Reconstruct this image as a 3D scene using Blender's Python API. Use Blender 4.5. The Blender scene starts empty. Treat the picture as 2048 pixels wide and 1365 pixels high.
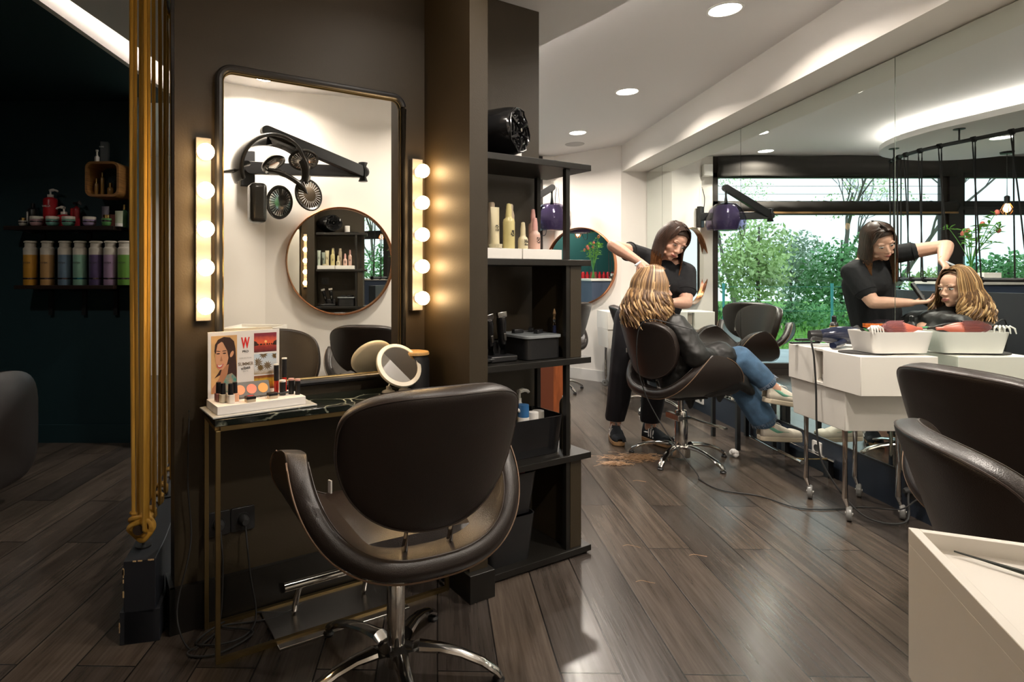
import bpy, bmesh, math, random
from mathutils import Vector, Matrix, Quaternion, noise
PI = math.pi
random.seed(7)
C = bpy.context.scene.collection
sc = bpy.context.scene

# ------------------------------------------------------------------ camera
# level camera with lens shift (cropped wide angle interior photograph)
F, CX, HY, H = 1160.0, 850.0, 550.0, 1.17
cam = bpy.data.cameras.new('camera'); cam_o = bpy.data.objects.new('camera', cam); C.objects.link(cam_o)
cam.sensor_width = 36.0; cam.lens = F / 2048 * 36.0
cam.shift_x = (1024 - CX) / 2048; cam.shift_y = -(682.5 - HY) / 2048
cam.clip_start = 0.05
cam_o.location = (0, 0, H); cam_o.rotation_euler = (PI / 2, 0, 0)
sc.camera = cam_o

# ------------------------------------------------------------------ view, world, daylight
sc.view_settings.view_transform = 'Standard'
sc.view_settings.look = 'None'
sc.view_settings.gamma = 1
sc.view_settings.use_curve_mapping = False
sc.view_settings.exposure = 0.45
w = bpy.data.worlds.new('overcast_sky'); sc.world = w; w.use_nodes = True
bg = w.node_tree.nodes['Background']; bg.inputs[0].default_value = (0.80, 0.91, 1.0, 1); bg.inputs[1].default_value = 1.4

def area(name, loc, rot, sx, sy, power, col, spread=180):
    l = bpy.data.lights.new(name, 'AREA'); l.shape = 'RECTANGLE'; l.size = sx; l.size_y = sy
    l.energy = power; l.color = col; l.spread = math.radians(spread)
    o = bpy.data.objects.new(name, l); C.objects.link(o); o.location = loc; o.rotation_euler = rot
    return o
# daylight arriving through the window wall (light portal for the sky)
po = area('window_portal', (-0.6, 6.9, 1.15), (-PI / 2, 0, 0), 4.0, 2.2, 1, (1, 1, 1)); po.data.cycles.is_portal = True
DOWN_COL = (1.0, 0.90, 0.79)
DOWN_POWER = 19.0
BULB_STRENGTH = 40.0
COVE_POWER = 2.6

# ------------------------------------------------------------------ helpers
def at(px, py, Y):
    return Vector(((px - CX) / F * Y, Y, H - (py - HY) / F * Y))
def fl(px, py, z=0.0):
    return at(px, py, F * (H - z) / (py - HY))

MATS = {}
def mat(name, col=(0.8, 0.8, 0.8), rough=0.5, metal=0.0, **kw):
    if name in MATS: return MATS[name]
    m = bpy.data.materials.new(name); m.use_nodes = True; MATS[name] = m
    nt = m.node_tree; b = nt.nodes['Principled BSDF']
    b.inputs['Base Color'].default_value = (*col, 1); b.inputs['Roughness'].default_value = rough
    b.inputs['Metallic'].default_value = metal
    if 'coat' in kw: b.inputs['Coat Weight'].default_value = kw['coat']; b.inputs['Coat Roughness'].default_value = kw.get('coat_rough', 0.1)
    if 'sheen' in kw: b.inputs['Sheen Weight'].default_value = kw['sheen']
    if 'trans' in kw: b.inputs['Transmission Weight'].default_value = kw['trans']; b.inputs['IOR'].default_value = kw.get('ior', 1.45)
    if 'spec' in kw: b.inputs['Specular IOR Level'].default_value = kw['spec']
    if 'sss' in kw:
        b.inputs['Subsurface Weight'].default_value = kw['sss']; b.inputs['Subsurface Radius'].default_value = (0.02, 0.008, 0.004)
    if 'emit' in kw:
        b.inputs['Emission Color'].default_value = (*kw.get('ecol', col), 1); b.inputs['Emission Strength'].default_value = kw['emit']
    sc_, amt, st = kw.get('var', (0, 0, None)) if len(kw.get('var', (0, 0, None))) == 3 else (*kw['var'], None)
    if amt:   # colour mottling
        tc = nt.nodes.new('ShaderNodeTexCoord'); n = nt.nodes.new('ShaderNodeTexNoise'); n.inputs['Scale'].default_value = sc_; n.inputs['Detail'].default_value = 6
        src = tc.outputs['Object']
        if st:
            mp = nt.nodes.new('ShaderNodeMapping'); mp.inputs['Scale'].default_value = st; nt.links.new(src, mp.inputs[0]); src = mp.outputs[0]
        nt.links.new(src, n.inputs['Vector'])
        r = nt.nodes.new('ShaderNodeValToRGB')
        r.color_ramp.elements[0].position = 0.3; r.color_ramp.elements[1].position = 0.7
        r.color_ramp.elements[0].color = (*[c * (1 - amt) for c in col], 1); r.color_ramp.elements[1].color = (*[min(1, c * (1 + amt)) for c in col], 1)
        if 'col2' in kw: r.color_ramp.elements[1].color = (*kw['col2'], 1); r.color_ramp.elements[0].color = (*col, 1)
        nt.links.new(n.outputs['Fac'], r.inputs[0]); nt.links.new(r.outputs[0], b.inputs['Base Color'])
    if 'bump' in kw:
        bs, ba = kw['bump'][:2]
        tc = nt.nodes.new('ShaderNodeTexCoord')
        if len(kw['bump']) > 2 and kw['bump'][2] == 'voronoi':
            n = nt.nodes.new('ShaderNodeTexVoronoi'); out = n.outputs['Distance']
        elif len(kw['bump']) > 2 and kw['bump'][2] == 'wave':
            n = nt.nodes.new('ShaderNodeTexWave'); n.bands_direction = 'DIAGONAL'; out = n.outputs['Fac']
        else:
            n = nt.nodes.new('ShaderNodeTexNoise'); out = n.outputs['Fac']
        n.inputs['Scale'].default_value = bs; nt.links.new(tc.outputs['Object'], n.inputs['Vector'])
        bp = nt.nodes.new('ShaderNodeBump'); bp.inputs['Strength'].default_value = ba; bp.inputs['Distance'].default_value = kw.get('bdist', 0.002)
        nt.links.new(out, bp.inputs['Height']); nt.links.new(bp.outputs[0], b.inputs['Normal'])
    return m

def frame_of(t, ref=None):
    t = t.normalized()
    r = ref or (Vector((0, 0, 1)) if abs(t.z) < 0.9 else Vector((1, 0, 0)))
    x = t.cross(r).normalized(); y = x.cross(t).normalized()
    return x, y

class MB:
    def __init__(s): s.bm = bmesh.new()
    def add(s, verts, faces, M=None):
        vs = [s.bm.verts.new((M @ Vector(v)) if M else Vector(v)) for v in verts]
        for f in faces:
            try: s.bm.faces.new([vs[i] for i in f])
            except ValueError: pass
        return vs
    def box(s, c, size, rz=0.0, M=None, taper=None):
        x, y, z = [a / 2 for a in size]; tx, ty = taper or (1, 1)
        v = [(-x * tx, -y * ty, -z), (x * tx, -y * ty, -z), (x * tx, y * ty, -z), (-x * tx, y * ty, -z), (-x, -y, z), (x, -y, z), (x, y, z), (-x, y, z)]
        m = Matrix.Translation(Vector(c)) @ Matrix.Rotation(rz, 4, 'Z')
        if M: m = M @ m
        s.add(v, [(0, 3, 2, 1), (4, 5, 6, 7), (0, 1, 5, 4), (1, 2, 6, 5), (2, 3, 7, 6), (3, 0, 4, 7)], m); return s
    def tube(s, pts, r, seg=8, closed=False, cap=True, flat=1.0, ref=None):
        pts = [Vector(p) for p in pts]; n = len(pts)
        rs = r if isinstance(r, (list, tuple)) else [r] * n
        rings = []; px = None
        for i, p in enumerate(pts):
            a = pts[(i - 1) % n] if (closed or i > 0) else p; b = pts[(i + 1) % n] if (closed or i < n - 1) else p
            t = (b - a)
            if t.length < 1e-9: t = Vector((0, 0, 1))
            t.normalize()
            if px is None: x, y = frame_of(t, ref)
            else:
                x = px - t * px.dot(t)
                if x.length < 1e-6: x, y = frame_of(t)
                x.normalize(); y = t.cross(x).normalized()
            px = x
            rings.append([s.bm.verts.new(p + x * (math.cos(2 * PI * k / seg) * rs[i]) + y * (math.sin(2 * PI * k / seg) * rs[i] * flat)) for k in range(seg)])
        m = n if closed else n - 1
        for i in range(m):
            A, B = rings[i], rings[(i + 1) % n]
            for k in range(seg):
                try: s.bm.faces.new((A[k], A[(k + 1) % seg], B[(k + 1) % seg], B[k]))
                except ValueError: pass
        if cap and not closed:
            try: s.bm.faces.new(rings[0][::-1]); s.bm.faces.new(rings[-1])
            except ValueError: pass
        return s
    def cyl(s, p0, p1, r0, r1=None, seg=24):
        return s.tube([p0, p1], [r0, r0 if r1 is None else r1], seg)
    def lathe(s, prof, c=(0, 0, 0), seg=24, M=None, sx=1.0, sy=1.0):
        m = Matrix.Translation(Vector(c)); m = (M @ m) if M else m
        rings = []
        for (r, z) in prof:
            if r < 1e-5: rings.append([s.bm.verts.new(m @ Vector((0, 0, z)))])
            else: rings.append([s.bm.verts.new(m @ Vector((r * sx * math.cos(2 * PI * k / seg), r * sy * math.sin(2 * PI * k / seg), z))) for k in range(seg)])
        for A, B in zip(rings, rings[1:]):
            for k in range(seg):
                a0, a1 = A[k % len(A)], A[(k + 1) % len(A)]; b0, b1 = B[k % len(B)], B[(k + 1) % len(B)]
                vs = [a0]
                if a1 is not a0: vs.append(a1)
                if b1 is not b0: vs += [b1, b0]
                else: vs.append(b0)
                if len(vs) > 2:
                    try: s.bm.faces.new(vs)
                    except ValueError: pass
        if len(rings[0]) > 1: s.bm.faces.new(rings[0][::-1])
        if len(rings[-1]) > 1: s.bm.faces.new(rings[-1])
        return s
    def ball(s, c, r, seg=16, sc=(1, 1, 1), M=None):
        m = Matrix.Translation(Vector(c)) @ Matrix.Diagonal((r * sc[0], r * sc[1], r * sc[2], 1))
        if M: m = M @ m
        bmesh.ops.create_uvsphere(s.bm, u_segments=seg, v_segments=max(6, seg // 2), radius=1, matrix=m); return s
    def prism(s, out, z0, z1, M=None):
        n = len(out)
        v = [(x, y, z0) for x, y in out] + [(x, y, z1) for x, y in out]
        f = [tuple(range(n))[::-1], tuple(range(n, 2 * n))] + [(i, (i + 1) % n, n + (i + 1) % n, n + i) for i in range(n)]
        s.add(v, f, M); return s
    def grid(s, fn, nu, nv, closed_u=False):
        V = [[s.bm.verts.new(Vector(fn(i / (nu if closed_u else nu), j / nv))) for i in range(nu if closed_u else nu + 1)] for j in range(nv + 1)]
        L = len(V[0])
        for j in range(nv):
            for i in range(nu):
                try: s.bm.faces.new((V[j][i], V[j][(i + 1) % L], V[j + 1][(i + 1) % L], V[j + 1][i]))
                except ValueError: pass
        return s
    def capsule(s, p0, r0, p1, r1, sub=2):
        b = bmesh.new()
        bmesh.ops.create_icosphere(b, subdivisions=sub, radius=r0, matrix=Matrix.Translation(Vector(p0)))
        bmesh.ops.create_icosphere(b, subdivisions=sub, radius=r1, matrix=Matrix.Translation(Vector(p1)))
        r = bmesh.ops.convex_hull(b, input=b.verts)
        bmesh.ops.delete(b, geom=[v for v in b.verts if not v.link_faces], context='VERTS')
        ix = {v: i for i, v in enumerate(b.verts)}
        s.add([v.co.copy() for v in b.verts], [[ix[v] for v in f.verts] for f in b.faces]); b.free(); return s
    def build(s, name, m, parent=None, smooth=True, bevel=0, solid=0, sub=0, angle=35, recalc=True, bseg=2, off=0):
        if recalc: bmesh.ops.recalc_face_normals(s.bm, faces=s.bm.faces)
        me = bpy.data.meshes.new(name); s.bm.to_mesh(me); s.bm.free()
        o = bpy.data.objects.new(name, me); C.objects.link(o)
        if isinstance(m, (list, tuple)):
            for q in m: me.materials.append(q)
        elif m: me.materials.append(m)
        if parent: o.parent = parent
        if solid:
            md = o.modifiers.new('solid', 'SOLIDIFY'); md.thickness = solid; md.offset = off
        if bevel:
            md = o.modifiers.new('bevel', 'BEVEL'); md.width = bevel; md.segments = bseg; md.limit_method = 'ANGLE'; md.angle_limit = math.radians(40)
        if sub:
            md = o.modifiers.new('sub', 'SUBSURF'); md.levels = sub; md.render_levels = sub
        if smooth:
            for p in me.polygons: p.use_smooth = True
            try: me.set_sharp_from_angle(angle=math.radians(angle))
            except Exception: pass
            if bevel or solid:
                for p in me.polygons: p.use_smooth = True
        return o

def thing(name, label, cat, loc=(0, 0, 0), rotz=0.0, group=None):
    o = bpy.data.objects.new(name, None); C.objects.link(o); o.empty_display_size = 0.1
    o.location = loc; o.rotation_euler = (0, 0, rotz); o['label'] = label; o['category'] = cat
    if group: o['group'] = group
    return o
def tag(o, label, cat, group=None, kind=None):
    o['label'] = label; o['category'] = cat
    if group: o['group'] = group
    if kind: o['kind'] = kind
    return o
def struct(o, label, cat):
    o['kind'] = 'structure'; o['label'] = label; o['category'] = cat; return o
def dup(root, loc, rotz, label, group=None):
    def cp(o, par):
        c = o.copy(); C.objects.link(c); c.parent = par
        for ch in list(o.children): cp(ch, c)
        return c
    r = cp(root, None); r.location = loc; r.rotation_euler = (0, 0, rotz); r['label'] = label
    if group: r['group'] = group
    return r
def text(s, size, M, m, name, parent, ext=0.0003, sx=1.0, bold=0.0):
    cu = bpy.data.curves.new(name, 'FONT'); cu.body = s; cu.size = size; cu.extrude = ext; cu.align_x = 'CENTER'; cu.align_y = 'CENTER'
    cu.resolution_u = 3; cu.offset = bold
    t = bpy.data.objects.new(name, cu); C.objects.link(t)
    dg = bpy.context.evaluated_depsgraph_get(); me = bpy.data.meshes.new_from_object(t.evaluated_get(dg))
    bpy.data.objects.remove(t)
    me.transform(M @ Matrix.Diagonal((sx, 1, 1, 1))); me.materials.clear(); me.materials.append(m); me.name = name
    o = bpy.data.objects.new(name, me); C.objects.link(o); o.parent = parent
    return o
def spline(P, n=8, closed=False):
    P = [Vector(p) for p in P]; out = []; m = len(P); rng = m if closed else m - 1
    for i in range(rng):
        p1, p2 = P[i % m], P[(i + 1) % m]
        p0 = P[(i - 1) % m] if (closed or i > 0) else p1 * 2 - p2
        p3 = P[(i + 2) % m] if (closed or i < m - 2) else p2 * 2 - p1
        for k in range(n):
            t = k / n
            out.append(0.5 * ((2 * p1) + (p2 - p0) * t + (2 * p0 - 5 * p1 + 4 * p2 - p3) * t * t + (3 * p1 - p0 - 3 * p2 + p3) * t ** 3))
    if not closed: out.append(P[-1])
    return out
def rrect(w, h, r, n=6):
    o = []
    for cx, cy, a in ((w / 2 - r, h / 2 - r, 0), (-w / 2 + r, h / 2 - r, 90), (-w / 2 + r, -h / 2 + r, 180), (w / 2 - r, -h / 2 + r, 270)):
        for k in range(n + 1):
            t = math.radians(a + 90 * k / n); o.append((cx + r * math.cos(t), cy + r * math.sin(t)))
    return o

# ------------------------------------------------------------------ materials
black_paint = mat('satin_black_brown_paint', (0.031, 0.0215, 0.0095), 0.55, spec=0.45, bump=(160, 0.15))
shelf_black = mat('black_lacquered_metal', (0.009, 0.008, 0.0065), 0.38)
teal_paint = mat('dark_teal_paint', (0.0055, 0.03, 0.038), 0.6, bump=(60, 0.2))
white_paint = mat('white_wall_paint', (0.76, 0.72, 0.67), 0.7, bump=(90, 0.08))
ceil_paint = mat('white_ceiling_paint', (0.80, 0.78, 0.77), 0.8)
white_lac = mat('white_lacquer', (0.80, 0.77, 0.71), 0.35)
leather = mat('dark_brown_leather', (0.021, 0.0145, 0.012), 0.36, bump=(420, 0.25, 'voronoi'), bdist=0.0012)
leather_in = leather
piping_m = mat('leather_piping', (0.045, 0.032, 0.026), 0.4)
stitch_m = mat('tan_stitching', (0.20, 0.12, 0.07), 0.6)
chrome = mat('polished_chrome', (0.78, 0.76, 0.73), 0.13, 1.0)
brushed = mat('brushed_aluminium', (0.62, 0.60, 0.57), 0.27, 1.0)
black_metal = mat('black_powder_metal', (0.012, 0.012, 0.013), 0.4)
black_plastic = mat('black_plastic', (0.013, 0.013, 0.014), 0.32)
black_rubber = mat('black_rubber', (0.02, 0.02, 0.02), 0.6)
brass = mat('aged_brass', (0.30, 0.22, 0.10), 0.38, 1.0)
copper = mat('copper_rim', (0.62, 0.27, 0.13), 0.25, 1.0)
mirror_m = mat('silvered_mirror', (0.84, 0.90, 0.87), 0.0, 1.0)
mirror_w = mat('silvered_mirror_clear', (0.90, 0.90, 0.86), 0.0, 1.0)
rope_gold = mat('gold_braided_rope', (0.62, 0.34, 0.035), 0.6, bump=(150, 0.9, 'wave'), bdist=0.004)
rope_black = mat('black_braided_rope', (0.010, 0.009, 0.009), 0.8, bump=(150, 0.9, 'wave'), bdist=0.003)
navy_wall = mat('navy_kickboard_paint', (0.016, 0.024, 0.040), 0.45)
white_pl = mat('white_plastic', (0.82, 0.80, 0.76), 0.35)
white_card = mat('white_card', (0.84, 0.81, 0.78), 0.5)
bamboo = mat('pale_bamboo', (0.55, 0.33, 0.12), 0.5, var=(14, 0.2, (1, 8, 1)))
oak = mat('honey_oak', (0.33, 0.16, 0.045), 0.5, var=(9, 0.3, (1, 1, 12)))
redwood = mat('orange_stained_wood', (0.33, 0.085, 0.022), 0.45, var=(6, 0.35, (8, 8, 1)))
gold_m = mat('gold_foil', (0.62, 0.42, 0.16), 0.25, 1.0)
red_pl = mat('red_plastic', (0.45, 0.012, 0.02), 0.3)
pink_pl = mat('pink_plastic', (0.62, 0.33, 0.30), 0.4)
blind_m = mat('charcoal_blind_fabric', (0.025, 0.021, 0.018), 0.9)
frame_dark = mat('dark_bronze_window_frame', (0.03, 0.022, 0.018), 0.45)
lamp_lens = mat('downlight_lens', (1, 1, 1), 0.5, emit=14.0, ecol=(1.0, 0.93, 0.84))
bulb_m = mat('frosted_bulb', (1, 1, 1), 0.5, emit=BULB_STRENGTH, ecol=(1.0, 0.64, 0.30))

def glass_mat(name, tint=(1, 1, 1), fac=None, rough=0.02):
    m = bpy.data.materials.new(name); m.use_nodes = True; nt = m.node_tree; nt.nodes.clear()
    out = nt.nodes.new('ShaderNodeOutputMaterial'); mx = nt.nodes.new('ShaderNodeMixShader'); tr = nt.nodes.new('ShaderNodeBsdfTransparent')
    gl = nt.nodes.new('ShaderNodeBsdfGlossy'); gl.inputs['Roughness'].default_value = rough
    tr.inputs[0].default_value = (*tint, 1)
    fr = nt.nodes.new('ShaderNodeFresnel'); fr.inputs[0].default_value = 1.45
    ge = nt.nodes.new('ShaderNodeNewGeometry'); inv_ = nt.nodes.new('ShaderNodeMath'); inv_.operation = 'SUBTRACT'; inv_.inputs[0].default_value = 1.0
    nt.links.new(ge.outputs['Backfacing'], inv_.inputs[1]); mu = nt.nodes.new('ShaderNodeMath'); mu.operation = 'MULTIPLY'
    nt.links.new(fr.outputs[0], mu.inputs[0]); nt.links.new(inv_.outputs[0], mu.inputs[1])
    nt.links.new(mu.outputs[0], mx.inputs[0]); nt.links.new(tr.outputs[0], mx.inputs[1]); nt.links.new(gl.outputs[0], mx.inputs[2]); nt.links.new(mx.outputs[0], out.inputs[0])
    MATS[name] = m; return m
pane_glass = glass_mat('window_glass', (0.93, 0.98, 0.96))
clear_glass = glass_mat('clear_glass', (0.86, 0.93, 0.92))
smoke_purple = glass_mat('smoked_purple_acrylic', (0.70, 0.67, 0.76), rough=0.05)
lens_glass = glass_mat('ribbed_lens_glass', (0.75, 0.75, 0.78), rough=0.15)

def wood_floor():
    m = bpy.data.materials.new('dark_oak_plank_floor'); m.use_nodes = True; nt = m.node_tree; N = nt.nodes; L = nt.links; b = N['Principled BSDF']
    tc = N.new('ShaderNodeTexCoord'); mp = N.new('ShaderNodeMapping'); mp.inputs['Rotation'].default_value = (0, 0, PI / 2 + 0.0215)
    L.new(tc.outputs['Object'], mp.inputs[0])
    br = N.new('ShaderNodeTexBrick'); br.offset = 0.37; br.inputs['Scale'].default_value = 1
    br.inputs['Brick Width'].default_value = 1.25; br.inputs['Row Height'].default_value = 0.18; br.inputs['Mortar Size'].default_value = 0.0030; br.inputs['Mortar Smooth'].default_value = 0.4
    br.inputs['Color1'].default_value = (0.0, 0.0, 0.0, 1); br.inputs['Color2'].default_value = (1, 1, 1, 1); br.inputs['Mortar'].default_value = (0.5, 0.5, 0.5, 1); br.inputs['Bias'].default_value = 0
    L.new(mp.outputs[0], br.inputs['Vector'])
    # grain along the planks, shifted per plank
    m2 = N.new('ShaderNodeMapping'); m2.inputs['Scale'].default_value = (0.9, 11, 1); L.new(mp.outputs[0], m2.inputs[0])
    add = N.new('ShaderNodeVectorMath'); add.operation = 'ADD'; sc3 = N.new('ShaderNodeVectorMath'); sc3.operation = 'SCALE'; sc3.inputs[3].default_value = 17
    L.new(br.outputs['Color'], sc3.inputs[0]); L.new(m2.outputs[0], add.inputs[0]); L.new(sc3.outputs[0], add.inputs[1])
    n1 = N.new('ShaderNodeTexNoise'); n1.inputs['Scale'].default_value = 1.6; n1.inputs['Detail'].default_value = 9; n1.inputs['Roughness'].default_value = 0.62; n1.inputs['Distortion'].default_value = 0.9
    L.new(add.outputs[0], n1.inputs['Vector'])
    m3 = N.new('ShaderNodeMapping'); m3.inputs['Scale'].default_value = (2.0, 60, 1); L.new(mp.outputs[0], m3.inputs[0])
    n2 = N.new('ShaderNodeTexNoise'); n2.inputs['Scale'].default_value = 2.2; n2.inputs['Detail'].default_value = 5; L.new(m3.outputs[0], n2.inputs['Vector'])
    mixf = N.new('ShaderNodeMath'); mixf.operation = 'MULTIPLY_ADD'; mixf.inputs[1].default_value = 0.30; L.new(n2.outputs['Fac'], mixf.inputs[0])
    h = N.new('ShaderNodeMath'); h.operation = 'MULTIPLY'; h.inputs[1].default_value = 0.76; L.new(n1.outputs['Fac'], h.inputs[0]); L.new(h.outputs[0], mixf.inputs[2])
    r = N.new('ShaderNodeValToRGB'); e = r.color_ramp.elements
    e[0].position = 0.36; e[0].color = (0.034, 0.027, 0.022, 1); e[1].position = 0.70; e[1].color = (0.092, 0.076, 0.064, 1)
    L.new(mixf.outputs[0], r.inputs[0])
    hs = N.new('ShaderNodeMix'); hs.data_type = 'RGBA'; hs.blend_type = 'MULTIPLY'; hs.inputs[0].default_value = 1
    rr = N.new('ShaderNodeValToRGB'); rr.color_ramp.elements[0].color = (0.66, 0.66, 0.69, 1); rr.color_ramp.elements[1].color = (1.25, 1.18, 1.1, 1)
    L.new(br.outputs['Color'], rr.inputs[0]); L.new(r.outputs[0], hs.inputs[6]); L.new(rr.outputs[0], hs.inputs[7])
    mm = N.new('ShaderNodeMix'); mm.data_type = 'RGBA'; L.new(br.outputs['Fac'], mm.inputs[0]); L.new(hs.outputs[2], mm.inputs[6]); mm.inputs[7].default_value = (0.010, 0.008, 0.007, 1)
    L.new(mm.outputs[2], b.inputs['Base Color'])
    rm = N.new('ShaderNodeMapRange'); rm.inputs[3].default_value = 0.15; rm.inputs[4].default_value = 0.31; L.new(n2.outputs['Fac'], rm.inputs[0]); L.new(rm.outputs[0], b.inputs['Roughness'])
    bp = N.new('ShaderNodeBump'); bp.inputs['Strength'].default_value = 0.35; bp.inputs['Distance'].default_value = 0.0015
    sub = N.new('ShaderNodeMath'); sub.operation = 'SUBTRACT'; L.new(mixf.outputs[0], sub.inputs[0]); L.new(br.outputs['Fac'], sub.inputs[1]); L.new(sub.outputs[0], bp.inputs['Height']); L.new(bp.outputs[0], b.inputs['Normal'])
    return m
floor_m = wood_floor()

def marble():
    m = bpy.data.materials.new('black_green_marble'); m.use_nodes = True; nt = m.node_tree; N = nt.nodes; L = nt.links; b = N['Principled BSDF']
    tc = N.new('ShaderNodeTexCoord'); n0 = N.new('ShaderNodeTexNoise'); n0.inputs['Scale'].default_value = 5; n0.inputs['Detail'].default_value = 8
    L.new(tc.outputs['Object'], n0.inputs['Vector'])
    mx = N.new('ShaderNodeMix'); mx.data_type = 'RGBA'; mx.inputs[0].default_value = 0.22; L.new(tc.outputs['Object'], mx.inputs[6]); L.new(n0.outputs['Color'], mx.inputs[7])
    v = N.new('ShaderNodeTexVoronoi'); v.feature = 'DISTANCE_TO_EDGE'; v.inputs['Scale'].default_value = 9; L.new(mx.outputs[2], v.inputs['Vector'])
    r = N.new('ShaderNodeValToRGB'); e = r.color_ramp.elements; e[0].position = 0.0; e[0].color = (0.45, 0.47, 0.36, 1); e[1].position = 0.035; e[1].color = (0.008, 0.011, 0.009, 1)
    L.new(v.outputs['Distance'], r.inputs[0])
    n2 = N.new('ShaderNodeTexNoise'); n2.inputs['Scale'].default_value = 7; L.new(tc.outputs['Object'], n2.inputs['Vector'])
    r2 = N.new('ShaderNodeValToRGB'); r2.color_ramp.elements[0].position = 0.48; r2.color_ramp.elements[1].position = 0.62; L.new(n2.outputs['Fac'], r2.inputs[0])
    m3 = N.new('ShaderNodeMix'); m3.data_type = 'RGBA'; L.new(r2.outputs[0], m3.inputs[0]); m3.inputs[6].default_value = (0.008, 0.011, 0.009, 1); L.new(r.outputs[0], m3.inputs[7])
    L.new(m3.outputs[2], b.inputs['Base Color']); b.inputs['Roughness'].default_value = 0.13
    return m
marble_m = marble()
# ------------------------------------------------------------------ the room
MX = 2.36          # mirror wall
WY = 6.75          # window wall
CZ = 2.55          # ceiling
CLZ = 2.38         # hanging ceiling cloud, underside
def slab(name, m, pts, z0, z1, label, cat, parent=None, bevel=0):
    o = MB().prism(pts, z0, z1).build(name, m, parent, smooth=False, bevel=bevel)
    return o if parent else struct(o, label, cat)
def wallseg(name, m, a, b, th, z0, z1, label, cat='wall', side=1, parent=None):
    a = Vector(a); b = Vector(b); d = (b - a).normalized(); n = Vector((-d.y, d.x)) * th * side
    return slab(name, m, [tuple(a), tuple(b), tuple(b + n), tuple(a + n)], z0, z1, label, cat, parent)

slab('floor', floor_m, [(-4.2, -1.7), (2.9, -1.7), (2.9, WY + 0.1), (-4.2, WY + 0.1)], -0.06, 0, 'dark grey-brown wood plank floor running through the salon', 'floor')
slab('ceiling', ceil_paint, [(-1.705, -1.7), (2.9, -1.7), (2.9, WY + 0.1), (-4.2, WY + 0.1), (-4.2, 4.09), (-1.705, 4.09)], CZ, CZ + 0.08, 'flat white ceiling with recessed downlights', 'ceiling')
slab('ceiling_teal', teal_paint, [(-4.2, -1.7), (-1.73, -1.7), (-1.73, 4.08), (-4.2, 4.08)], CLZ, CLZ + 0.3, 'lower dark teal ceiling over the product corner on the left', 'ceiling')
slab('trim_1', white_paint, [(-1.73, -1.7), (-1.70, -1.7), (-1.70, 4.08), (-1.73, 4.08)], CLZ, CZ + 0.02, 'white vertical fascia between the teal ceiling and the white ceiling', 'ceiling trim')
slab('wall_mirror_side', white_paint, [(MX + 0.012, 1.12), (MX + 0.2, 1.12), (MX + 0.2, WY), (MX + 0.012, WY)], 0, CZ, 'white wall behind the mirror panels on the right', 'wall')
slab('trim_2', white_paint, [(2.10, 0.9), (MX + 0.012, 0.9), (MX + 0.012, 6.20), (2.10, 6.20)], 2.27, CZ, 'white soffit running above the mirror panels', 'soffit')
slab('baseboard_mirror_side', navy_wall, [(MX - 0.004, 1.12), (MX + 0.012, 1.12), (MX + 0.012, 6.18), (MX - 0.004, 6.18)], 0, 0.195, 'dark navy kickboard below the mirror panels', 'kickboard')
slab('trim_3', black_metal, [(MX - 0.006, 1.12), (MX + 0.012, 1.12), (MX + 0.012, 6.18), (MX - 0.006, 6.18)], 0.195, 0.203, 'thin black metal ledge carrying the mirror panels', 'ledge')
# pier and slanted far wall
slab('wall_pier', white_paint, [(2.09, 6.18), (MX + 0.1, 6.18), (MX + 0.1, 6.5), (2.09, 6.5)], 0, CZ, 'white pier closing the far end of the mirror wall', 'wall')
FW0, FW1 = Vector((2.09, 6.18)), Vector((1.50, 6.75))
wallseg('wall_far', white_paint, FW0, FW1, 0.2, 0, CZ, 'slanted white far wall carrying a round copper-rimmed mirror', side=-1)
wallseg('baseboard_far', mat('white_baseboard_paint', (0.74, 0.72, 0.69), 0.4), FW0 + Vector((-0.009, -0.009)), FW1 + Vector((-0.009, -0.009)), 0.02, 0, 0.12, 'white baseboard along the slanted far wall', 'baseboard', side=-1)
wallseg('wall_jamb', white_paint, (1.53, WY), (1.37, WY), 0.2, 0, CZ, 'narrow white wall between the far wall and the window', side=-1)
# mirror panels (three panes with seams)
SEAM = [1.225, 2.912, 4.335, 5.77, 6.175]
for i, (a, b) in enumerate(zip(SEAM, SEAM[1:])):
    o = MB().box((MX + 0.005, (a + b) / 2, (0.203 + 2.262) / 2), (0.01, b - a - 0.004, 2.262 - 0.203)).build('wall_mirror', mirror_m, None, smooth=False)
    tag(o, ['large wall mirror panel nearest the camera, right of the right-hand seam', 'wall mirror panel reflecting the standing hairdresser, between the two middle seams', 'wall mirror panel behind the seated client, left of the middle seam', 'narrow wall mirror panel beside the far pier'][i], 'mirror', 'mirror panels along the right wall')
# walls opposite the dressing table (seen in its mirror) and behind the camera
OS = Vector((-0.818, 1.894)); U = Vector((0.8660, 0.5)); Nn = Vector((0.5, -0.8660))
def st(s, d): return OS + U * s + Nn * d
def st3(s, d, z): p = st(s, d); return Vector((p.x, p.y, z))
wallseg('wall_right', white_paint, st(0.89, 2.305), st(2.47, 1.945), 0.15, 0, CZ, 'white wall opposite the dressing table with a round mirror', side=-1)
wallseg('wall_corner', white_paint, st(-0.02, 2.27), st(0.89, 2.305), 0.15, 0, CZ, 'white wall left of the corner, seen in the dressing table mirror', side=-1)
slab('wall_back', white_paint, [(-4.2, -1.8), (0.6, -1.8), (0.6, -1.7), (-4.2, -1.7)], 0, CZ, 'white wall behind the camera', 'wall')
slab('wall_back_side', white_paint, [(0.34, -1.7), (0.44, -1.7), (0.44, -0.06), (0.34, -0.06)], 0, CZ, 'white wall to the right behind the camera', 'wall')
slab('wall_left', teal_paint, [(-4.2, -1.7), (-4.1, -1.7), (-4.1, 4.05), (-4.2, 4.05)], 0, CLZ + 0.02, 'dark teal left wall', 'wall')
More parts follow.
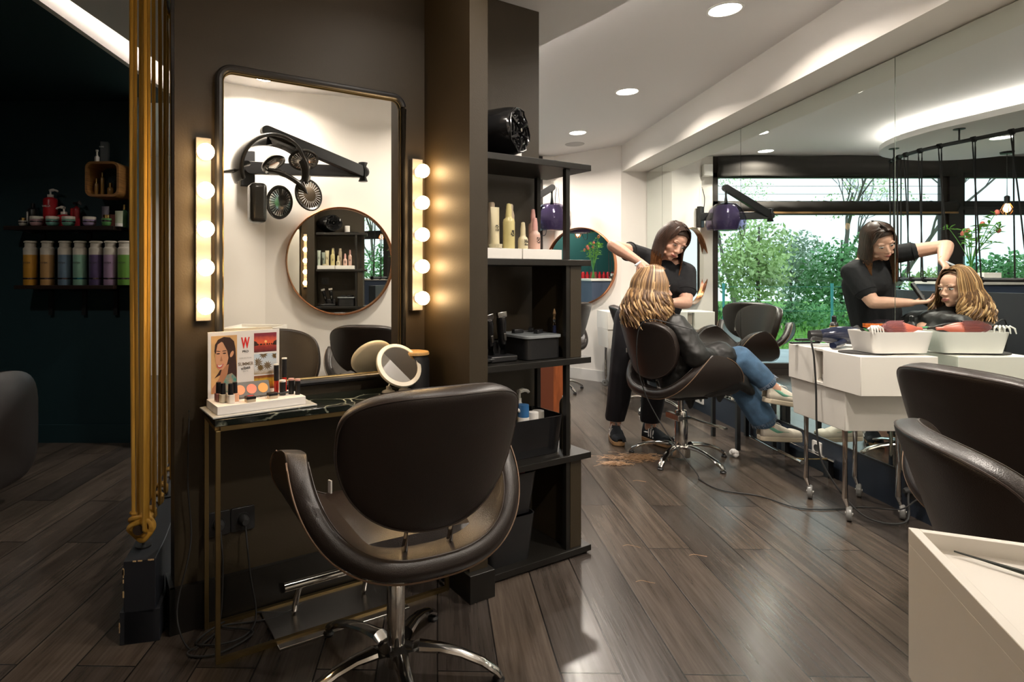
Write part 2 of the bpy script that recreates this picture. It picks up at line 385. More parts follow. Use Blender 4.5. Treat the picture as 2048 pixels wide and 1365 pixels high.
slab('wall_teal', teal_paint, [(-4.2, 4.05), (-1.975, 4.05), (-1.975, 4.08), (-4.2, 4.08)], 0, CLZ + 0.01, 'dark teal wall with the product shelves', 'wall')
slab('wall_teal_return', teal_paint, [(-1.975, 3.93), (-1.955, 3.93), (-1.955, 4.08), (-1.975, 4.08)], 0, CLZ + 0.01, 'narrow dark teal pier at the end of the product wall', 'wall')
slab('baseboard_teal', teal_paint, [(-4.1, 4.035), (-1.975, 4.035), (-1.975, 4.05), (-4.1, 4.05)], 0, 0.125, 'teal baseboard below the product shelves', 'baseboard')
slab('baseboard_teal_return', teal_paint, [(-1.985, 3.915), (-1.945, 3.915), (-1.945, 3.93), (-1.985, 3.93)], 0, 0.125, 'teal baseboard around the pier', 'baseboard')
slab('wall_lounge', mat('lounge_teal_paint', (0.006, 0.075, 0.075), 0.6), [(-3.65, 4.08), (-3.5, 4.08), (-3.5, WY), (-3.65, WY)], 0, CZ, 'teal wall of the reception area with red products', 'wall')
# station partition wall and column
slab('wall_partition', black_paint, [tuple(st(0, 0)), tuple(st(1.55, 0)), tuple(st(1.55, -0.10)), tuple(st(0, -0.10))], 0, CZ, 'black-brown partition wall behind the dressing table', 'wall')
slab('wall_column', black_paint, [tuple(st(0.942, 0)), tuple(st(1.022, 0)), tuple(st(1.022, 0.325)), tuple(st(0.942, 0.325))], 0, CZ, 'black-brown fin wall between the dressing table and the shelf unit', 'wall')
slab('baseboard_partition', shelf_black, [tuple(st(-0.015, 0)), tuple(st(0.942, 0)), tuple(st(0.942, 0.016)), tuple(st(-0.015, 0.016))], 0, 0.15, 'black baseboard of the partition wall', 'baseboard')
slab('baseboard_partition_end', shelf_black, [tuple(st(-0.016, -0.11)), tuple(st(0, -0.11)), tuple(st(0, 0.016)), tuple(st(-0.016, 0.016))], 0, 0.15, 'black baseboard around the left end of the partition wall', 'baseboard')
slab('baseboard_column', shelf_black, [tuple(st(0.926, 0.02)), tuple(st(1.036, 0.02)), tuple(st(1.036, 0.352)), tuple(st(0.926, 0.352))], 0, 0.10, 'black plinth around the foot of the fin wall', 'plinth', bevel=0.002)

# ceiling cloud: organic hanging ceiling with cove light
cloud = [(-1.55, 1.2), (-0.9, 0.75), (0.2, 0.9), (0.9, 1.6), (1.00, 2.2), (0.87, 2.62), (0.62, 3.05), (0.36, 3.55), (0.30, 4.0), (0.38, 4.45), (0.46, 4.9), (0.42, 5.35), (0.22, 5.75), (-0.1, 6.02), (-0.7, 6.15), (-1.15, 5.9), (-1.42, 5.2), (-1.50, 4.2), (-1.52, 3.2), (-1.58, 2.2)]
cl = [(p.x, p.y) for p in spline([(x, y, 0) for x, y in cloud], 6, True)]
slab('ceiling_cloud', ceil_paint, cl, CLZ, CLZ + 0.05, 'wavy white hanging ceiling panel with concealed cove lighting', 'ceiling panel')
def inset(poly, d):
    n = len(poly); o = []
    for i in range(n):
        a = Vector(poly[i - 1]); b = Vector(poly[(i + 1) % n]); t = (b - a).normalized(); o.append((poly[i][0] - t.y * d, poly[i][1] + t.x * d))
    return o
slab('ceiling_cloud_core', ceil_paint, inset(cl, 0.16), CLZ + 0.05, CZ, 'white upstand carrying the hanging ceiling panel', 'ceiling panel')
cove_m = mat('cove_light_strip', (1, 1, 1), 0.5, emit=COVE_POWER * 6, ecol=(1.0, 0.93, 0.86))
ins = inset(cl, 0.135)
b = MB().tube([(x, y, CLZ + 0.062) for x, y in ins], 0.009, 6, closed=True)
tag(b.build('cove_light_strip', cove_m), 'glowing white light strip lying on the wavy ceiling panel', 'light strip')

# ---- downlights
def downlight(x, y, z, label, power=DOWN_POWER):
    t = thing('downlight', label, 'ceiling light', (x, y, z), 0, 'recessed round ceiling lights')
    MB().lathe([(0.088, 0.0), (0.090, -0.004), (0.078, -0.006), (0.076, -0.003), (0.074, 0.0)], seg=36).build('trim_ring', white_pl, t)
    MB().lathe([(0.0, -0.0035), (0.074, -0.0035), (0.074, -0.001), (0.0, -0.001)], seg=32).build('lens', lamp_lens, t)
    if power:
        l = bpy.data.lights.new('downlight_beam', 'AREA'); l.shape = 'DISK'; l.size = 0.13; l.energy = power; l.color = DOWN_COL; l.spread = math.radians(150)
        lo = bpy.data.objects.new('downlight_beam', l); C.objects.link(lo); lo.parent = t; lo.location = (0, 0, -0.012)
for x, y, z, lb in ((1.557, 3.01, CZ, 'round downlight nearest the camera in the row above the salon aisle'), (1.52, 4.36, CZ, 'middle one of the three round downlights above the aisle'),
                    (1.48, 5.62, CZ, 'farthest downlight of the row, next to the round speaker grille'), (0.93, 6.45, CZ, 'downlight in front of the window blind, seen only in the mirror'),
                    (1.57, 1.72, CZ, 'downlight above the two nearest chairs, outside the photograph'), (0.9, 0.55, CZ, 'downlight above the camera side wall, outside the photograph')):
    downlight(x, y, z, lb)
for x, y, lb in ((-0.35, 5.1, 'small downlight in the hanging ceiling near its tip'), (-0.6, 3.6, 'downlight in the hanging ceiling behind the partition'), (0.25, 1.75, 'downlight in the hanging ceiling above the styling chair')):
    downlight(x, y, CLZ, lb, 3.5 if 'styling chair' in lb else 9)
for x, y, lb in ((-2.5, 2.2, 'added downlight in the teal ceiling to brighten the product corner, out of view'), (-2.9, 5.2, 'added downlight in the white ceiling to brighten the reception area, out of view')):  # unseen lamps added to brighten the product corner and the reception area
    downlight(x, y, CLZ if y < 4 else CZ, lb, 5 if y < 4 else 18)
o = MB().lathe([(0.0, CZ - 0.005), (0.095, CZ - 0.005), (0.1, CZ - 0.001), (0.1, CZ), (0, CZ)], (1.58, 6.12, 0), 32).build('ceiling_speaker', mat('grey_speaker_grille', (0.45, 0.44, 0.44), 0.6, bump=(400, 0.6, 'voronoi')))
tag(o, 'round grey speaker grille in the ceiling by the far wall', 'speaker')

# ---- window wall: dark frames, panes, blinds
def winrect(x0, x1, z0, z1, n):
    f = MB()
    fw = 0.06
    for (a, b, c, d) in ((x0, x0 + fw, z0, z1), (x1 - fw, x1, z0, z1), (x0, x1, z0, z0 + fw), (x0, x1, z1 - fw, z1)):
        f.box(((a + b) / 2, WY + 0.03, (c + d) / 2), (b - a, 0.07, d - c))
    o = f.build('window_%d' % n, frame_dark, None, smooth=False, bevel=0.004)
    g = MB().box(((x0 + x1) / 2, WY + 0.03, (z0 + z1) / 2), (x1 - x0 - 0.08, 0.008, z1 - z0 - 0.08)).build('pane', pane_glass, o, smooth=False)
    return o
WL = ['large dark framed picture window onto the garden', 'narrow dark framed window pane above the blind rail', 'second dark framed garden window behind the rope screen', 'upper pane of the second garden window', 'third garden window at the reception end', 'upper pane of the third garden window']
k = 1
for x0, x1 in ((-1.36, 1.37), (-2.52, -1.50)):
    for z0, z1 in ((0.08, 1.93), (1.97, 2.36)):
        struct(winrect(x0, x1, z0, z1, k), WL[k - 1], 'window'); k += 1
slab('trim_4', frame_dark, [(-1.52, WY - 0.03), (-1.36, WY - 0.03), (-1.36, WY + 0.09), (-1.52, WY + 0.09)], 0, CZ, 'dark bronze post between the two garden windows', 'window post')
slab('trim_5', frame_dark, [(-2.52, WY - 0.01), (1.37, WY - 0.01), (1.37, WY + 0.09), (-2.52, WY + 0.09)], 0, 0.08, 'dark window sill at floor level', 'window sill')
slab('trim_6', frame_dark, [(-2.52, WY), (1.37, WY), (1.37, WY + 0.08), (-2.52, WY + 0.08)], 1.93, 1.97, 'dark transom bar across the garden windows', 'window bar')
slab('trim_7', frame_dark, [(-2.52, WY), (1.37, WY), (1.37, WY + 0.09), (-2.52, WY + 0.09)], 2.36, CZ, 'dark header above the garden windows', 'window header')
slab('wall_window_end', white_paint, [(-3.6, WY), (-2.52, WY), (-2.52, WY + 0.15), (-3.6, WY + 0.15)], 0, CZ, 'white wall left of the garden windows, glimpsed through the gold ropes', 'wall')
# lowered blind with an empty upper part: fabric valance on top, translucent cords, folded fabric bundle
bt = thing('roller_blind', 'charcoal roman blind pulled half down across the large garden window', 'blind', (0, WY - 0.06, 0))
def fab(u, v): 
    return (-1.40 + 2.75 * u, 0.012 * math.sin(v * 9) - 0.02, CZ - 0.01 - 0.235 * v + 0.006 * math.sin(u * 17))
MB().grid(fab, 40, 10).build('valance', blind_m, bt, solid=0.012)
def fab2(u, v):
    return (-1.40 + 2.75 * u, -0.02 - 0.03 * math.sin(v * PI) - 0.006 * math.sin(u * 60 + v * 5), 2.02 - 0.125 * v - 0.015 * abs(math.sin(u * PI * 9)) * (1 - v))
MB().grid(fab2, 108, 8).build('folded_fabric', blind_m, bt, solid=0.012)
MB().box((-0.025, -0.03, 1.885), (2.75, 0.02, 0.02)).build('bottom_bar', mat('tan_blind_bar', (0.30, 0.17, 0.07), 0.5), bt, smooth=False)
for i in range(2): MB().box((-0.025, -0.02, 2.10 + 0.09 * i), (2.74, 0.004, 0.004)).build('cord', blind_m, bt, smooth=False)

# blue-grey patio and garden
patio = mat('pale_concrete_paving', (0.45, 0.47, 0.50), 0.8, var=(3, 0.12))
slab('ground_patio', patio, [(-7, WY + 0.1), (6, WY + 0.1), (6, 9.3), (-7, 9.3)], -0.1, -0.02, 'pale concrete terrace outside the window', 'terrace')
grass_m = mat('lawn_green', (0.16, 0.36, 0.06), 0.9, var=(5, 0.5), bump=(60, 0.8), bdist=0.02)
slab('ground_lawn', grass_m, [(-16, 9.3), (16, 9.3), (16, 26), (-16, 26)], -0.12, -0.01, 'bright green lawn of the garden', 'lawn')
rnd = random.Random(3)
g = MB()
for i in range(9000):
    x = rnd.uniform(-9, 7); y = rnd.uniform(9.3, 16); h = rnd.uniform(0.05, 0.16); a = rnd.uniform(0, PI); dx, dy = 0.02 * math.cos(a), 0.02 * math.sin(a)
    lx, ly = rnd.uniform(-.04, .04), rnd.uniform(-.04, .04)
    g.add([(x - dx, y - dy, -0.01), (x + dx, y + dy, -0.01), (x + lx, y + ly, h)], [(0, 1, 2)])
tag(g.build('lawn_grass', mat('grass_blades', (0.22, 0.46, 0.09), 0.7, var=(2, 0.4)), smooth=False, recalc=False), 'long grass blades on the garden lawn', 'grass', kind='stuff')
def leafcloud(mb, c, rad, n, size, r):
    for i in range(n):
        while True:
            v = Vector((r.uniform(-1, 1), r.uniform(-1, 1), r.uniform(-1, 1)))
            if 0.35 < v.length < 1: break
        v = v * (1 + 0.25 * noise.noise(v * 2.3 + Vector(c)))
        p = Vector(c) + Vector((v.x * rad[0], v.y * rad[1], v.z * rad[2]))
        q = Quaternion((r.gauss(0, 1), r.gauss(0, 1), r.gauss(0, 1), r.gauss(0, 1))).normalized(); s = size * r.uniform(.6, 1.3)
        mb.add([p + q @ Vector((-s, 0, 0)), p + q @ Vector((0, s * .45, 0)), p + q @ Vector((s, 0, 0)), p + q @ Vector((0, -s * .45, 0))], [(0, 1, 2, 3)])
def foliage_mat(name, c): return mat(name, c, 0.6, var=(1.3, 0.45))
greens = [foliage_mat('spring_leaves_pale', (0.46, 0.58, 0.26)), foliage_mat('leaves_bluish', (0.16, 0.36, 0.24)), foliage_mat('leaves_deep', (0.14, 0.32, 0.12)), foliage_mat('leaves_grey_green', (0.34, 0.44, 0.32))]
bark = mat('grey_bark', (0.13, 0.11, 0.10), 0.9)
def branchy(mb, p, d, L, r0, depth, r):
    pts = [p]; q = p.copy(); dd = d.normalized()
    for i in range(4):
        dd = (dd + Vector((r.uniform(-.25, .25), r.uniform(-.25, .25), r.uniform(-.05, .2)))).normalized(); q = q + dd * L / 4; pts.append(q.copy())
    mb.tube(pts, [r0 * (1 - 0.13 * i) for i in range(5)], 5)
    if depth > 0:
        for k in range(3 if depth > 1 else 4):
            a = pts[r.choice([2, 3, 4])]; nd = (dd + Vector((r.uniform(-1, 1), r.uniform(-1, 1), r.uniform(-.1, .7))) * 0.9)
            branchy(mb, a, nd, L * r.uniform(.55, .8), r0 * 0.5, depth - 1, r)
def bare_tree(x, y, h, label, seed):
    r = random.Random(seed); t = thing('bare_tree', label, 'tree', (x, y, -0.01), 0, 'leafless trees behind the garden')
    m = MB(); branchy(m, Vector((0, 0, 0)), Vector((0, 0, 1)), h * 0.42, 0.11, 5, r); m.build('trunk', bark, t)
    f = MB()
    for i in range(6): leafcloud(f, (r.uniform(-1.2, 1.2), r.uniform(-.8, .8), h * r.uniform(.45, .9)), (0.8, 0.6, 0.5), 150, 0.05, r)
    f.build('buds', greens[0], t, smooth=False, recalc=False)
def shrub(x, y, h, w_, gi, label, seed, name='shrub', n=3000, size=0.07):
    r = random.Random(seed); t = thing(name, label, 'tree' if name != 'shrub' else 'shrub', (x, y, -0.01), 0, 'bushes and trees of the garden')
    m = MB(); m.tube([(0, 0, 0), (0.05, 0, h * .4), (0, 0.02, h * .8)], [0.05, 0.04, 0.02], 6); m.build('stem', bark, t)
    f = MB()
    for i in range(5):
        leafcloud(f, (r.uniform(-.2, .2) * w_, r.uniform(-.2, .2) * w_, h * r.uniform(.28, .68)), (w_ * .36, w_ * .34, h * .32), n // 5, size, r)
    f.build('foliage', greens[gi], t, smooth=False, recalc=False)
def conifer(x, y, h, w_, label, seed):
    r = random.Random(seed); t = thing('conifer_tree', label, 'tree', (x, y, -0.01), 0, 'bushes and trees of the garden')
    MB().tube([(0, 0, 0), (0, 0, h)], [0.06, 0.02], 6).build('trunk', bark, t)
    f = MB()
    for i in range(9):
        z = h * (0.12 + 0.095 * i); ww = w_ * (1 - i / 10.5)
        leafcloud(f, (0, 0, z), (ww * .55, ww * .55, h * 0.075), int(420 * (1 - i / 14)), 0.08, r)
    f.build('foliage', greens[1], t, smooth=False, recalc=False)
for i, (x, y, h, lb) in enumerate(((2.3, 20, 6.5, 'leafless tree left of the garden view in the mirror'), (-0.9, 19, 7.0, 'leafless tree in the middle of the garden view'), (-4.2, 22, 7.5, 'leafless tree behind the flowering bush'), (-9.4, 19, 7.0, 'leafless tree behind the second window'), (-8.6, 25, 8, 'leafless tree farthest back in the garden'), (0.9, 24, 7.5, 'leafless tree behind the conifer'), (4.2, 23, 7.5, 'leafless tree at the far left edge of the garden view'), (-2.2, 29, 8, 'leafless tree far back behind the silvery bush'), (-13.0, 22, 8, 'leafless tree behind the right edge of the second window'))):
    bare_tree(x, y, h, lb, 20 + i)
conifer(0.35, 15.5, 3.9, 1.5, 'blue-green conifer standing left in the garden view', 4)
for i, (x, y, h, w_, gi, lb) in enumerate(((2.9, 14.2, 1.6, 2.0, 3, 'grey-green bush at the left edge of the window view'), (1.4, 16.6, 1.3, 1.8, 1, 'low dark bush in front of the conifer'), (-1.3, 13.9, 1.7, 1.9, 3, 'silvery bush in the middle of the lawn edge'), (-3.3, 13.9, 2.9, 2.0, 0, 'tall pale flowering bush behind the hairdresser reflection'),
     (-5.5, 14.2, 2.5, 2.0, 2, 'deep green bush behind the rope screen'), (-8.0, 14.4, 1.4, 2.2, 0, 'pale low bush behind the second window'), (-10.6, 15.2, 2.0, 2.4, 2, 'dark bush at the right edge of the garden'), (-6.4, 17.6, 2.6, 2.2, 3, 'grey-green bush in the back row of the garden'), (5.2, 15.8, 2.2, 2.2, 2, 'deep green bush far left in the garden'))):
    shrub(x, y, h, w_, gi, lb, 50 + i)
hd = MB(); r = random.Random(9)
for i in range(14): leafcloud(hd, (-7 + i * 0.95, 12.2 + 0.1 * math.sin(i), 0.32), (0.62, 0.30, 0.30), 420, 0.06, r)
tag(hd.build('hedge', greens[2], smooth=False, recalc=False), 'low green hedge along the back of the lawn', 'hedge')
fm = mat('turquoise_fence_metal', (0.10, 0.38, 0.40), 0.5)
for i, x in enumerate((1.2, -1.2, -3.35, -5.6)):
    tag(MB().cyl((x, 11.5, -0.01), (x, 11.5, 1.0), 0.03, seg=10).build('fence_post', fm), '%s turquoise metal fence post from the conifer side of the lawn' % ['first', 'second', 'third', 'fourth'][i], 'fence post', 'turquoise fence posts')
tag(MB().cyl((-7, 11.5, 0.93), (3, 11.5, 0.93), 0.008, seg=6).cyl((-7, 11.5, 0.45), (3, 11.5, 0.45), 0.006, seg=6).build('fence_wire', fm), 'thin turquoise wires strung between the fence posts', 'fence wire')
# ------------------------------------------------------------------ styling chairs
def back_mid(x, z):
    # cupped, reclined mid surface of the backrest
    R = 0.38; return Vector((R * math.sin(x / R), -0.285 + R * (1 - math.cos(x / R)) - 0.30 * (z - 0.70), z))
def back_out(th):
    c, s = math.cos(th), math.sin(th); W = 0.272
    k_ = max(0.0, min(1.0, s * 1.2 + .5)); k_ = k_ * k_ * (3 - 2 * k_); n = 2.15 + 1.3 * k_; h = 0.252 - 0.132 * k_
    rr = (abs(c) ** n + abs(s) ** n) ** (-1 / n)
    x = W * rr * c; z = h * rr * s
    return x, 0.778 + z - 0.012 * (x / W) ** 2 * k_
def back_surf(th, r, side, T=0.027):
    x, z = back_out(th); cx, cz_ = 0.0, 0.778
    p = back_mid(cx + (x - cx) * r, cz_ + (z - cz_) * r)
    nx = math.sin(p.x / 0.38); nrm = Vector((-nx, 1, 0.30)).normalized()
    off = T * max(0.0, 1 - r ** 26) ** 0.45
    return p + nrm * off * side
def tub_mid(a, t):
    ph = math.radians(99) * a; s_ = math.sin(ph)
    x = 0.305 * math.copysign(abs(s_) ** 0.86, s_); z = 0.438 + 0.222 * (1 - math.cos(ph)) ** 1.12
    zt = 0.438 + 0.222 * (1 - math.cos(math.radians(99))) ** 1.12
    h = max(0.0, min(1.0, (z - 0.438) / (zt - 0.438)))
    g = math.sqrt(max(0.0, 1 - h ** 3.2))
    yf = -0.035 + 0.265 * math.sqrt(max(0, 1 - h ** 2.2)); yr = -0.035 - 0.245 * (1 - h) ** 0.70
    return Vector((x, yr + (yf - yr) * t, z)), g
def tub_pt(a, t, off=0.0):
    p, g = tub_mid(a, t); e = 0.004; q, _ = tub_mid(min(.999, a + e), t); q0, _ = tub_mid(max(-.999, a - e), t)
    d = (q - q0); d.y = 0; d.normalize(); n = Vector((-d.z, 0, d.x))     # points inward/up
    return p + n * off
def make_chair(label, lev=0.0, hyd=False, group='brown leather styling chairs', cov=None):
    t = thing('styling_chair', label, 'chair', (0, 0, 0), 0, group)
    b = MB(); RR = [0.0, .25, .5, .7, .84, .92, .96, .98, .99, .996, 1.0]; NT = 88
    rings = [(r_, 1) for r_ in RR[1:]] + [(r_, -1) for r_ in RR[-2:0:-1]]
    vs = [back_surf(0, 0, 1)]; 
    for r_, sd in rings: vs += [back_surf(2 * PI * k / NT + .001, r_, sd) for k in range(NT)]
    vs.append(back_surf(0, 0, -1)); fs = [(0, 1 + k, 1 + (k + 1) % NT) for k in range(NT)]
    for q in range(len(rings) - 1): fs += [(1 + q * NT + k, 1 + (q + 1) * NT + k, 1 + (q + 1) * NT + (k + 1) % NT, 1 + q * NT + (k + 1) % NT) for k in range(NT)]
    q = len(rings) - 1; fs += [(len(vs) - 1, 1 + q * NT + (k + 1) % NT, 1 + q * NT + k) for k in range(NT)]
    b.add(vs, fs); bk = b.build('backrest', leather, t, angle=180)
    for sgn in (-1, 1):
        MB().tube([back_surf(2 * PI * k / NT, 0.965, sgn) for k in range(NT)], 0.0028, 5, closed=True).build('piping', piping_m, bk)
    # closed tub shell: cross-section loop around each profile line
    b = MB(); NA = 72; LP = []
    M_ = 14
    for k in range(M_ + 1): LP.append((k / M_, 1))
    for k in range(M_ + 1): LP.append((1 - k / M_, -1))
    T = 0.029; nL = len(LP); vs = []
    for i in range(NA + 1):
        a = math.sin((i / NA - .5) * PI) * 0.9995
        for (tt, sd) in LP:
            tt2 = .5 - .5 * math.cos(PI * tt); edge = max(0.0, 1 - abs(2 * tt2 - 1) ** 22) ** .45
            vs.append(tub_pt(a, tt2, sd * T * max(edge, 0.12)))
    fs = [(i * nL + k, i * nL + (k + 1) % nL, (i + 1) * nL + (k + 1) % nL, (i + 1) * nL + k) for i in range(NA) for k in range(nL)] + [tuple(range(nL))[::-1], tuple(NA * nL + k for k in range(nL))]
    b.add(vs, fs); g = b.build('tub_shell', leather, t, angle=180)
    for tt, sd in ((0.03, -1), (0.03, 1), (0.97, -1), (0.97, 1)):
        MB().tube([tub_pt((k / 60 * 2 - 1) * 0.965, tt, sd * 0.0288) for k in range(61)], 0.0016 if sd > 0 else 0.0024, 5).build('stitched_seam', stitch_m if sd < 0 else piping_m, g)
    s = MB()
    def seat(u, v):
        x = (u * 2 - 1); y = (v * 2 - 1); e = max(0, 1 - abs(x) ** 6) ** .25 * max(0, 1 - abs(y) ** 6) ** .25
        return (0.185 * x, 0.02 + 0.215 * y, 0.462 + 0.030 * e)
    s.grid(seat, 18, 18).build('seat_cushion', leather, t)
    for sx in (-1, 1):
        rd = MB().cyl((sx * 0.065, -0.205, 0.458), (sx * 0.065, -0.232, 0.575), 0.0105, seg=16).build('back_rod', chrome, t)
        MB().lathe([(0.026, 0), (0.024, 0.006), (0.012, 0.008), (0.0, 0.008)], (sx * 0.065, -0.205, 0.458), 20).build('collar', chrome, rd)
    if hyd:
        cm = MB().lathe([(0.055, 0.02), (0.055, 0.075), (0.040, 0.085), (0.040, 0.30), (0.034, 0.312), (0.018, 0.314), (0.018, 0.40)], seg=28).build('hydraulic_column', chrome, t)
        lv = MB(); lv.tube([(-0.05, -0.03, 0.27), (-0.05, 0.05, 0.27), (-0.04, 0.09, 0.25), (-0.04, 0.27, 0.185), (-0.01, 0.30, 0.185), (0.05, 0.30, 0.185), (0.06, 0.27, 0.19), (0.045, 0.09, 0.25), (0.05, 0.04, 0.27), (0.05, -0.03, 0.27)], 0.008, 8)
        lv.build('pump_lever', chrome, cm)
        MB().box((0, -0.05, 0.275), (0.125, 0.035, 0.04)).build('lever_bracket', brushed, cm, bevel=0.004)
    else:
        cm = MB().lathe([(0.032, 0.04), (0.030, 0.075), (0.026, 0.08), (0.027, 0.27), (0.024, 0.275), (0.030, 0.28), (0.030, 0.292), (0.016, 0.296), (0.016, 0.41)], seg=28).build('gas_column', chrome, t)
    MB().lathe([(0.016, 0.31), (0.017, 0.40), (0.05, 0.405), (0.05, 0.412), (0, 0.412)], seg=20).build('piston', black_metal, t)
    MB().box((0, 0, 0.404), (0.20, 0.24, 0.018)).build('seat_plate', black_metal, t, bevel=0.004)
    for k in range(5):
        a = math.radians(72 * k + lev)
        P = []
        for (r_, z_) in ((0.02, 0.085), (0.07, 0.092), (0.13, 0.090), (0.19, 0.078), (0.25, 0.056), (0.292, 0.030), (0.302, 0.016)):
            P.append(Vector((r_ * math.cos(a), r_ * math.sin(a), z_)))
        l = MB().tube(P, [0.030, 0.025, 0.020, 0.0185, 0.018, 0.018, 0.014], 10, flat=0.62).build('base_leg', chrome, t)
        MB().lathe([(0.0, 0.0), (0.016, 0.0), (0.018, 0.008), (0.013, 0.014), (0, 0.015)], (0.298 * math.cos(a), 0.298 * math.sin(a), 0.0), 14).build('glide', black_plastic, l)
    MB().box((-0.262, -0.215, 0.665), (0.004, 0.012, 0.03), 0.3).build('care_tag', white_card, t, smooth=False)
    return t
c0 = make_chair('brown leather styling chair in front of the dressing table mirror', lev=-30)
c0.location = (-0.085, 1.69, 0); c0.rotation_euler.z = math.radians(26)
for x, y, rz, lb in ((2.00, 5.10, -100, 'empty styling chair beyond the client chair, near the white pier'), (1.865, 1.72, -84, 'styling chair at right whose broad back faces the camera, beside the white trolley'),
                     (1.385, 1.13, -113, 'styling chair nearest the camera on the right, just behind the white tray cabinet'), (1.33, 5.95, 40, 'styling chair under the round mirror on the far wall, mostly behind the shelf unit')):
    d_ = dup(c0, (x, y, 0), math.radians(rz), lb)
    if 'nearest the camera' in lb: d_.scale = (1, 1, 0.93)
c1 = make_chair('styling chair with hydraulic pump occupied by the seated client', lev=12, hyd=True)
c1.location = (1.625, 3.683, 0); c1.rotation_euler.z = math.radians(-76)

# armchair at the left edge
ac = thing('wash_armchair', 'black leather armchair cut by the left edge of the photograph', 'armchair', (-2.44, 2.84, 0), math.radians(-8))
def rbox(name, c, size, m, par, bv=0.05):
    return MB().box(c, size).build(name, m, par, bevel=bv, bseg=5)
rbox('seat', (0, 0, 0.38), (0.56, 0.58, 0.20), leather, ac)
for sx in (-1, 1):
    def arm(u, v, sx=sx):
        a = u * 2 * PI; y = -0.03 + 0.33 * math.copysign(abs(math.cos(a)) ** 0.5, math.cos(a)); z = 0.40 + 0.29 * math.copysign(abs(math.sin(a)) ** 0.5, math.sin(a))
        k = (0, 0.86, 1, 1, 0.86, 0)[int(round(v * 5))]
        return (sx * (0.33 + (v - .5) * 0.13), -0.03 + (y + 0.03) * k, 0.40 + (z - 0.40) * k)
    MB().grid(arm, 40, 5, closed_u=True).build('arm', leather, ac)
rbox('backrest', (0, -0.30, 0.60), (0.56, 0.14, 0.50), leather, ac, 0.06)
rbox('base', (0, 0, 0.14), (0.42, 0.42, 0.28), black_metal, ac, 0.02)

# ------------------------------------------------------------------ white staggered trolleys
def caster_leg(par, x, y, ztop, rz=0.0):
    l = MB().tube([(x, y, ztop), (x, y, 0.11), (x + 0.012, y, 0.07), (x + 0.02, y, 0.038)], [0.0125, 0.0125, 0.007, 0.006], 12).build('leg', chrome, par)
    m = Matrix.Translation((x + 0.02, y, 0.035)) @ Matrix.Rotation(rz, 4, 'Z') @ Matrix.Rotation(PI / 2, 4, 'X')
    wm = mat('clear_grey_caster', (0.22, 0.22, 0.21), 0.25)
    MB().lathe([(0.008, -0.011), (0.028, -0.012), (0.034, -0.008), (0.035, 0), (0.034, 0.008), (0.028, 0.012), (0.008, 0.011)], M=m, seg=26).build('caster_wheel', wm, l)
    MB().lathe([(0, -0.016), (0.008, -0.016), (0.009, 0.016), (0, 0.016)], M=m, seg=12).build('wheel_hub', chrome, l)
def trolley(label, loc, rz=0.0):
    # local: x across (0..0.35), y along (0..0.52); near end y=0 ; upper box overhangs the lower one
    t = thing('drawer_trolley', label, 'cabinet', loc, rz, 'white lacquered salon trolleys')
    b = MB()
    b.box((0.175, 0.125, 0.71), (0.35, 0.25, 0.18))
    b.build('upper_drawer', white_lac, t, bevel=0.003)
    b = MB().box((0.175, 0.42, 0.71), (0.35, 0.20, 0.18)).build('upper_compartment', white_lac, t, bevel=0.003)
    b = MB()
    b.box((0.175, 0.285, 0.795), (0.34, 0.07, 0.01)).box((0.175, 0.285, 0.628), (0.34, 0.07, 0.012)).box((0.19, 0.285, 0.71), (0.30, 0.055, 0.155)); b.build('middle_divider', white_lac, t, smooth=False)
    MB().box((0.038, 0.285, 0.72), (0.006, 0.050, 0.10)).build('inner_tray', mat('taupe_tray', (0.42, 0.36, 0.31), 0.4), t, bevel=0.002)
    MB().box((0.028, 0.285, 0.640), (0.012, 0.062, 0.014)).build('slot_rail', brushed, t)
    out = [(0.10, 0.0), (0.52, 0.0), (0.52, 0.17), (0.09, 0.19)]
    MB().box((0.175, 0.315, 0.525), (0.33, 0.41, 0.19), taper=(0.95, 0.93)).build('lower_drawer', white_lac, t, bevel=0.003)
    for x, y in ((0.03, 0.14), (0.03, 0.42), (0.30, 0.16), (0.30, 0.44)): caster_leg(t, x, y, 0.445, 0.9)
    return t
tr = trolley('white staggered trolley with dryer, bottle and brush bin beside the mirror', (1.965, 2.615, 0), math.radians(0))
t2 = dup(tr, (2.345, 5.80, 0), math.radians(91), 'white trolley at the far pier behind the hairdresser')
# near cabinet
nc_rz = math.radians(-23)
nc = thing('tray_cabinet', 'white lacquered tray cabinet cut by the bottom right corner of the photograph', 'cabinet', (0.668, 0.802, 0), nc_rz)
b = MB(); b.box((0.18, -0.17, 0.708), (0.36, 0.34, 0.185)); b.build('drawer_box', white_lac, nc, bevel=0.002)
b = MB()
for c, s in (((0.006, -0.17, 0.810), (0.012, 0.34, 0.022)), ((0.18, -0.006, 0.810), (0.336, 0.012, 0.022)), ((0.354, -0.17, 0.810), (0.012, 0.34, 0.022)), ((0.18, -0.334, 0.810), (0.336, 0.012, 0.022))): b.box(c, s)
b.build('tray_rim', white_lac, nc, bevel=0.001)
MB().box((0.18, -0.17, 0.515), (0.33, 0.31, 0.19)).build('lower_drawer', white_lac, nc, bevel=0.003)
for x, y in ((0.05, -0.05), (0.31, -0.05), (0.05, -0.29), (0.31, -0.29)): caster_leg(nc, x, y, 0.425, 0.4)
cb = thing('hair_comb', 'dark grey tail comb lying in the white tray at the bottom right', 'comb', (0, 0, 0)); cb.matrix_world = nc.matrix_basis @ Matrix.Translation((0.165, -0.110, 0.8035)) @ Matrix.Rotation(math.radians(-34), 4, 'Z')
b = MB().box((0.04, 0, 0.003), (0.20, 0.010, 0.005))
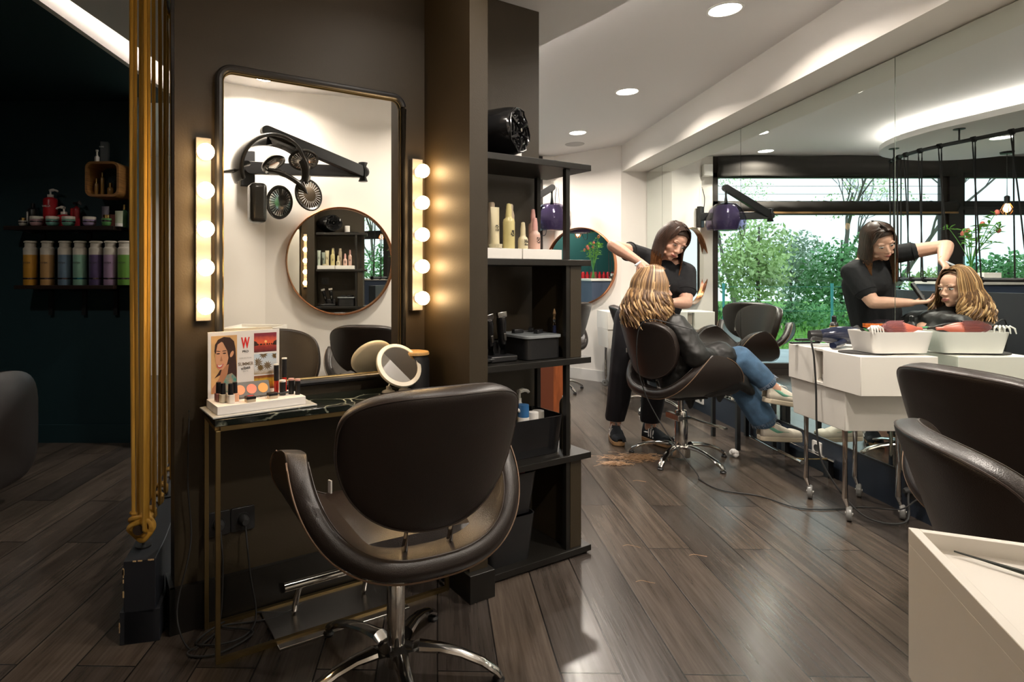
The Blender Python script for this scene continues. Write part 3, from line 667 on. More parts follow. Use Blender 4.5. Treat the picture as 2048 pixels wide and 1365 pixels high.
b.build('spine', mat('dark_grey_comb', (0.05, 0.06, 0.055), 0.35), cb, bevel=0.001)
b = MB()
for i in range(44): b.box((-0.055 + i * 0.0042, -0.012, 0.003), (0.0018, 0.018, 0.003))
b.build('teeth', mat('dark_grey_comb', ()), cb, smooth=False)
MB().tube([(-0.055, 0, 0.003), (-0.15, 0.0, 0.003)], [0.004, 0.0012], 6).build('tail', mat('dark_grey_comb', ()), cb)

# ------------------------------------------------------------------ dressing table, mirror, vanity lights
SR = math.radians(30)    # station local frame: x along the wall (s), y into the wall (-d)
def stl(s, d, z=0.0): return st3(s, d, z)
def stM(s, d, z): return Matrix.Translation(st3(s, d, z)) @ Matrix.Rotation(SR, 4, 'Z')
dt = thing('dressing_table', 'slim brass framed dressing table with black marble top', 'table', tuple(st3(0.087, 0.233, 0)), SR)
W_, D_ = 0.828, 0.212
MB().box((W_ / 2, D_ / 2, 0.724), (W_ + 0.006, D_ + 0.004, 0.020)).build('marble_top', marble_m, dt, bevel=0.0015)
q = 0.014
for x in (0, W_):
    for y in (0, D_):
        MB().box((x + (q / 2 if x == 0 else -q / 2), y + (q / 2 if y == 0 else -q / 2), 0.35), (q, q, 0.70)).build('leg', brass, dt, smooth=False, bevel=0.001)
for z, nm in ((0.706, 'top_rail'), (0.007, 'floor_rail')):
    for y in (q / 2, D_ - q / 2): MB().box((W_ / 2, y, z), (W_ - 2 * q, q, q)).build(nm, brass, dt, smooth=False)
    if z > 0.5:
        for x in (q / 2, W_ - q / 2): MB().box((x, D_ / 2, z), (q, D_ - 2 * q, q)).build('side_rail', brass, dt, smooth=False)
# mirror
mr = thing('dressing_mirror', 'tall mirror with rounded corners in a thin black metal frame on the dressing table wall', 'mirror'); mr.matrix_world = stM(0.485, 0.0, 1.325)
w2, h2 = 0.70, 1.09
out = rrect(w2, h2, 0.045, 8)
MB().tube([(x, -0.017, z) for x, z in out], 0.013, 10, closed=True).build('frame', black_metal, mr)
inn = rrect(w2 - 0.028, h2 - 0.028, 0.035, 8)
MB().tube([(x, -0.020, z) for x, z in inn], 0.0022, 6, closed=True).build('brass_inner_bead', brass, mr)
MB().prism(inn, 0.001, 0.012, Matrix.Rotation(PI / 2, 4, 'X')).build('glass', mirror_w, mr, smooth=False)
# vanity strips
def strip(s, zc, label, side):
    t = thing('vanity_light', label, 'wall light', group='bulb strips beside the dressing mirror'); t.matrix_world = stM(s, 0.0, zc)
    MB().box((0, -0.016, 0), (0.048, 0.030, 0.605)).build('backplate', mat('satin_nickel_strip', (0.16, 0.155, 0.15), 0.45, 0.0), t, bevel=0.002)
    for k in range(5):
        z = 0.248 - 0.125 * k
        sk = MB().lathe([(0.020, 0), (0.020, 0.012), (0.014, 0.014), (0.014, 0.02)], M=Matrix.Translation((0, -0.031, z)) @ Matrix.Rotation(PI / 2, 4, 'X'), seg=18).build('socket', white_pl, t)
        MB().ball((0, -0.073, z), 0.027, 20).build('bulb', bulb_m, t)
    return t
strip(0.085, 1.32, 'vertical strip of five glowing bulbs left of the dressing mirror', -1)
strip(0.893, 1.33, 'vertical strip of five glowing bulbs right of the dressing mirror', 1)

# ---- wall sockets
def socket(M, n, label, m=black_plastic, plugs=0):
    t = thing('wall_socket', label, 'power socket'); t.matrix_world = M
    for i in range(n):
        p = MB().prism(rrect(0.08, 0.08, 0.006, 4), 0.0, 0.008, Matrix.Translation((0.082 * i, 0, 0)) @ Matrix.Rotation(PI / 2, 4, 'X')).build('cover_plate', m, t, bevel=0.001)
        MB().lathe([(0.023, 0.008), (0.022, 0.010), (0.018, 0.0085), (0, 0.0085)], M=Matrix.Translation((0.082 * i, 0, 0)) @ Matrix.Rotation(PI / 2, 4, 'X'), seg=20).build('outlet', mat('socket_insert', (0.03, 0.03, 0.03), 0.3), p)
        if i < plugs:
            MB().lathe([(0, 0.009), (0.018, 0.009), (0.018, 0.03), (0.010, 0.045), (0, 0.045)], M=Matrix.Translation((0.082 * i, 0, 0)) @ Matrix.Rotation(PI / 2, 4, 'X'), seg=16).build('plug', black_rubber, p)
    return t
socket(stM(0.135, 0.0, 0.33), 2, 'black double wall socket with two plugs under the dressing table', plugs=2)
socket(stM(1.11, 0.0, 1.10), 1, 'black wall socket inside the upper shelf compartment')
MXM = lambda y, z: Matrix.Translation((MX - 0.004, y, z)) @ Matrix.Rotation(-PI / 2, 4, 'Z')
socket(MXM(2.80, 0.125), 2, 'black double socket on the navy kickboard by the near trolley leg', plugs=2)
socket(MXM(4.02, 0.11), 1, 'black socket on the navy kickboard beside the client foot')
socket(MXM(3.48, 0.13), 1, 'white socket on the navy kickboard left of the hanging cable', white_pl)
socket(MXM(5.02, 0.11), 2, 'white double socket on the kickboard beneath the client chair', white_pl)
# ---- cables
cable_m = black_rubber
def cable(name, pts, r, label, n=8):
    return tag(MB().tube(spline(pts, n), r, 6).build(name, cable_m), label, 'cable')
a = stl(0.135, 0.04, 0.33); b_ = stl(0.217, 0.04, 0.33)
cable('power_cable', [a, stl(0.14, 0.06, 0.20), stl(0.12, 0.08, 0.02), stl(0.02, 0.14, 0.006), stl(0.10, 0.19, 0.006), stl(0.22, 0.14, 0.010), stl(0.14, 0.05, 0.006), stl(0.30, 0.09, 0.006), stl(0.42, 0.05, 0.006)], 0.003, 'black cable looping on the floor from the left plug under the dressing table')
cable('power_cable', [b_, stl(0.225, 0.07, 0.18), stl(0.24, 0.09, 0.02), stl(0.16, 0.16, 0.012), stl(0.05, 0.10, 0.006), stl(0.20, 0.02, 0.010), stl(0.35, 0.08, 0.006)], 0.003, 'black cable looping on the floor from the right plug under the dressing table')
cable('power_cable', [stl(0.04, 0.035, 0.73), stl(0.035, 0.04, 0.5), stl(0.045, 0.035, 0.3), stl(0.0, 0.06, 0.1), stl(0.03, 0.12, 0.004), stl(0.10, 0.1, 0.012)], 0.0028, 'black cable hanging down the left end of the partition wall')
# dryer cable: trolley top -> kickboard
cable('dryer_cable', [(2.075, 3.00, 0.835), (1.955, 2.93, 0.85), (1.948, 2.905, 0.76), (1.955, 2.90, 0.60), (1.955, 2.89, 0.36), (1.97, 2.86, 0.22), (2.05, 2.78, 0.06), (2.12, 2.72, 0.012), (2.24, 2.70, 0.02), (2.30, 2.76, 0.10), (2.335, 2.80, 0.125)], 0.0045, 'black hair dryer cable hanging from the trolley to the kickboard socket')
cable('iron_cable', [(1.52, 3.30, 0.86), (1.30, 3.42, 0.90), (1.262, 3.46, 0.70), (1.33, 3.50, 0.45), (1.45, 3.42, 0.20), (1.56, 3.33, 0.03), fl(1400, 960, 0.005), fl(1440, 980, 0.005), fl(1520, 993, 0.005), fl(1600, 1017, 0.005), fl(1690, 1018, 0.005), fl(1727, 1015, 0.006), (2.24, 2.74, 0.06), (2.30, 2.72, 0.11), (2.335, 2.72, 0.125)], 0.0035, 'thin black straightener cable running across the floor to the kickboard', 10)

# ---- chrome footrests
def footrest(label, loc, rz):
    t = thing('footrest', label, 'footrest', loc, rz, 'chrome T-bar footrests')
    MB().box((0, 0, 0.004), (0.46, 0.24, 0.008)).build('floor_plate', brushed, t, bevel=0.002)
    for x in (-0.13, 0.13):
        MB().tube(spline([(x, 0.05, 0.008), (x, 0.03, 0.06), (x, 0.0, 0.11), (x, -0.04, 0.150)], 5), 0.010, 12).build('support', chrome, t)
    MB().prism(rrect(0.075, 0.028, 0.013, 5), -0.20, 0.20, Matrix.Translation((0, -0.045, 0.155)) @ Matrix.Rotation(math.radians(-25), 4, 'X') @ Matrix.Rotation(PI / 2, 4, 'Y') @ Matrix.Rotation(PI / 2, 4, 'Z')).build('foot_bar', chrome, t)
    return t
f0 = footrest('chrome footrest standing on its plate under the dressing table', tuple(st3(0.50, 0.145, 0)), SR)
dup(f0, (1.40, 6.50, 0), math.radians(-46), 'chrome footrest on the floor at the slanted far wall')
# bench frame and wall footrest below the mirror
bf = thing('console_frame', 'low black metal console frame standing below the mirror behind the client chair', 'console', (2.21, 4.04, 0))
for x in (-0.12, 0.12):
    for y in (-0.165, 0.165): MB().box((x, y, 0.17), (0.024, 0.024, 0.34)).build('leg', black_metal, bf, smooth=False)
MB().box((0, 0, 0.352), (0.264, 0.354, 0.024)).build('top', black_metal, bf, smooth=False, bevel=0.002)
wf = thing('wall_footrest', 'chrome bar footrest on black brackets under the client trainers', 'footrest', (2.20, 3.55, 0))
MB().tube([(-0.06, -0.26, 0.105), (-0.06, 0.26, 0.105)], 0.012, 12).build('front_bar', chrome, wf)
MB().tube([(0.13, -0.26, 0.105), (0.13, 0.26, 0.105)], 0.012, 12).build('rear_bar', chrome, wf)
for y in (-0.2, 0.2):
    MB().tube([(-0.06, y, 0.105), (0.13, y, 0.105)], 0.008, 10).build('cross_bar', brass, wf)
    MB().box((0.13, y, 0.048), (0.03, 0.04, 0.096)).build('bracket', black_metal, wf, smooth=False)

# ------------------------------------------------------------------ open shelf unit
su = thing('shelf_unit', 'tall black open shelf unit with five boards at the end of the partition', 'shelf'); su.matrix_world = stM(1.036, 0.285, 0)
SW, SD = 0.552, 0.262
for z, ex in ((0.035, 0.0), (0.425, 0.0), (0.825, 0.0), (1.232, 0.0), (1.632, 0.0)):
    MB().box((SW / 2, SD / 2 + 0.006, z - 0.0125), (SW, SD + 0.012, 0.025)).build('shelf_board', shelf_black, su, smooth=False, bevel=0.0015)
MB().box((SW / 2, SD / 2, 0.006), (SW - 0.03, SD - 0.02, 0.012)).build('plinth', shelf_black, su, smooth=False)
for z0, z1 in ((0.0352, 0.4), (0.8252, 1.207)):
    MB().box((0.478, SD / 2 + 0.004, (z0 + z1) / 2), (0.062, SD - 0.02, z1 - z0)).build('end_panel', black_paint, su, smooth=False, bevel=0.0015)
for z0, z1 in ((0.0352, 0.4), (0.4252, 0.8), (0.8252, 1.207), (1.2322, 1.607)):
    for x, y in ((0.432, 0.022), (0.475, 0.25)):
        MB().box((x, y, (z0 + z1) / 2), (0.020, 0.020, z1 - z0)).build('post', shelf_black, su, smooth=False)

# storage bins: open tapered boxes
def bin_(label, M, w0, d0, h, m, cat='storage box', name='storage_bin', group=None, th=0.004, taper=0.86, handle=False):
    t = tag(bpy.data.objects.new('x', None), label, cat)
    bpy.data.objects.remove(t)
    o = MB()
    def ring(w, d, z): return [(x * w / 1.0, y * d / 1.0, z) for x, y in rrect(1, 1, 0.12, 4)]
    R = [ring(w0 * taper, d0 * taper, 0), ring(w0, d0, h), ring(w0 - 2 * th, d0 - 2 * th, h), ring(w0 * taper - 2 * th, d0 * taper - 2 * th, th)]
    n = len(R[0]); vs = [v for r_ in R for v in r_]
    f = [tuple(range(n))[::-1]]
    for k in range(3): f += [(k * n + i, k * n + (i + 1) % n, (k + 1) * n + (i + 1) % n, (k + 1) * n + i) for i in range(n)]
    f.append(tuple(3 * n + i for i in range(n)))
    o.add(vs, f); ob = o.build(name, m, smooth=True, angle=50); ob.matrix_world = M
    if handle:
        tbc = MB().prism(rrect(0.065, 0.022, 0.010, 5), -0.0015, 0.0015, Matrix.Translation((0.0, -d0 / 2 * 0.985, h - 0.030)) @ Matrix.Rotation(PI / 2 - 0.09, 4, 'X')).build('handle_opening', mat('shadowy_gap', (0.02, 0.02, 0.02), 0.8), ob)
    return tag(ob, label, cat, group)
bin_('lower black storage bin on the bottom shelf', stM(1.19, 0.150, 0.0352) , 0.235, 0.235, 0.185, black_plastic, group='black bins on the bottom shelf', taper=0.84)
bin_('upper black storage bin holding pink fabric, stacked on the lower one', stM(1.19, 0.150, 0.2212), 0.25, 0.235, 0.165, black_plastic, group='black bins on the bottom shelf', taper=0.84)
bin_('glossy black bin full of bottles on the second shelf', stM(1.30, 0.130, 0.4262), 0.385, 0.205, 0.155, mat('gloss_black_plastic', (0.010, 0.010, 0.011), 0.12), taper=0.90)
r = random.Random(5)
ct = MB()
def cloth(u, v): 
    x, y = (u - .5) * 0.19, (v - .5) * 0.17
    return (x, y, 0.125 + 0.045 * noise.noise(Vector((u * 4, v * 4, 1.3))) + 0.02 * noise.noise(Vector((u * 11, v * 9, 4))))
ct.grid(cloth, 30, 30)
o = ct.build('pink_towel', mat('dusty_pink_cloth', (0.42, 0.10, 0.13), 0.9, bump=(200, 0.4)), solid=0.008); o.matrix_world = stM(1.19, 0.150, 0.2212); tag(o, 'crumpled dusty pink cloth in the upper black bin', 'towel')
tb = thing('lidded_box', 'black lidded box with clear rim on the middle shelf', 'box'); tb.matrix_world = stM(1.36, 0.150, 0.8262)
MB().prism(rrect(0.185, 0.20, 0.025, 5), 0.0, 0.085).build('body', black_plastic, tb, bevel=0.003)
MB().prism(rrect(0.20, 0.215, 0.03, 5), 0.086, 0.098).build('clear_lid', mat('frosted_lid', (0.22, 0.24, 0.25), 0.25), tb, bevel=0.002)
for i, (x, y) in enumerate(((-0.04, 0.02), (0.03, -0.03), (0.05, 0.04))):
    o = MB().box((x, y, 0.107), (0.05, 0.022, 0.016), 0.4 * i).build('clipper_comb', black_plastic, bevel=0.003); o.matrix_world = stM(1.36, 0.150, 0.8262); tag(o, 'small black clipper guard lying on the lidded box, %s' % ['leftmost', 'nearest the front edge', 'at the back right'][i], 'clipper guard', 'clipper guards')
# ------------------------------------------------------------------ bottles and small products
def bottle(name, label, cat, M, prof, m, cap=None, capm=None, band=None, bandm=None, seg=24, group=None, sx=1, sy=1, extra=None, mark=None):
    t = thing(name, label, cat, group=group); t.matrix_world = M
    b = MB().lathe(prof, seg=seg, sx=sx, sy=sy).build('body', m, t, angle=50)
    if cap: MB().lathe(cap, seg=seg, sx=sx if extra != 'round' else 1, sy=sy if extra != 'round' else 1).build('cap', capm, t, angle=40)
    if band:
        for bb in band: MB().lathe([(0, bb[1]), (bb[0], bb[1]), (bb[0], bb[2]), (0, bb[2])], seg=seg, sx=sx, sy=sy).build('label_band', bandm, b, angle=50)
    return t
TR = Matrix.Translation
def shoulder(r, h, neck=0.4, sh=0.02): return [(0, 0), (r * 0.93, 0), (r, 0.004), (r, h - sh), (r * 0.9, h - sh * .4), (r * neck, h), (r * neck, h + 0.006), (0, h + 0.006)]

# teal wall shelves
def wshelf(x0, x1, z, label, bx):
    t = thing('wall_shelf', label, 'shelf', ((x0 + x1) / 2, 4.05, z), group='dark wooden shelves on the teal wall'); hw = (x1 - x0) / 2
    MB().box((0, -0.10, -0.0125), (2 * hw, 0.20, 0.025)).build('board', mat('espresso_wood', (0.020, 0.010, 0.007), 0.35, var=(5, 0.3, (1, 10, 10))), t, smooth=False, bevel=0.002)
    for x in bx:
        br = MB().box((x, -0.012, -0.12), (0.028, 0.024, 0.18)).box((x, -0.09, -0.035), (0.028, 0.16, 0.016)).build('bracket', black_metal, t, smooth=False)
    return t
wshelf(-2.80, -1.95 - 0.12, 1.495, 'upper dark shelf on the teal wall carrying jars and pump bottles', (-0.22, 0.1))
wshelf(-2.73, -2.07, 1.10, 'lower dark shelf on the teal wall carrying large shampoo bottles', (-0.2, 0.03, 0.25))
cols = [('gold', (0.50, 0.25, 0.03)), ('tan', (0.45, 0.27, 0.11)), ('steel blue', (0.13, 0.20, 0.27)), ('mint', (0.22, 0.40, 0.30)), ('dark violet', (0.10, 0.07, 0.16)), ('lilac', (0.36, 0.25, 0.38)), ('green', (0.14, 0.32, 0.06))]
capw = mat('ivory_cap', (0.60, 0.56, 0.48), 0.45)
foil = mat('dark_foil_band', (0.18, 0.14, 0.16), 0.2, 0.9)
for i, (cn, c) in enumerate(cols):
    px = (61, 95, 130, 160, 192, 221, 249)[i]
    x = (px - CX) / F * 3.93
    hh = 0.30 - 0.003 * i
    t = thing('shampoo_bottle', '%s shampoo bottle with ivory cap on the lower teal wall shelf' % cn, 'bottle', (x, 3.93, 1.10), group='row of large bottles on the lower shelf')
    m = mat('pearl_%s' % cn.replace(' ', '_'), c, 0.35, coat=0.3)
    bd = MB().lathe([(0, 0), (0.040, 0), (0.0425, 0.004), (0.0425, 0.205), (0, 0.205)], seg=28).build('body', m, t, angle=50)
    MB().lathe([(0.0428, 0.205), (0.0428, 0.248), (0.034, 0.258), (0.034, 0.285), (0.040, 0.287), (0.040, 0.296), (0.03, 0.300), (0, 0.300)], seg=28).build('cap', capw, t, angle=35)
    MB().lathe([(0.0430, 0.040), (0.0430, 0.050)], seg=28).build('foil_band', foil if cn != 'mint' else mat('teal_foil', (0.02, 0.2, 0.25), 0.2, 0.8), bd)
    text('SYSTEM', 0.016, TR((0, -0.0435, 0.15)) @ Matrix.Rotation(PI / 2, 4, 'X'), mat('print_dark', (0.05, 0.045, 0.05), 0.5), 'lettering', bd, 0.0004)
sh = 1.4955
def shx(px, Y=3.93): return (px - CX) / F * Y
# jars
for i, (px, r_, h_, c, lb) in enumerate(((46, 0.026, 0.055, (0.5, 0.48, 0.42), 'small white jar with gold cap at the left end of the upper shelf'), (73, 0.040, 0.065, (0.42, 0.26, 0.28), 'rose coloured jar, second from the left on the upper shelf'),
        (105, 0.040, 0.065, (0.16, 0.38, 0.33), 'turquoise jar in front of the red pump bottle'), (137, 0.040, 0.065, (0.15, 0.36, 0.27), 'mint jar with black band on the upper shelf'), (179, 0.040, 0.062, (0.36, 0.29, 0.46), 'lilac jar standing alone right of the mint jar'), (213, 0.030, 0.075, (0.10, 0.30, 0.09), 'green jar with gold lid in front of the grey tube'))):
    t = thing('cream_jar', lb, 'jar', (shx(px, 3.88), 3.88, sh), group='jars on the upper teal wall shelf')
    m = mat('jar_%d' % i, c, 0.3, coat=0.4)
    bd = MB().lathe([(0, 0), (r_ * .6, 0), (r_ * .85, 0.006), (r_, h_ * .35), (r_, h_ * .68), (0, h_ * .68)], seg=26).build('body', m, t, angle=50)
    MB().lathe([(0, h_ * .70), (r_, h_ * .70), (r_, h_ * .95), (r_ * .96, h_), (0, h_)] if i not in (0, 5) else [(r_ * .7, h_ * .68), (r_ * .7, h_), (0, h_)], seg=26).build('lid', capw if i not in (0, 5) else gold_m, t, angle=40)
    MB().lathe([(r_ * 1.004, h_ * .38), (r_ * 1.004, h_ * .52)], seg=26).build('label_band', foil, bd)
def pump(M, r_, h_, m, label, cm=white_pl, grp=None, name='pump_bottle', spray=False, body_m=None):
    t = thing(name, label, 'bottle', group=grp); t.matrix_world = M
    bd = MB().lathe(shoulder(r_, h_, 0.42), seg=26).build('body', m, t, angle=50)
    MB().lathe([(r_ * .45, h_), (r_ * .45, h_ + 0.018), (0.006, h_ + 0.020), (0.006, h_ + 0.045), (0, h_ + 0.045)], seg=18).build('collar', cm, t, angle=40)
    MB().tube(spline([(-0.006, 0, h_ + 0.045), (0.02, 0, h_ + 0.050), (0.045, 0, h_ + 0.044), (0.05, 0, h_ + 0.036)], 4), [0.010] * 5 + [0.007] * 7 + [0.005], 8).build('nozzle', cm, t)
    return t, bd
t, bd = pump(TR((shx(101, 3.97), 3.97, sh)), 0.044, 0.205, red_pl, 'tall red pump bottle with white nozzle on the upper shelf')
text('WELLA', 0.018, TR((0, -0.045, 0.14)) @ Matrix.Rotation(PI / 2, 4, 'X'), white_pl, 'lettering', bd, 0.0004)
t, bd = pump(TR((shx(128, 3.95), 3.95, sh)), 0.045, 0.085, red_pl, 'short red pump jar with white nozzle right of the tall red bottle'); t.rotation_euler.z += PI
t = thing('spray_bottle', 'red tinted spray bottle with clear trigger head', 'bottle', (shx(153, 3.98), 3.98, sh), group=None)
MB().lathe(shoulder(0.022, 0.14, 0.4), seg=20).build('body', mat('red_tint', (0.35, 0.02, 0.03), 0.15, coat=0.4), t, angle=50)
MB().tube([(-0.02, 0, 0.165), (0.02, 0, 0.172), (0.035, 0, 0.155)], [0.010, 0.014, 0.004], 8).cyl((0, 0, 0.145), (0, 0, 0.165), 0.011).build('trigger_head', mat('smoky_clear_plastic', (0.12, 0.11, 0.11), 0.2), t)
t = thing('spray_bottle', 'slim red tube bottle left of the trigger spray bottle', 'bottle', (shx(145, 4.0), 4.0, sh))
MB().lathe([(0, 0), (0.014, 0), (0.014, 0.09), (0, 0.09)]).build('body', red_pl, t); MB().lathe([(0.013, 0.09), (0.013, 0.13), (0.008, 0.135), (0, 0.135)]).build('cap', red_pl, t)
t = thing('dark_bottle', 'black bottle with white side label at the left of the upper shelf', 'bottle', (shx(66, 3.98), 3.98, sh))
bd = MB().lathe(shoulder(0.032, 0.135, 0.4), seg=22).build('body', black_plastic, t, angle=50); MB().lathe([(0.013, 0.138), (0.013, 0.165), (0, 0.165)]).build('cap', black_plastic, t, angle=40)
MB().box((-0.022, -0.026, 0.06), (0.018, 0.004, 0.09), -0.6).build('paper_label', white_card, bd, smooth=False)
def tube_pack(M, w_, h_, m, capm_, label, up=True, grp=None, capr=None):
    t = thing('cosmetic_tube', label, 'tube', group=grp); t.matrix_world = M
    ch = 0.02; cr = capr or w_ * .42
    V = lambda u, v: (math.cos(u * 2 * PI) * w_ / 2 * (0.85 + .15 * v), math.sin(u * 2 * PI) * w_ / 2 * .8 * (1 - v) ** .7 + math.sin(u * 2 * PI) * 0.001, ch + (h_ - ch) * v)
    bd = MB().grid(V, 22, 8, closed_u=True).build('body', m, t, angle=60)
    MB().lathe([(0, 0), (cr, 0), (cr, ch), (0, ch)]).build('cap', capm_, t, angle=40)
    return t, bd
tube_pack(TR((shx(211, 3.98), 3.98, sh)), 0.052, 0.145, mat('mauve_grey_tube', (0.20, 0.18, 0.22), 0.4), gold_m, 'mauve grey tube behind the green jar')
tube_pack(TR((shx(238, 3.90), 3.90, sh)), 0.054, 0.105, mat('white_green_tube', (0.50, 0.55, 0.40), 0.4), white_pl, 'white and green tube near the right end of the upper shelf')
t = thing('slim_bottle', 'slim green bottle with gold cap at the right end of the upper shelf', 'bottle', (shx(249, 3.98), 3.98, sh))
MB().lathe(shoulder(0.021, 0.115, .5)).build('body', mat('green_bottle', (0.05, 0.14, 0.06), 0.3), t, angle=50); MB().lathe([(0.012, 0.12), (0.012, 0.155), (0, 0.155)]).build('cap', gold_m, t, angle=40)
o = MB().box((shx(226, 4.0), 4.0, sh + 0.045), (0.05, 0.03, 0.09)).build('product_box', mat('rust_carton', (0.20, 0.05, 0.03), 0.6), smooth=False, bevel=0.001); tag(o, 'small rust red carton between the tubes on the upper shelf', 'box')
# round-cornered wooden cube shelf
wx0, wx1 = shx(168, 3.85), shx(236, 3.85)
ws = thing('wooden_cube_shelf', 'rounded wooden box shelf hanging on the teal wall above the jars', 'shelf', ((wx0 + wx1) / 2, 4.05, 1.17 + (550 - 358) / F * 3.86))
W1 = wx1 - wx0; o1 = rrect(W1, 0.235, 0.045, 8); i1 = rrect(W1 - 0.03, 0.205, 0.035, 8); n = len(o1)
b = MB(); vs = [(x, y, z) for y in (-0.19, -0.001) for ring in (o1, i1) for (x, z) in ring]
fs = []
for k in range(n):
    j = (k + 1) % n
    fs += [(k, j, n + j, n + k), (2 * n + k, 3 * n + k, 3 * n + j, 2 * n + j), (k, 2 * n + k, 2 * n + j, j), (n + k, n + j, 3 * n + j, 3 * n + k)]
b.add(vs, fs); b.build('shell', oak, ws, angle=30)
cz = 1.17 + (550 - 358) / F * 3.86; zf = cz - 0.1025
for i, (px, r_, h_, lb) in enumerate(((193, 0.012, 0.085, 'gold oil bottle at the left inside the wooden box shelf'), (205, 0.011, 0.125, 'tall gold vial in the middle of the wooden box shelf'), (221, 0.020, 0.055, 'squat amber bottle at the right inside the wooden box shelf'))):
    t = thing('oil_bottle', lb, 'bottle', (shx(px, 3.93), 3.93, zf + 0.0005), group='amber oil bottles in the wooden box')
    MB().lathe(shoulder(r_, h_, .5, 0.01)).build('body', mat('amber_glass', (0.35, 0.20, 0.06), 0.15, coat=.5), t, angle=50); MB().lathe([(r_ * .55, h_), (r_ * .55, h_ + 0.03), (0, h_ + 0.03)]).build('cap', gold_m, t, angle=40)
zt = cz + 0.118
t = thing('dropper_bottle', 'small white pump bottle on top of the wooden box shelf', 'bottle', (shx(194, 3.92), 3.92, zt))
MB().lathe(shoulder(0.016, 0.045, .5, 0.008)).build('body', white_pl, t, angle=50); MB().lathe([(0.006, 0.045), (0.006, 0.075), (0.009, 0.077), (0.009, 0.088), (0, 0.088)]).build('pump', white_pl, t)
o = MB().box((shx(210, 3.95), 3.95, zt + 0.073), (0.048, 0.048, 0.146), 0.3).build('carton', mat('slate_carton', (0.07, 0.08, 0.085), 0.5), smooth=False, bevel=0.001); tag(o, 'dark grey carton standing on top of the wooden box shelf', 'box')
text('LUXE', 0.012, TR((shx(210, 3.95) - 0.008, 3.9225, zt + 0.11)) @ Matrix.Rotation(0.3, 4, 'Z') @ Matrix.Rotation(PI / 2, 4, 'X'), white_pl, 'lettering', o)

# ---- products on the open shelf unit (fourth board)
def ubox(label, s0, s1, d0, d1, z, h, m, name='product_tray', cat='tray'):
    o = MB().box(((s1 - s0) / 2, (d1 - d0) / 2, h / 2), (s1 - s0, d1 - d0, h)).build(name, m, smooth=False, bevel=0.0015); o.matrix_world = stM(s0, d1, z); return tag(o, label, cat)
ubox('white display tray at the left on the fourth board', 1.045, 1.235, 0.035, 0.262, 1.2325, 0.040, white_pl)
ubox('white display tray at the right on the fourth board', 1.240, 1.445, 0.035, 0.262, 1.2325, 0.040, white_pl)
cream = mat('cream_plastic', (0.62, 0.55, 0.36), 0.4); yel = mat('pale_yellow_bottle', (0.60, 0.52, 0.24), 0.3); pk = mat('pale_pink_bottle', (0.62, 0.40, 0.33), 0.35); beige = mat('beige_can', (0.48, 0.38, 0.27), 0.4)
ink = mat('black_print', (0.02, 0.02, 0.02), 0.6)
ZT = 1.2730
def mark(par, r_, z, k=0.55):
    # small black typographic block, four squares of bars
    b = MB(); rr = random.Random(int(z * 1e4))
    for i in range(4):
        for j in range(5):
            if rr.random() < .75: b.box((-0.006 + i * 0.004, -r_ - 0.0006, z - 0.008 + j * 0.005), (0.0032, 0.001, 0.0036))
    b.build('printed_logo', ink, par, smooth=False)
def prod(kind, s, d, label, m, h=0.13, r_=0.02):
    M = stM(s, d, ZT)
    if kind == 'tube': t, bd = tube_pack(M, r_ * 2.2, h, m, m, label, grp='hair care products on the fourth board', capr=r_ * .95)
    elif kind == 'spray':
        t = thing('spray_bottle', label, 'bottle', group='hair care products on the fourth board'); t.matrix_world = M
        bd = MB().lathe(shoulder(r_, h, .55, 0.018)).build('body', m, t, angle=50)
        MB().lathe([(r_ * .55, h), (r_ * .55, h + 0.03), (r_ * .4, h + 0.055), (0, h + 0.058)], sx=1, sy=.8).build('spray_head', m if m is not pk else pink_pl, t, angle=40)
    elif kind == 'can':
        t = thing('hair_spray_can', label, 'can', group='hair care products on the fourth board'); t.matrix_world = M
        bd = MB().lathe([(0, 0), (r_, 0.002), (r_, h - 0.02), (r_ * .8, h), (0, h)]).build('body', m, t, angle=50)
        MB().lathe([(r_ * .75, h), (r_ * .75, h + 0.022), (r_ * .6, h + 0.028), (0, h + 0.028)]).build('cap', m, t, angle=40)
    else:
        t = thing('product_jar', label, 'jar', group='hair care products on the fourth board'); t.matrix_world = M
        bd = MB().lathe([(0, 0), (r_, 0.001), (r_, h), (0, h)]).build('body', m, t, angle=50); MB().lathe([(r_ * 1.02, h * .6), (r_ * 1.02, h + 0.002), (0, h + 0.002)]).build('lid', m, t, angle=40)
    if kind != 'jar': mark(bd, r_ * (.8 if kind == 'tube' else 1.0), h * .48)
mintp = mat('pale_mint_tube', (0.48, 0.55, 0.46), 0.35)
prod('tube', 1.060, 0.22, 'pale mint tube at the left end of the white trays', mintp, 0.165, 0.018)
prod('tube', 1.148, 0.20, 'cream tube standing beside the small jar', cream, 0.165, 0.020)
prod('jar', 1.125, 0.235, 'low cream jar at the front of the left tray', cream, 0.014, 0.026)
prod('can', 1.205, 0.10, 'beige spray can behind the yellow spray bottle', beige, 0.17, 0.019)
prod('spray', 1.210, 0.21, 'pale yellow spray bottle in the middle of the trays', yel, 0.125, 0.024)
prod('can', 1.285, 0.12, 'beige spray can with rounded cap behind the small pump', beige, 0.165, 0.020)
prod('spray', 1.270, 0.225, 'small cream pump bottle at the front of the right tray', cream, 0.052, 0.020)
prod('spray', 1.345, 0.21, 'pink bottle with ivory pump at the right of the trays', pk, 0.075, 0.022)
prod('spray', 1.395, 0.14, 'tall pink spray bottle at the back right of the trays', pk, 0.120, 0.020)
prod('tube', 1.095, 0.08, 'pale mint tube standing at the back left of the trays', mintp, 0.15, 0.018)
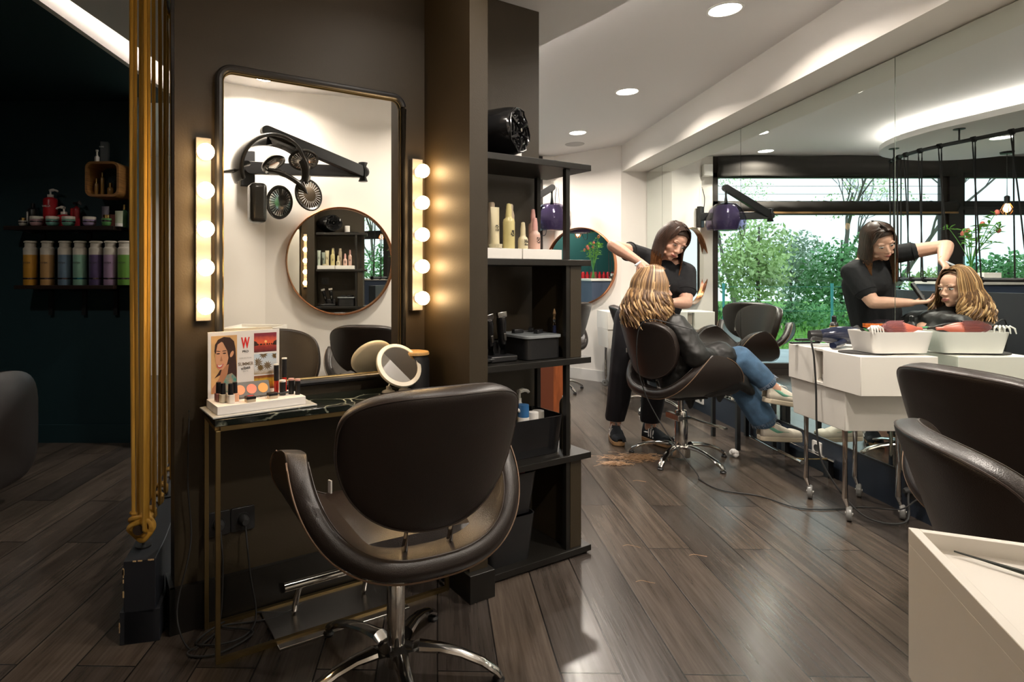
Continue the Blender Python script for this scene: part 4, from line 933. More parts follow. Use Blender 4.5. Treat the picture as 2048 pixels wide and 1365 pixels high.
# rolled glossy vanity bag on the top board
vb = thing('rolled_cape_bag', 'rolled glossy black bag on the top board of the shelf unit', 'bag'); vb.matrix_world = stM(1.165, 0.155, 1.633) @ Matrix.Rotation(math.radians(28), 4, 'Z') @ Matrix.Scale(0.93, 4)
gb = mat('gloss_black_vinyl', (0.012, 0.012, 0.013), 0.18)
RM = Matrix.Translation((0, 0, 0.113)) @ Matrix.Rotation(PI / 2, 4, 'X') 
def roll(u, v):
    a = u * 2 * PI; rr = 0.112 * (1 + 0.10 * math.cos(2 * a + .6) + 0.06 * math.cos(4 * a)) * (1 - 0.10 * abs(2 * v - 1) ** 6)
    return RM @ Vector((rr * math.cos(a) * 1.0, rr * math.sin(a) * 0.93 + 0.0, -0.125 + 0.25 * v))
MB().grid(roll, 40, 12, closed_u=True).build('body', gb, vb)
def endcap(u, v):
    a = u * 2 * PI; rr = 0.104 * v * (1 + 0.10 * math.cos(2 * a + .6) * v + 0.06 * math.cos(4 * a) * v)
    dz = 0.012 * math.sin(a * 7 + v * 4) * v * (1 - v) * 4 + 0.010 * math.cos(v * 14)
    return RM @ Vector((rr * math.cos(a), rr * math.sin(a) * 0.93, 0.122 + dz - 0.018 * (1 - v)))
MB().grid(endcap, 84, 16, closed_u=True).build('folded_end', gb, vb)
for k in range(3):
    rr = (0.098, 0.066, 0.034)[k]
    MB().tube([RM @ Vector((rr * math.cos(a / 20 * 2 * PI) * (1 + .12 * math.cos(3 * a)), rr * .93 * math.sin(a / 20 * 2 * PI), 0.130 + 0.004 * math.sin(a * 2))) for a in range(20)], 0.0045, 6, closed=True).build('rolled_edge', gb, vb)
for k in range(6):
    a = k * 1.05 + .3
    MB().tube([RM @ Vector((0.02 * math.cos(a), 0.02 * math.sin(a), 0.130)), RM @ Vector((0.06 * math.cos(a + .3), 0.056 * math.sin(a + .3), 0.137)), RM @ Vector((0.098 * math.cos(a + .2), 0.092 * math.sin(a + .2), 0.128))], [0.004, 0.008, 0.004], 6).build('crease', gb, vb)
MB().lathe([(0, .14), (.008, .14), (.008, .13)], M=RM).build('snap_button', chrome, vb)
o = MB().lathe([(0.030, 0), (0.030, 0.09), (0, 0.09)]).build('paper_roll', white_card); o.matrix_world = stM(1.36, 0.06, 1.633); tag(o, 'small pale roll at the back of the top board', 'roll')
bw = mat('smoked_glass_dish', (0.10, 0.11, 0.13), 0.15)
o = MB().lathe([(0, 0), (0.035, 0.001), (0.075, 0.006), (0.078, 0.009), (0.035, 0.005), (0, 0.005)]).build('glass_dish', bw); o.matrix_world = stM(1.42, 0.17, 1.633); tag(o, 'shallow smoky dish near the right end of the top board', 'dish')
# clippers in stand
cs = thing('clipper_stand', 'black charging stand on the middle shelf holding two hair clippers', 'charger'); cs.matrix_world = stM(1.175, 0.18, 0.8262)
MB().box((0, 0, 0.012), (0.13, 0.10, 0.024)).box((0, 0.035, 0.045), (0.12, 0.025, 0.06)).build('base', black_plastic, cs, bevel=0.006, bseg=3)
for i, (x, tl, lb) in enumerate(((-0.032, 0.25, 'black hair clipper standing left in the charging stand'), (0.028, 0.12, 'glossy black hair clipper with chrome blade standing right in the stand'))):
    c = thing('hair_clipper', lb, 'hair clipper', group='hair clippers on the middle shelf'); c.matrix_world = stM(1.175, 0.18, 0.8262) @ TR((x, -0.004, 0.027)) @ Matrix.Rotation(tl - .1, 4, 'X') @ Matrix.Rotation((-.25, -.12)[i], 4, 'Y')
    MB().tube([(0, 0, 0), (0, 0.002, 0.04), (0, 0, 0.09), (0, -0.004, 0.13), (0, -0.006, 0.150)], [0.016, 0.018, 0.021, 0.024, 0.020], 14, flat=0.8).build('body', gb, c)
    MB().box((0, -0.010, 0.160), (0.044, 0.014, 0.022)).build('blade', chrome, c, bevel=0.002)
    MB().box((0, -0.02, 0.07), (0.012, 0.006, 0.03)).build('switch', mat('gunmetal', (0.2, 0.19, 0.18), 0.3, 1), c, bevel=0.002)
t = thing('detangling_brush', 'flat black vented brush lying at the left of the middle shelf', 'brush'); t.matrix_world = stM(1.095, 0.225, 0.8262)
MB().tube([(-0.045, 0, 0.012), (-0.01, 0, 0.014), (0.05, 0.005, 0.012)], [0.015, 0.014, 0.007], 10, flat=.6).build('head', black_plastic, t); 
b = MB()
for i in range(8):
    for j in range(3): b.cyl((-0.045 + i * .006, -0.010 - .0005 * i, 0.009 + j * .004), (-0.045 + i * .006, -0.024, 0.009 + j * .004), 0.0008, seg=5)
b.build('bristles', black_rubber, t)
t = thing('makeup_brush', 'upright brush with silver ferrule beside the lidded box', 'brush'); t.matrix_world = stM(1.465, 0.195, 0.8262)
MB().tube([(0, 0, 0.0), (0, 0, 0.10), (0, 0, 0.13)], [0.009, 0.008, 0.007], 10).build('handle', mat('navy_handle', (0.015, 0.02, 0.06), 0.3), t); MB().tube([(0, 0, 0.13), (0, 0, 0.155)], [0.007, 0.006], 10).build('ferrule', chrome, t); MB().tube([(0, 0, 0.155), (0, 0, 0.18), (0, 0, 0.20)], [0.006, 0.007, 0.002], 10).build('bristles', mat('tan_bristles', (0.4, 0.25, 0.12), 0.8), t)
# bottles in the glossy bin (second board)
blue = mat('blue_plastic', (0.03, 0.13, 0.32), 0.3)
ZB = 0.4312
blue_d = mat('navy_plastic', (0.01, 0.03, 0.12), 0.3)
for s, d, kind, m, h, r_, lb in ((1.165, 0.185, 'pump', white_pl, 0.205, 0.026, 'white bottle at the left edge of the glossy bin'), (1.185, 0.10, 'pump', blue_d, 0.19, 0.018, 'navy bottle at the back of the glossy bin'), (1.235, 0.185, 'pump', white_pl, 0.160, 0.022, 'white pump bottle at the front of the glossy bin'),
        (1.262, 0.10, 'can', beige, 0.205, 0.020, 'beige spray can at the back of the glossy bin'), (1.265, 0.16, 'jarg', gold_m, 0.195, 0.022, 'black jar with gold lid in the glossy bin'), (1.305, 0.185, 'cap', blue, 0.205, 0.024, 'bottle with bright blue cap in the glossy bin'), (1.345, 0.11, 'pump', white_pl, 0.215, 0.021, 'tall white pump bottle right of the blue cap'), (1.365, 0.175, 'jarg', white_pl, 0.165, 0.024, 'white lidded jar in the right half of the glossy bin'), (1.415, 0.15, 'jarg', mat('clear_cup', (0.35, 0.33, 0.3), 0.2), 0.16, 0.026, 'clear cup at the right end of the glossy bin')):
    M = stM(s, d, ZB)
    if kind == 'pump': pump(M, r_, h - .02, m, lb, m, 'salon bottles in the glossy bin')
    elif kind == 'can':
        t = thing('hair_spray_can', lb, 'can', group='salon bottles in the glossy bin'); t.matrix_world = M
        MB().lathe([(0, 0), (r_, 0), (r_, h - .02), (r_ * .7, h), (0, h)]).build('body', m, t, angle=50); MB().lathe([(r_ * .6, h), (r_ * .6, h + .02), (0, h + .02)]).build('cap', m, t, angle=40)
    else:
        t = thing('capped_bottle', lb, 'bottle', group='salon bottles in the glossy bin'); t.matrix_world = M
        MB().lathe([(0, 0), (r_, 0), (r_, h - .05), (0, h - .05)]).build('body', black_plastic if kind == 'jarg' and m is gold_m else white_pl, t, angle=50); MB().lathe([(r_ * .98, h - .05), (r_ * .95, h), (0, h)]).build('cap', m, t, angle=40)
t = thing('hair_spray_can', 'dark spray can standing right of the glossy bin beside the post', 'can'); t.matrix_world = stM(1.530, 0.19, 0.4262)
MB().lathe([(0, 0), (0.024, 0), (0.024, 0.19), (0.020, 0.205), (0.012, 0.215), (0, 0.215)]).build('body', mat('dark_bronze_can', (0.06, 0.05, 0.035), 0.35, 0.5), t, angle=50)
MB().lathe([(0.012, 0.215), (0.012, 0.222), (0.005, 0.224), (0.005, 0.238), (0, 0.238)]).build('nozzle', white_pl, t, angle=40)

# ------------------------------------------------------------------ display on the dressing table
DZ = 0.7342
ds = thing('makeup_display', 'white make-up display stand with photo card on the left of the dressing table', 'display stand'); ds.matrix_world = stM(0.092, 0.215, DZ) @ Matrix.Rotation(math.radians(4), 4, 'Z')
MB().box((0.155, 0.075, 0.004), (0.335, 0.17, 0.005)).build('acrylic_base', mat('clear_acrylic_sheet', (0.55, 0.55, 0.52), 0.08), ds, bevel=0.001)
MB().box((0.148, 0.078, 0.020), (0.285, 0.135, 0.026)).build('plinth', white_card, ds, bevel=0.001)
card = MB().box((0.128, 0.143, 0.033 + 0.108), (0.238, 0.005, 0.216)).build('photo_card', white_card, ds, smooth=False)
CM = TR((0.009, 0.1403, 0.036)) @ Matrix.Rotation(PI / 2, 4, 'X')   # card plane: x right, y up; size .238 x .213
def flat(name, pts, m, lay, par=card):
    b = MB(); b.prism(pts, 0.0, 0.00025 * lay + 0.0003, CM); return b.build(name, m, par, smooth=False)
def ell(cx, cy, rx, ry, rot=0, n=28):
    return [(cx + rx * math.cos(a) * math.cos(rot) - ry * math.sin(a) * math.sin(rot), cy + rx * math.cos(a) * math.sin(rot) + ry * math.sin(a) * math.cos(rot)) for a in [2 * PI * k / n for k in range(n)]]
def rect(x0, y0, x1, y1): return [(x0, y0), (x1, y0), (x1, y1), (x0, y1)]
pm = lambda n, c: mat('print_' + n, c, 0.45)
flat('portrait_background', rect(0.010, 0.012, 0.093, 0.200), mat('print_sand', (0.75, 0.44, 0.18), 0.5, var=(12, 0.25)), 1)
flat('portrait_hair', [(0.020, 0.150), (0.022, 0.172), (0.032, 0.188), (0.050, 0.196), (0.070, 0.193), (0.083, 0.180), (0.088, 0.155), (0.090, 0.120), (0.092, 0.080), (0.092, 0.045), (0.080, 0.048), (0.055, 0.075), (0.035, 0.07), (0.020, 0.062), (0.032, 0.078), (0.045, 0.10), (0.03, 0.13)], pm('hair_brown', (0.045, 0.018, 0.012)), 2)
flat('portrait_neck', [(0.013, 0.014), (0.013, 0.03), (0.035, 0.060), (0.046, 0.098), (0.066, 0.105), (0.062, 0.075), (0.050, 0.045), (0.035, 0.014)], pm('skin_shade', (0.50, 0.22, 0.11)), 3)
flat('portrait_face', [(0.026, 0.152), (0.030, 0.172), (0.042, 0.180), (0.056, 0.174), (0.064, 0.155), (0.066, 0.130), (0.060, 0.106), (0.048, 0.090), (0.036, 0.088), (0.027, 0.100), (0.023, 0.125)], pm('skin', (0.72, 0.36, 0.20)), 4)
flat('portrait_ear', ell(0.076, 0.138, 0.005, 0.011, -.4), pm('skin', ()), 4)
flat('portrait_smile', [(0.027, 0.108), (0.036, 0.104), (0.050, 0.108), (0.044, 0.096), (0.036, 0.093), (0.029, 0.098)], pm('lips', (0.62, 0.12, 0.10)), 5)
flat('portrait_teeth', [(0.030, 0.1055), (0.036, 0.103), (0.046, 0.106), (0.040, 0.099), (0.033, 0.099)], white_card, 6)
for x in (0.032, 0.052): flat('portrait_eye', ell(x, 0.142, 0.0055, 0.0022), pm('hair_brown', ()), 5); flat('portrait_eyebrow', ell(x, 0.150, 0.0075, 0.0013, .1 if x > .04 else -.15), pm('hair_brown', ()), 5)
flat('portrait_nose', [(0.038, 0.118), (0.043, 0.116), (0.046, 0.119), (0.042, 0.135)], pm('skin_shade', ()), 5)
flat('portrait_blouse', [(0.036, 0.013), (0.048, 0.048), (0.060, 0.070), (0.076, 0.075), (0.090, 0.060), (0.092, 0.013)], mat('print_teal_pattern', (0.03, 0.30, 0.27), 0.5, var=(90, 0.4), col2=(0.5, 0.30, 0.2)), 5)
flat('portrait_hair_strand', [(0.030, 0.186), (0.022, 0.16), (0.020, 0.13), (0.023, 0.16), (0.034, 0.184)], pm('hair_brown', ()), 6)
flat('portrait_hair_strand', [(0.050, 0.186), (0.064, 0.16), (0.068, 0.11), (0.061, 0.15), (0.046, 0.18)], pm('hair_brown', ()), 6)
redi = pm('red', (0.75, 0.02, 0.015))
text('W', 0.050, CM @ TR((0.121, 0.170, 0.0006)), redi, 'letter_w', card, 0.0003, 0.50, 0.0016)
text('PRO', 0.0095, CM @ TR((0.121, 0.143, 0.0006)), ink, 'lettering_pro', card, 0.0002, 1.15, 0.0002)
text('COLLECTION', 0.0065, CM @ TR((0.121, 0.121, 0.0004)), pm('grey', (0.5, 0.5, 0.5)), 'lettering_collection', card, 0.0002)
text('SUMMER', 0.0155, CM @ TR((0.122, 0.101, 0.0006)), pm('bronze', (0.20, 0.15, 0.10)), 'lettering_summer', card, 0.0002, 0.85, 0.0001)
text('vibes', 0.0155, CM @ TR((0.122, 0.088, 0.0008)) @ Matrix.Rotation(.12, 4, 'Z'), ink, 'lettering_vibes', card, 0.0002)
text('PACK', 0.007, CM @ TR((0.122, 0.077, 0.0006)), pm('grey', ()), 'lettering_pack', card, 0.0002)
sun = mat('print_sunset', (0.70, 0.10, 0.03), 0.45)
def grad_print(name, stops, rot=0):
    m = bpy.data.materials.new(name); m.use_nodes = True; nt = m.node_tree; b = nt.nodes['Principled BSDF']; b.inputs['Roughness'].default_value = .45
    tc = nt.nodes.new('ShaderNodeTexCoord'); sp = nt.nodes.new('ShaderNodeSeparateXYZ'); r_ = nt.nodes.new('ShaderNodeValToRGB'); nz = nt.nodes.new('ShaderNodeTexNoise'); nz.inputs['Scale'].default_value = 6
    nt.links.new(tc.outputs['Generated'], sp.inputs[0]); nt.links.new(tc.outputs['Generated'], nz.inputs['Vector'])
    ad = nt.nodes.new('ShaderNodeMath'); ad.operation = 'MULTIPLY_ADD'; ad.inputs[1].default_value = 0.25; nt.links.new(nz.outputs['Fac'], ad.inputs[0]); nt.links.new(sp.outputs['Z'], ad.inputs[2])
    while len(r_.color_ramp.elements) < len(stops): r_.color_ramp.elements.new(0.5)
    for e, (p, c) in zip(r_.color_ramp.elements, stops): e.position = p; e.color = (*c, 1)
    nt.links.new(ad.outputs[0], r_.inputs[0]); nt.links.new(r_.outputs[0], b.inputs['Base Color']); return m
flat('sunset_photo', rect(0.150, 0.137, 0.228, 0.202), grad_print('print_sunset_sky', [(0.1, (0.10, 0.015, 0.02)), (0.42, (0.35, 0.04, 0.03)), (0.55, (0.85, 0.14, 0.04)), (0.75, (0.75, 0.12, 0.06)), (1.1, (0.25, 0.03, 0.05))]), 1)
flat('sun_disc', ell(0.190, 0.172, 0.0045, 0.0045), pm('sun', (1, 0.55, 0.2)), 2)
b = MB(); r = random.Random(2)
for i in range(8): b.prism(ell(0.162 + i * .008 + r.uniform(-.002, .002), 0.163, 0.0025, 0.003), 0, 0.0009, CM)
for x, s_ in ((0.153, 1), (0.225, -1)): b.prism([(x - s_ * .003, 0.158), (x + s_ * 0.012, 0.160), (x + s_ * .006, 0.172), (x - s_ * .003, 0.176)], 0, 0.0009, CM)
b.build('sunset_silhouettes', pm('hair_brown', ()), card, smooth=False)
flat('palm_photo', rect(0.150, 0.062, 0.228, 0.131), grad_print('print_palm_sky', [(0.15, (0.45, 0.35, 0.22)), (0.4, (0.70, 0.72, 0.72)), (1, (0.55, 0.66, 0.75))]), 1)
b = MB()
for cx, cy, L in ((0.163, 0.103, 0.018), (0.182, 0.128, 0.016), (0.172, 0.084, 0.014), (0.196, 0.090, 0.017), (0.222, 0.122, 0.013)):
    for k in range(11):
        a = k * 2 * PI / 11 + .2; ex = min(max(cx + L * math.cos(a), 0.151), 0.227); ey = min(max(cy + L * math.sin(a), 0.063), 0.130); 
        b.add([CM @ Vector((cx, cy, .0009)), CM @ Vector(((cx + ex) / 2 - .002 * math.sin(a), (cy + ey) / 2 + .002 * math.cos(a), .0009)), CM @ Vector((ex, ey, .0009)), CM @ Vector(((cx + ex) / 2 + .002 * math.sin(a), (cy + ey) / 2 - .002 * math.cos(a), .0009))], [(0, 1, 2, 3)])
b.build('palm_fronds', pm('frond', (0.16, 0.10, 0.03)), card, smooth=False)
flat('amber_photo', rect(0.150, 0.010, 0.228, 0.057), grad_print('print_amber', [(0.2, (0.20, 0.05, 0.02)), (0.5, (0.65, 0.30, 0.02)), (0.8, (0.75, 0.48, 0.05)), (1.1, (0.25, 0.08, 0.02))]), 1)
# cosmetics standing on the display
PM = ds.matrix_world.copy()
PM = stM(0.092, 0.215, DZ) @ Matrix.Rotation(math.radians(4), 4, 'Z')
def on(x, y, z=0.0335): return PM @ TR((x, y, z))
for i, (x, y, c, lb) in enumerate(((0.030, 0.092, (0.35, 0.14, 0.13), 'mauve nail polish bottle, rearmost on the white display'), (0.038, 0.068, (0.62, 0.55, 0.42), 'ivory nail polish bottle in the middle of the three'), (0.055, 0.045, (0.72, 0.66, 0.58), 'milky nail polish bottle nearest the display edge'), (0.073, 0.062, (0.70, 0.38, 0.24), 'peach nail polish bottle next to the palette'))):
    t = thing('nail_polish', lb, 'nail polish', group='nail polish bottles on the display'); t.matrix_world = on(x, y) @ Matrix.Rotation(.2, 4, 'Z')
    MB().prism(rrect(0.021, 0.021, 0.004, 3), 0, 0.026).build('bottle', mat('polish_%d' % i, c, 0.15, coat=.8), t, bevel=.001)
    MB().lathe([(0.0085, 0.0262), (0.0075, 0.060), (0, 0.060)], seg=18).build('cap', black_plastic, t, angle=40)
t = thing('blush_palette', 'grey palette with three peach and coral blush pans on the display', 'palette'); t.matrix_world = on(0.135, 0.085, 0.0345) @ Matrix.Rotation(math.radians(62), 4, 'X')
MB().prism(rrect(0.122, 0.052, 0.004, 3), 0, 0.008, TR((0, 0.026, 0))).build('case', mat('slate_palette', (0.10, 0.095, 0.085), 0.45), t, bevel=.001)
for x, c in ((-0.038, (0.78, 0.36, 0.20)), (0.0, (0.85, 0.28, 0.20)), (0.038, (0.78, 0.40, 0.13))):
    MB().lathe([(0, 0.0081), (0.0165, 0.0081), (0.0165, 0.0093), (0, 0.0093)], (x, 0.026, 0), 28).build('blush_pan', mat('blush_%d' % int(x * 1000 + 50), c, 0.8), t, angle=40)
for i, (x, y) in enumerate(((0.112, 0.030), (0.188, 0.042))):
    t = thing('eyeshadow_pot', ['square pot with red label at the front of the display', 'square pot in front of the palette right end'][i], 'eyeshadow', group='square eyeshadow pots'); t.matrix_world = on(x, y) @ Matrix.Rotation(.05, 4, 'Z')
    MB().prism(rrect(0.030, 0.026, 0.004, 3), 0, 0.009).build('pot', mat('shimmer_pot', (0.55, 0.45, 0.32), 0.2, coat=.6), t, bevel=.001)
    p = MB().prism(rrect(0.031, 0.027, 0.004, 3), 0.0091, 0.018).build('lid', black_plastic, t, bevel=.001)
    if i == 0: MB().box((0, 0, 0.0184), (0.018, 0.012, 0.0006)).build('red_label', red_pl, p, smooth=False)
for i, (x, y, h, lb) in enumerate(((0.222, 0.100, 0.100, 'lip gloss tube left of the taller one on the display'), (0.252, 0.105, 0.118, 'tallest black lip gloss tube on the display'))):
    t = thing('lip_gloss', lb, 'lip gloss', group='tall lip gloss tubes'); t.matrix_world = on(x, y)
    MB().lathe([(0, 0), (0.008, 0), (0.008, h * .45), (0, h * .45)]).build('tube', mat('red_gloss', (0.5, 0.03, 0.02), 0.12, coat=1), t, angle=40)
    MB().lathe([(0.0087, h * .45), (0.0087, h), (0.0, h)]).build('cap', black_plastic, t, angle=40); MB().lathe([(0.0088, h - .003), (0.0088, h + .0004), (0, h + .0004)]).build('white_tip', white_pl, t, angle=40)
for i, (x, y, h, lb) in enumerate(((0.233, 0.070, 0.050, 'short wide lipstick in front of the lip gloss tubes'), (0.264, 0.072, 0.052, 'lipstick with rose top behind the front one'), (0.278, 0.050, 0.052, 'front lipstick with rose top at the right end of the display'))):
    t = thing('lipstick', lb, 'lipstick', group='short lipsticks'); t.matrix_world = on(x, y)
    MB().lathe([(0, 0), (0.0105 - .001 * i, 0), (0.0105 - .001 * i, h - .006), (0, h - .006)]).build('case', black_plastic, t, angle=40)
    MB().lathe([(0.0108 - .001 * i, h - .0058), (0.0108 - .001 * i, h), (0, h)]).build('top_band', white_pl if i == 0 else pink_pl, t, angle=40)
t = thing('mascara_wand', 'black wand lying along the front of the display', 'make-up tool'); t.matrix_world = on(0, 0, 0.042)
MB().tube([(0.15, 0.050, 0), (0.21, 0.058, 0.0), (0.252, 0.062, 0.0)], [0.0018, 0.003, 0.0045], 8).build('handle', black_plastic, t); MB().tube([(0.20, 0.0565, 0.001), (0.212, 0.0575, 0.001)], 0.0042, 10).build('silver_ring', chrome, t)
# round lighted mirror on suction cups
rm_ = thing('ring_light_mirror', 'small round cosmetic mirror with pale rim on the dressing table', 'mirror'); rm_.matrix_world = stM(0.757, 0.125, DZ)
RT = TR((0, -0.005, 0.098)) @ Matrix.Rotation(math.radians(54), 4, 'X') @ Matrix.Rotation(0, 4, 'Z')
MB().lathe([(0.0, -0.012), (0.080, -0.012), (0.088, -0.006), (0.090, 0.0), (0.088, 0.007), (0.074, 0.010), (0.072, 0.006), (0, 0.006)], M=RT, seg=44).build('rim', mat('ivory_rim', (0.80, 0.74, 0.62), 0.35), rm_, angle=50)
MB().lathe([(0, 0.0062), (0.072, 0.0062), (0.072, 0.0078), (0, 0.0078)], M=RT, seg=44).build('glass', mirror_w, rm_, angle=40)
for x in (-0.035, 0.035):
    c = MB().lathe([(0.0, 0), (0.026, 0), (0.022, 0.005), (0.010, 0.010), (0.009, 0.022), (0, 0.022)], (x, 0.01, 0), 22).build('suction_cup', mat('clear_cup_rubber', (0.35, 0.33, 0.29), 0.15), rm_, angle=60)
    MB().cyl((x, 0.01, 0.02), (x * .7, 0.012, 0.045), 0.004, seg=8).build('stem', white_pl, c)
jr = thing('ceramic_canister', 'matte black canister with pale bamboo lid at the right end of the dressing table', 'jar'); jr.matrix_world = stM(0.852, 0.085, DZ)
MB().lathe([(0, 0), (0.050, 0), (0.055, 0.004), (0.055, 0.105), (0.048, 0.122), (0.047, 0.128), (0, 0.128)], seg=36).build('body', mat('matte_black_ceramic', (0.016, 0.016, 0.017), 0.5), jr, angle=50)
MB().lathe([(0, 0.1285), (0.054, 0.1285), (0.054, 0.136), (0.051, 0.140), (0, 0.140)], seg=36).build('lid', bamboo, jr, angle=40)
# ------------------------------------------------------------------ things on the trolley
TT = 0.8005
TX, TY = 1.965, 2.615
mt = MB()
def matf(u, v):
    a = u * 2 * PI; r_ = v
    return (0.115 * r_ * math.cos(a) * (1 + .1 * math.sin(a)), 0.085 * r_ * math.sin(a), 0.003)
mt.grid(matf, 40, 2, closed_u=True)
o = mt.build('heat_mat', mat('dark_felt', (0.035, 0.033, 0.032), 0.95, bump=(300, 0.5)), solid=0.004); o.location = (2.085, 2.74, TT); tag(o, 'dark oval heat mat on the near top of the trolley', 'mat')
# brush bin
BR = math.radians(4)
BM = TR((2.155, 2.755, TT + 0.001)) @ Matrix.Rotation(BR, 4, 'Z')
bin_('white open brush bin on the trolley against the mirror', TR((2.19, 2.735, TT + 0.008)) @ Matrix.Rotation(BR, 4, 'Z'), 0.31, 0.16, 0.098, white_pl, name='brush_bin', taper=0.86)
def onbin(x, y, z): return TR((2.19, 2.735, TT + 0.008)) @ Matrix.Rotation(BR, 4, 'Z') @ TR((x, y, z))
def paddle(M, label, c, hc, L=0.115, grp='brushes in the white bin', bc=None):
    t = thing('hair_brush', label, 'hair brush', group=grp); t.matrix_world = M
    pts = spline([(-L, 0, 0), (-L * .5, 0, 0.004), (0, 0, 0), (L * .6, 0, -0.002), (L, 0, -0.006)], 5)
    n_ = len(pts); rs = [0.004 + 0.026 * math.sin(min(1, (i + .5) / n_ * 1.9) * PI / 2) if i < n_ * .55 else max(0.008, 0.030 - 0.022 * ((i / n_ - .55) / .25)) for i in range(n_)]
    h = MB().tube(pts, rs, 14, flat=.45).build('paddle', mat('brush_' + hc[0], hc[1], 0.35), t)
    b = MB(); rr = random.Random(1)
    for i in range(26):
        for j in range(9):
            x = -L + 0.012 + i * 0.0044; w_ = 0.026 * math.sin(min(1, (i + 2) / 14) * PI / 2); y = (j - 4) / 4 * w_
            b.cyl((x, y, 0.008), (x + rr.uniform(-.001, .001), y * 1.12, 0.026), 0.0011, seg=4)
    b.build('bristles', mat('bristle_' + c[0], c[1], 0.5), t)
    return t
paddle(onbin(0.02, -0.035, 0.112) @ Matrix.Rotation(1.15, 4, 'X'), 'pink paddle hair brush with dense bristles lying over the front of the bin', ('rose', (0.42, 0.19, 0.20)), ('coral', (0.55, 0.13, 0.08)))
paddle(onbin(0.02, 0.045, 0.108) @ Matrix.Rotation(-0.9, 4, 'X'), 'dark round hair brush with black handle at the back of the bin', ('black', (0.03, 0.02, 0.03)), ('black', (0.02, 0.02, 0.02)), 0.10)
paddle(onbin(-0.05, 0.005, 0.104) @ Matrix.Rotation(2.9, 4, 'Z'), 'small orange and black hair brush in the middle of the bin', ('orange', (0.75, 0.20, 0.03)), ('black', ()), 0.07)
cl_ = thing('hair_claw', 'white claw clip hanging over the left rim of the brush bin', 'hair clip'); cl_.matrix_world = onbin(-0.135, -0.045, 0.104) @ Matrix.Rotation(.3, 4, 'Z')
b = MB()
for k in range(5): b.tube([(0, 0, 0.0), (0.012 * (k - 2), -0.02, 0.022), (0.018 * (k - 2), -0.03, 0.012), (0.02 * (k - 2), -0.034, -0.012)], [0.006, 0.005, 0.004, 0.002], 6)
b.tube([(-0.01, 0.0, 0.012), (0.0, -0.004, 0.0), (0.006, -0.022, -0.03), (0.004, -0.028, -0.05)], [0.007, 0.008, 0.006, 0.004], 7)
b.build('claw', white_pl, cl_)
gc = thing('sectioning_clip', 'black clip with green tip sticking out of the brush bin', 'hair clip'); gc.matrix_world = onbin(-0.115, 0.02, 0.100)
MB().tube([(0, 0, 0), (-0.03, 0.0, 0.018), (-0.05, 0, 0.012)], [0.012, 0.010, 0.003], 8, flat=.6).build('body', black_plastic, gc); MB().cyl((0.0, -0.005, 0.003), (0.02, -0.008, -0.004), 0.006, 0.004, 8).build('tip', mat('green_plastic', (0.02, 0.35, 0.06), 0.35), gc)
gc = thing('sectioning_clip', 'bright green comb handle at the right back of the brush bin', 'comb'); gc.matrix_world = onbin(0.09, 0.06, 0.102)
MB().tube([(-0.05, 0, 0), (0.02, 0, 0.006), (0.05, 0, 0.004)], [0.006, 0.007, 0.004], 8, flat=.5).build('handle', mat('green_plastic', ()), gc)
# hair dryer
hd_ = thing('hair_dryer', 'dark navy hair dryer with diffuser nozzle lying on the trolley', 'hair dryer'); hd_.matrix_world = TR((2.10, 2.985, TT + 0.004)) @ Matrix.Rotation(math.radians(-12), 4, 'Z')
nv = mat('smoky_navy_plastic', (0.014, 0.019, 0.042), 0.15, coat=.6)
MB().tube(spline([(0.165, 0, 0.044), (0.13, 0, 0.05), (0.08, 0, 0.055), (0.02, 0, 0.056), (-0.03, 0, 0.054), (-0.06, 0, 0.052)], 5), [0.012, 0.022, 0.029, 0.035, 0.039, 0.042, 0.044, 0.045, 0.0455, 0.046, 0.046, 0.046, 0.046, 0.046, 0.045, 0.044, 0.043, 0.041, 0.039, 0.036, 0.034, 0.033, 0.032, 0.031, 0.030, 0.030][:26], 20).build('barrel', nv, hd_)
MB().lathe([(0.030, 0), (0.028, 0.03), (0.024, 0.05), (0.0, 0.05)], M=TR((-0.06, 0, 0.052)) @ Matrix.Rotation(-PI / 2, 4, 'Y'), seg=20).build('nozzle', black_plastic, hd_, angle=50)
MB().tube(spline([(0.05, -0.01, 0.035), (0.01, -0.06, 0.020), (-0.03, -0.11, 0.017), (-0.06, -0.14, 0.015)], 5), 0.016, 12).build('handle', nv, hd_)
# straightener
fs_ = thing('straightening_iron', 'slim black straightening iron lying at the far edge of the trolley', 'hair straightener'); fs_.matrix_world = TR((2.06, 3.075, TT + 0.004)) @ Matrix.Rotation(.1, 4, 'Z')
MB().box((0, 0, 0.022), (0.20, 0.024, 0.012)).box((-0.05, 0, 0.006), (0.16, 0.024, 0.010)).build('arms', black_plastic, fs_, bevel=.003); MB().tube([(0.02, 0, .014), (0.08, 0, .016)], [0.014, 0.016], 10).build('handle', nv, fs_)
mp_ = thing('spray_bottle', 'gold and black spray bottle standing on the trolley next to the dryer', 'bottle', (2.155, 3.055, TT))
bd = MB().lathe(shoulder(0.021, 0.105, .55, 0.008)).build('body', mat('amber_gold_bottle', (0.42, 0.27, 0.09), 0.2, 0.6), mp_, angle=50); MB().lathe([(0, 0), (0.0213, 0), (0.0213, 0.022), (0, 0.022)]).build('black_base', black_plastic, bd, angle=40)
MB().box((0, -0.0213, 0.068), (0.024, 0.002, 0.032)).build('label', ink, bd, smooth=False)
MB().lathe([(0.0212, 0.104), (0.016, 0.118), (0.011, 0.122), (0.011, 0.150), (0.007, 0.154), (0, 0.156)]).build('spray_head', black_plastic, mp_, angle=40)

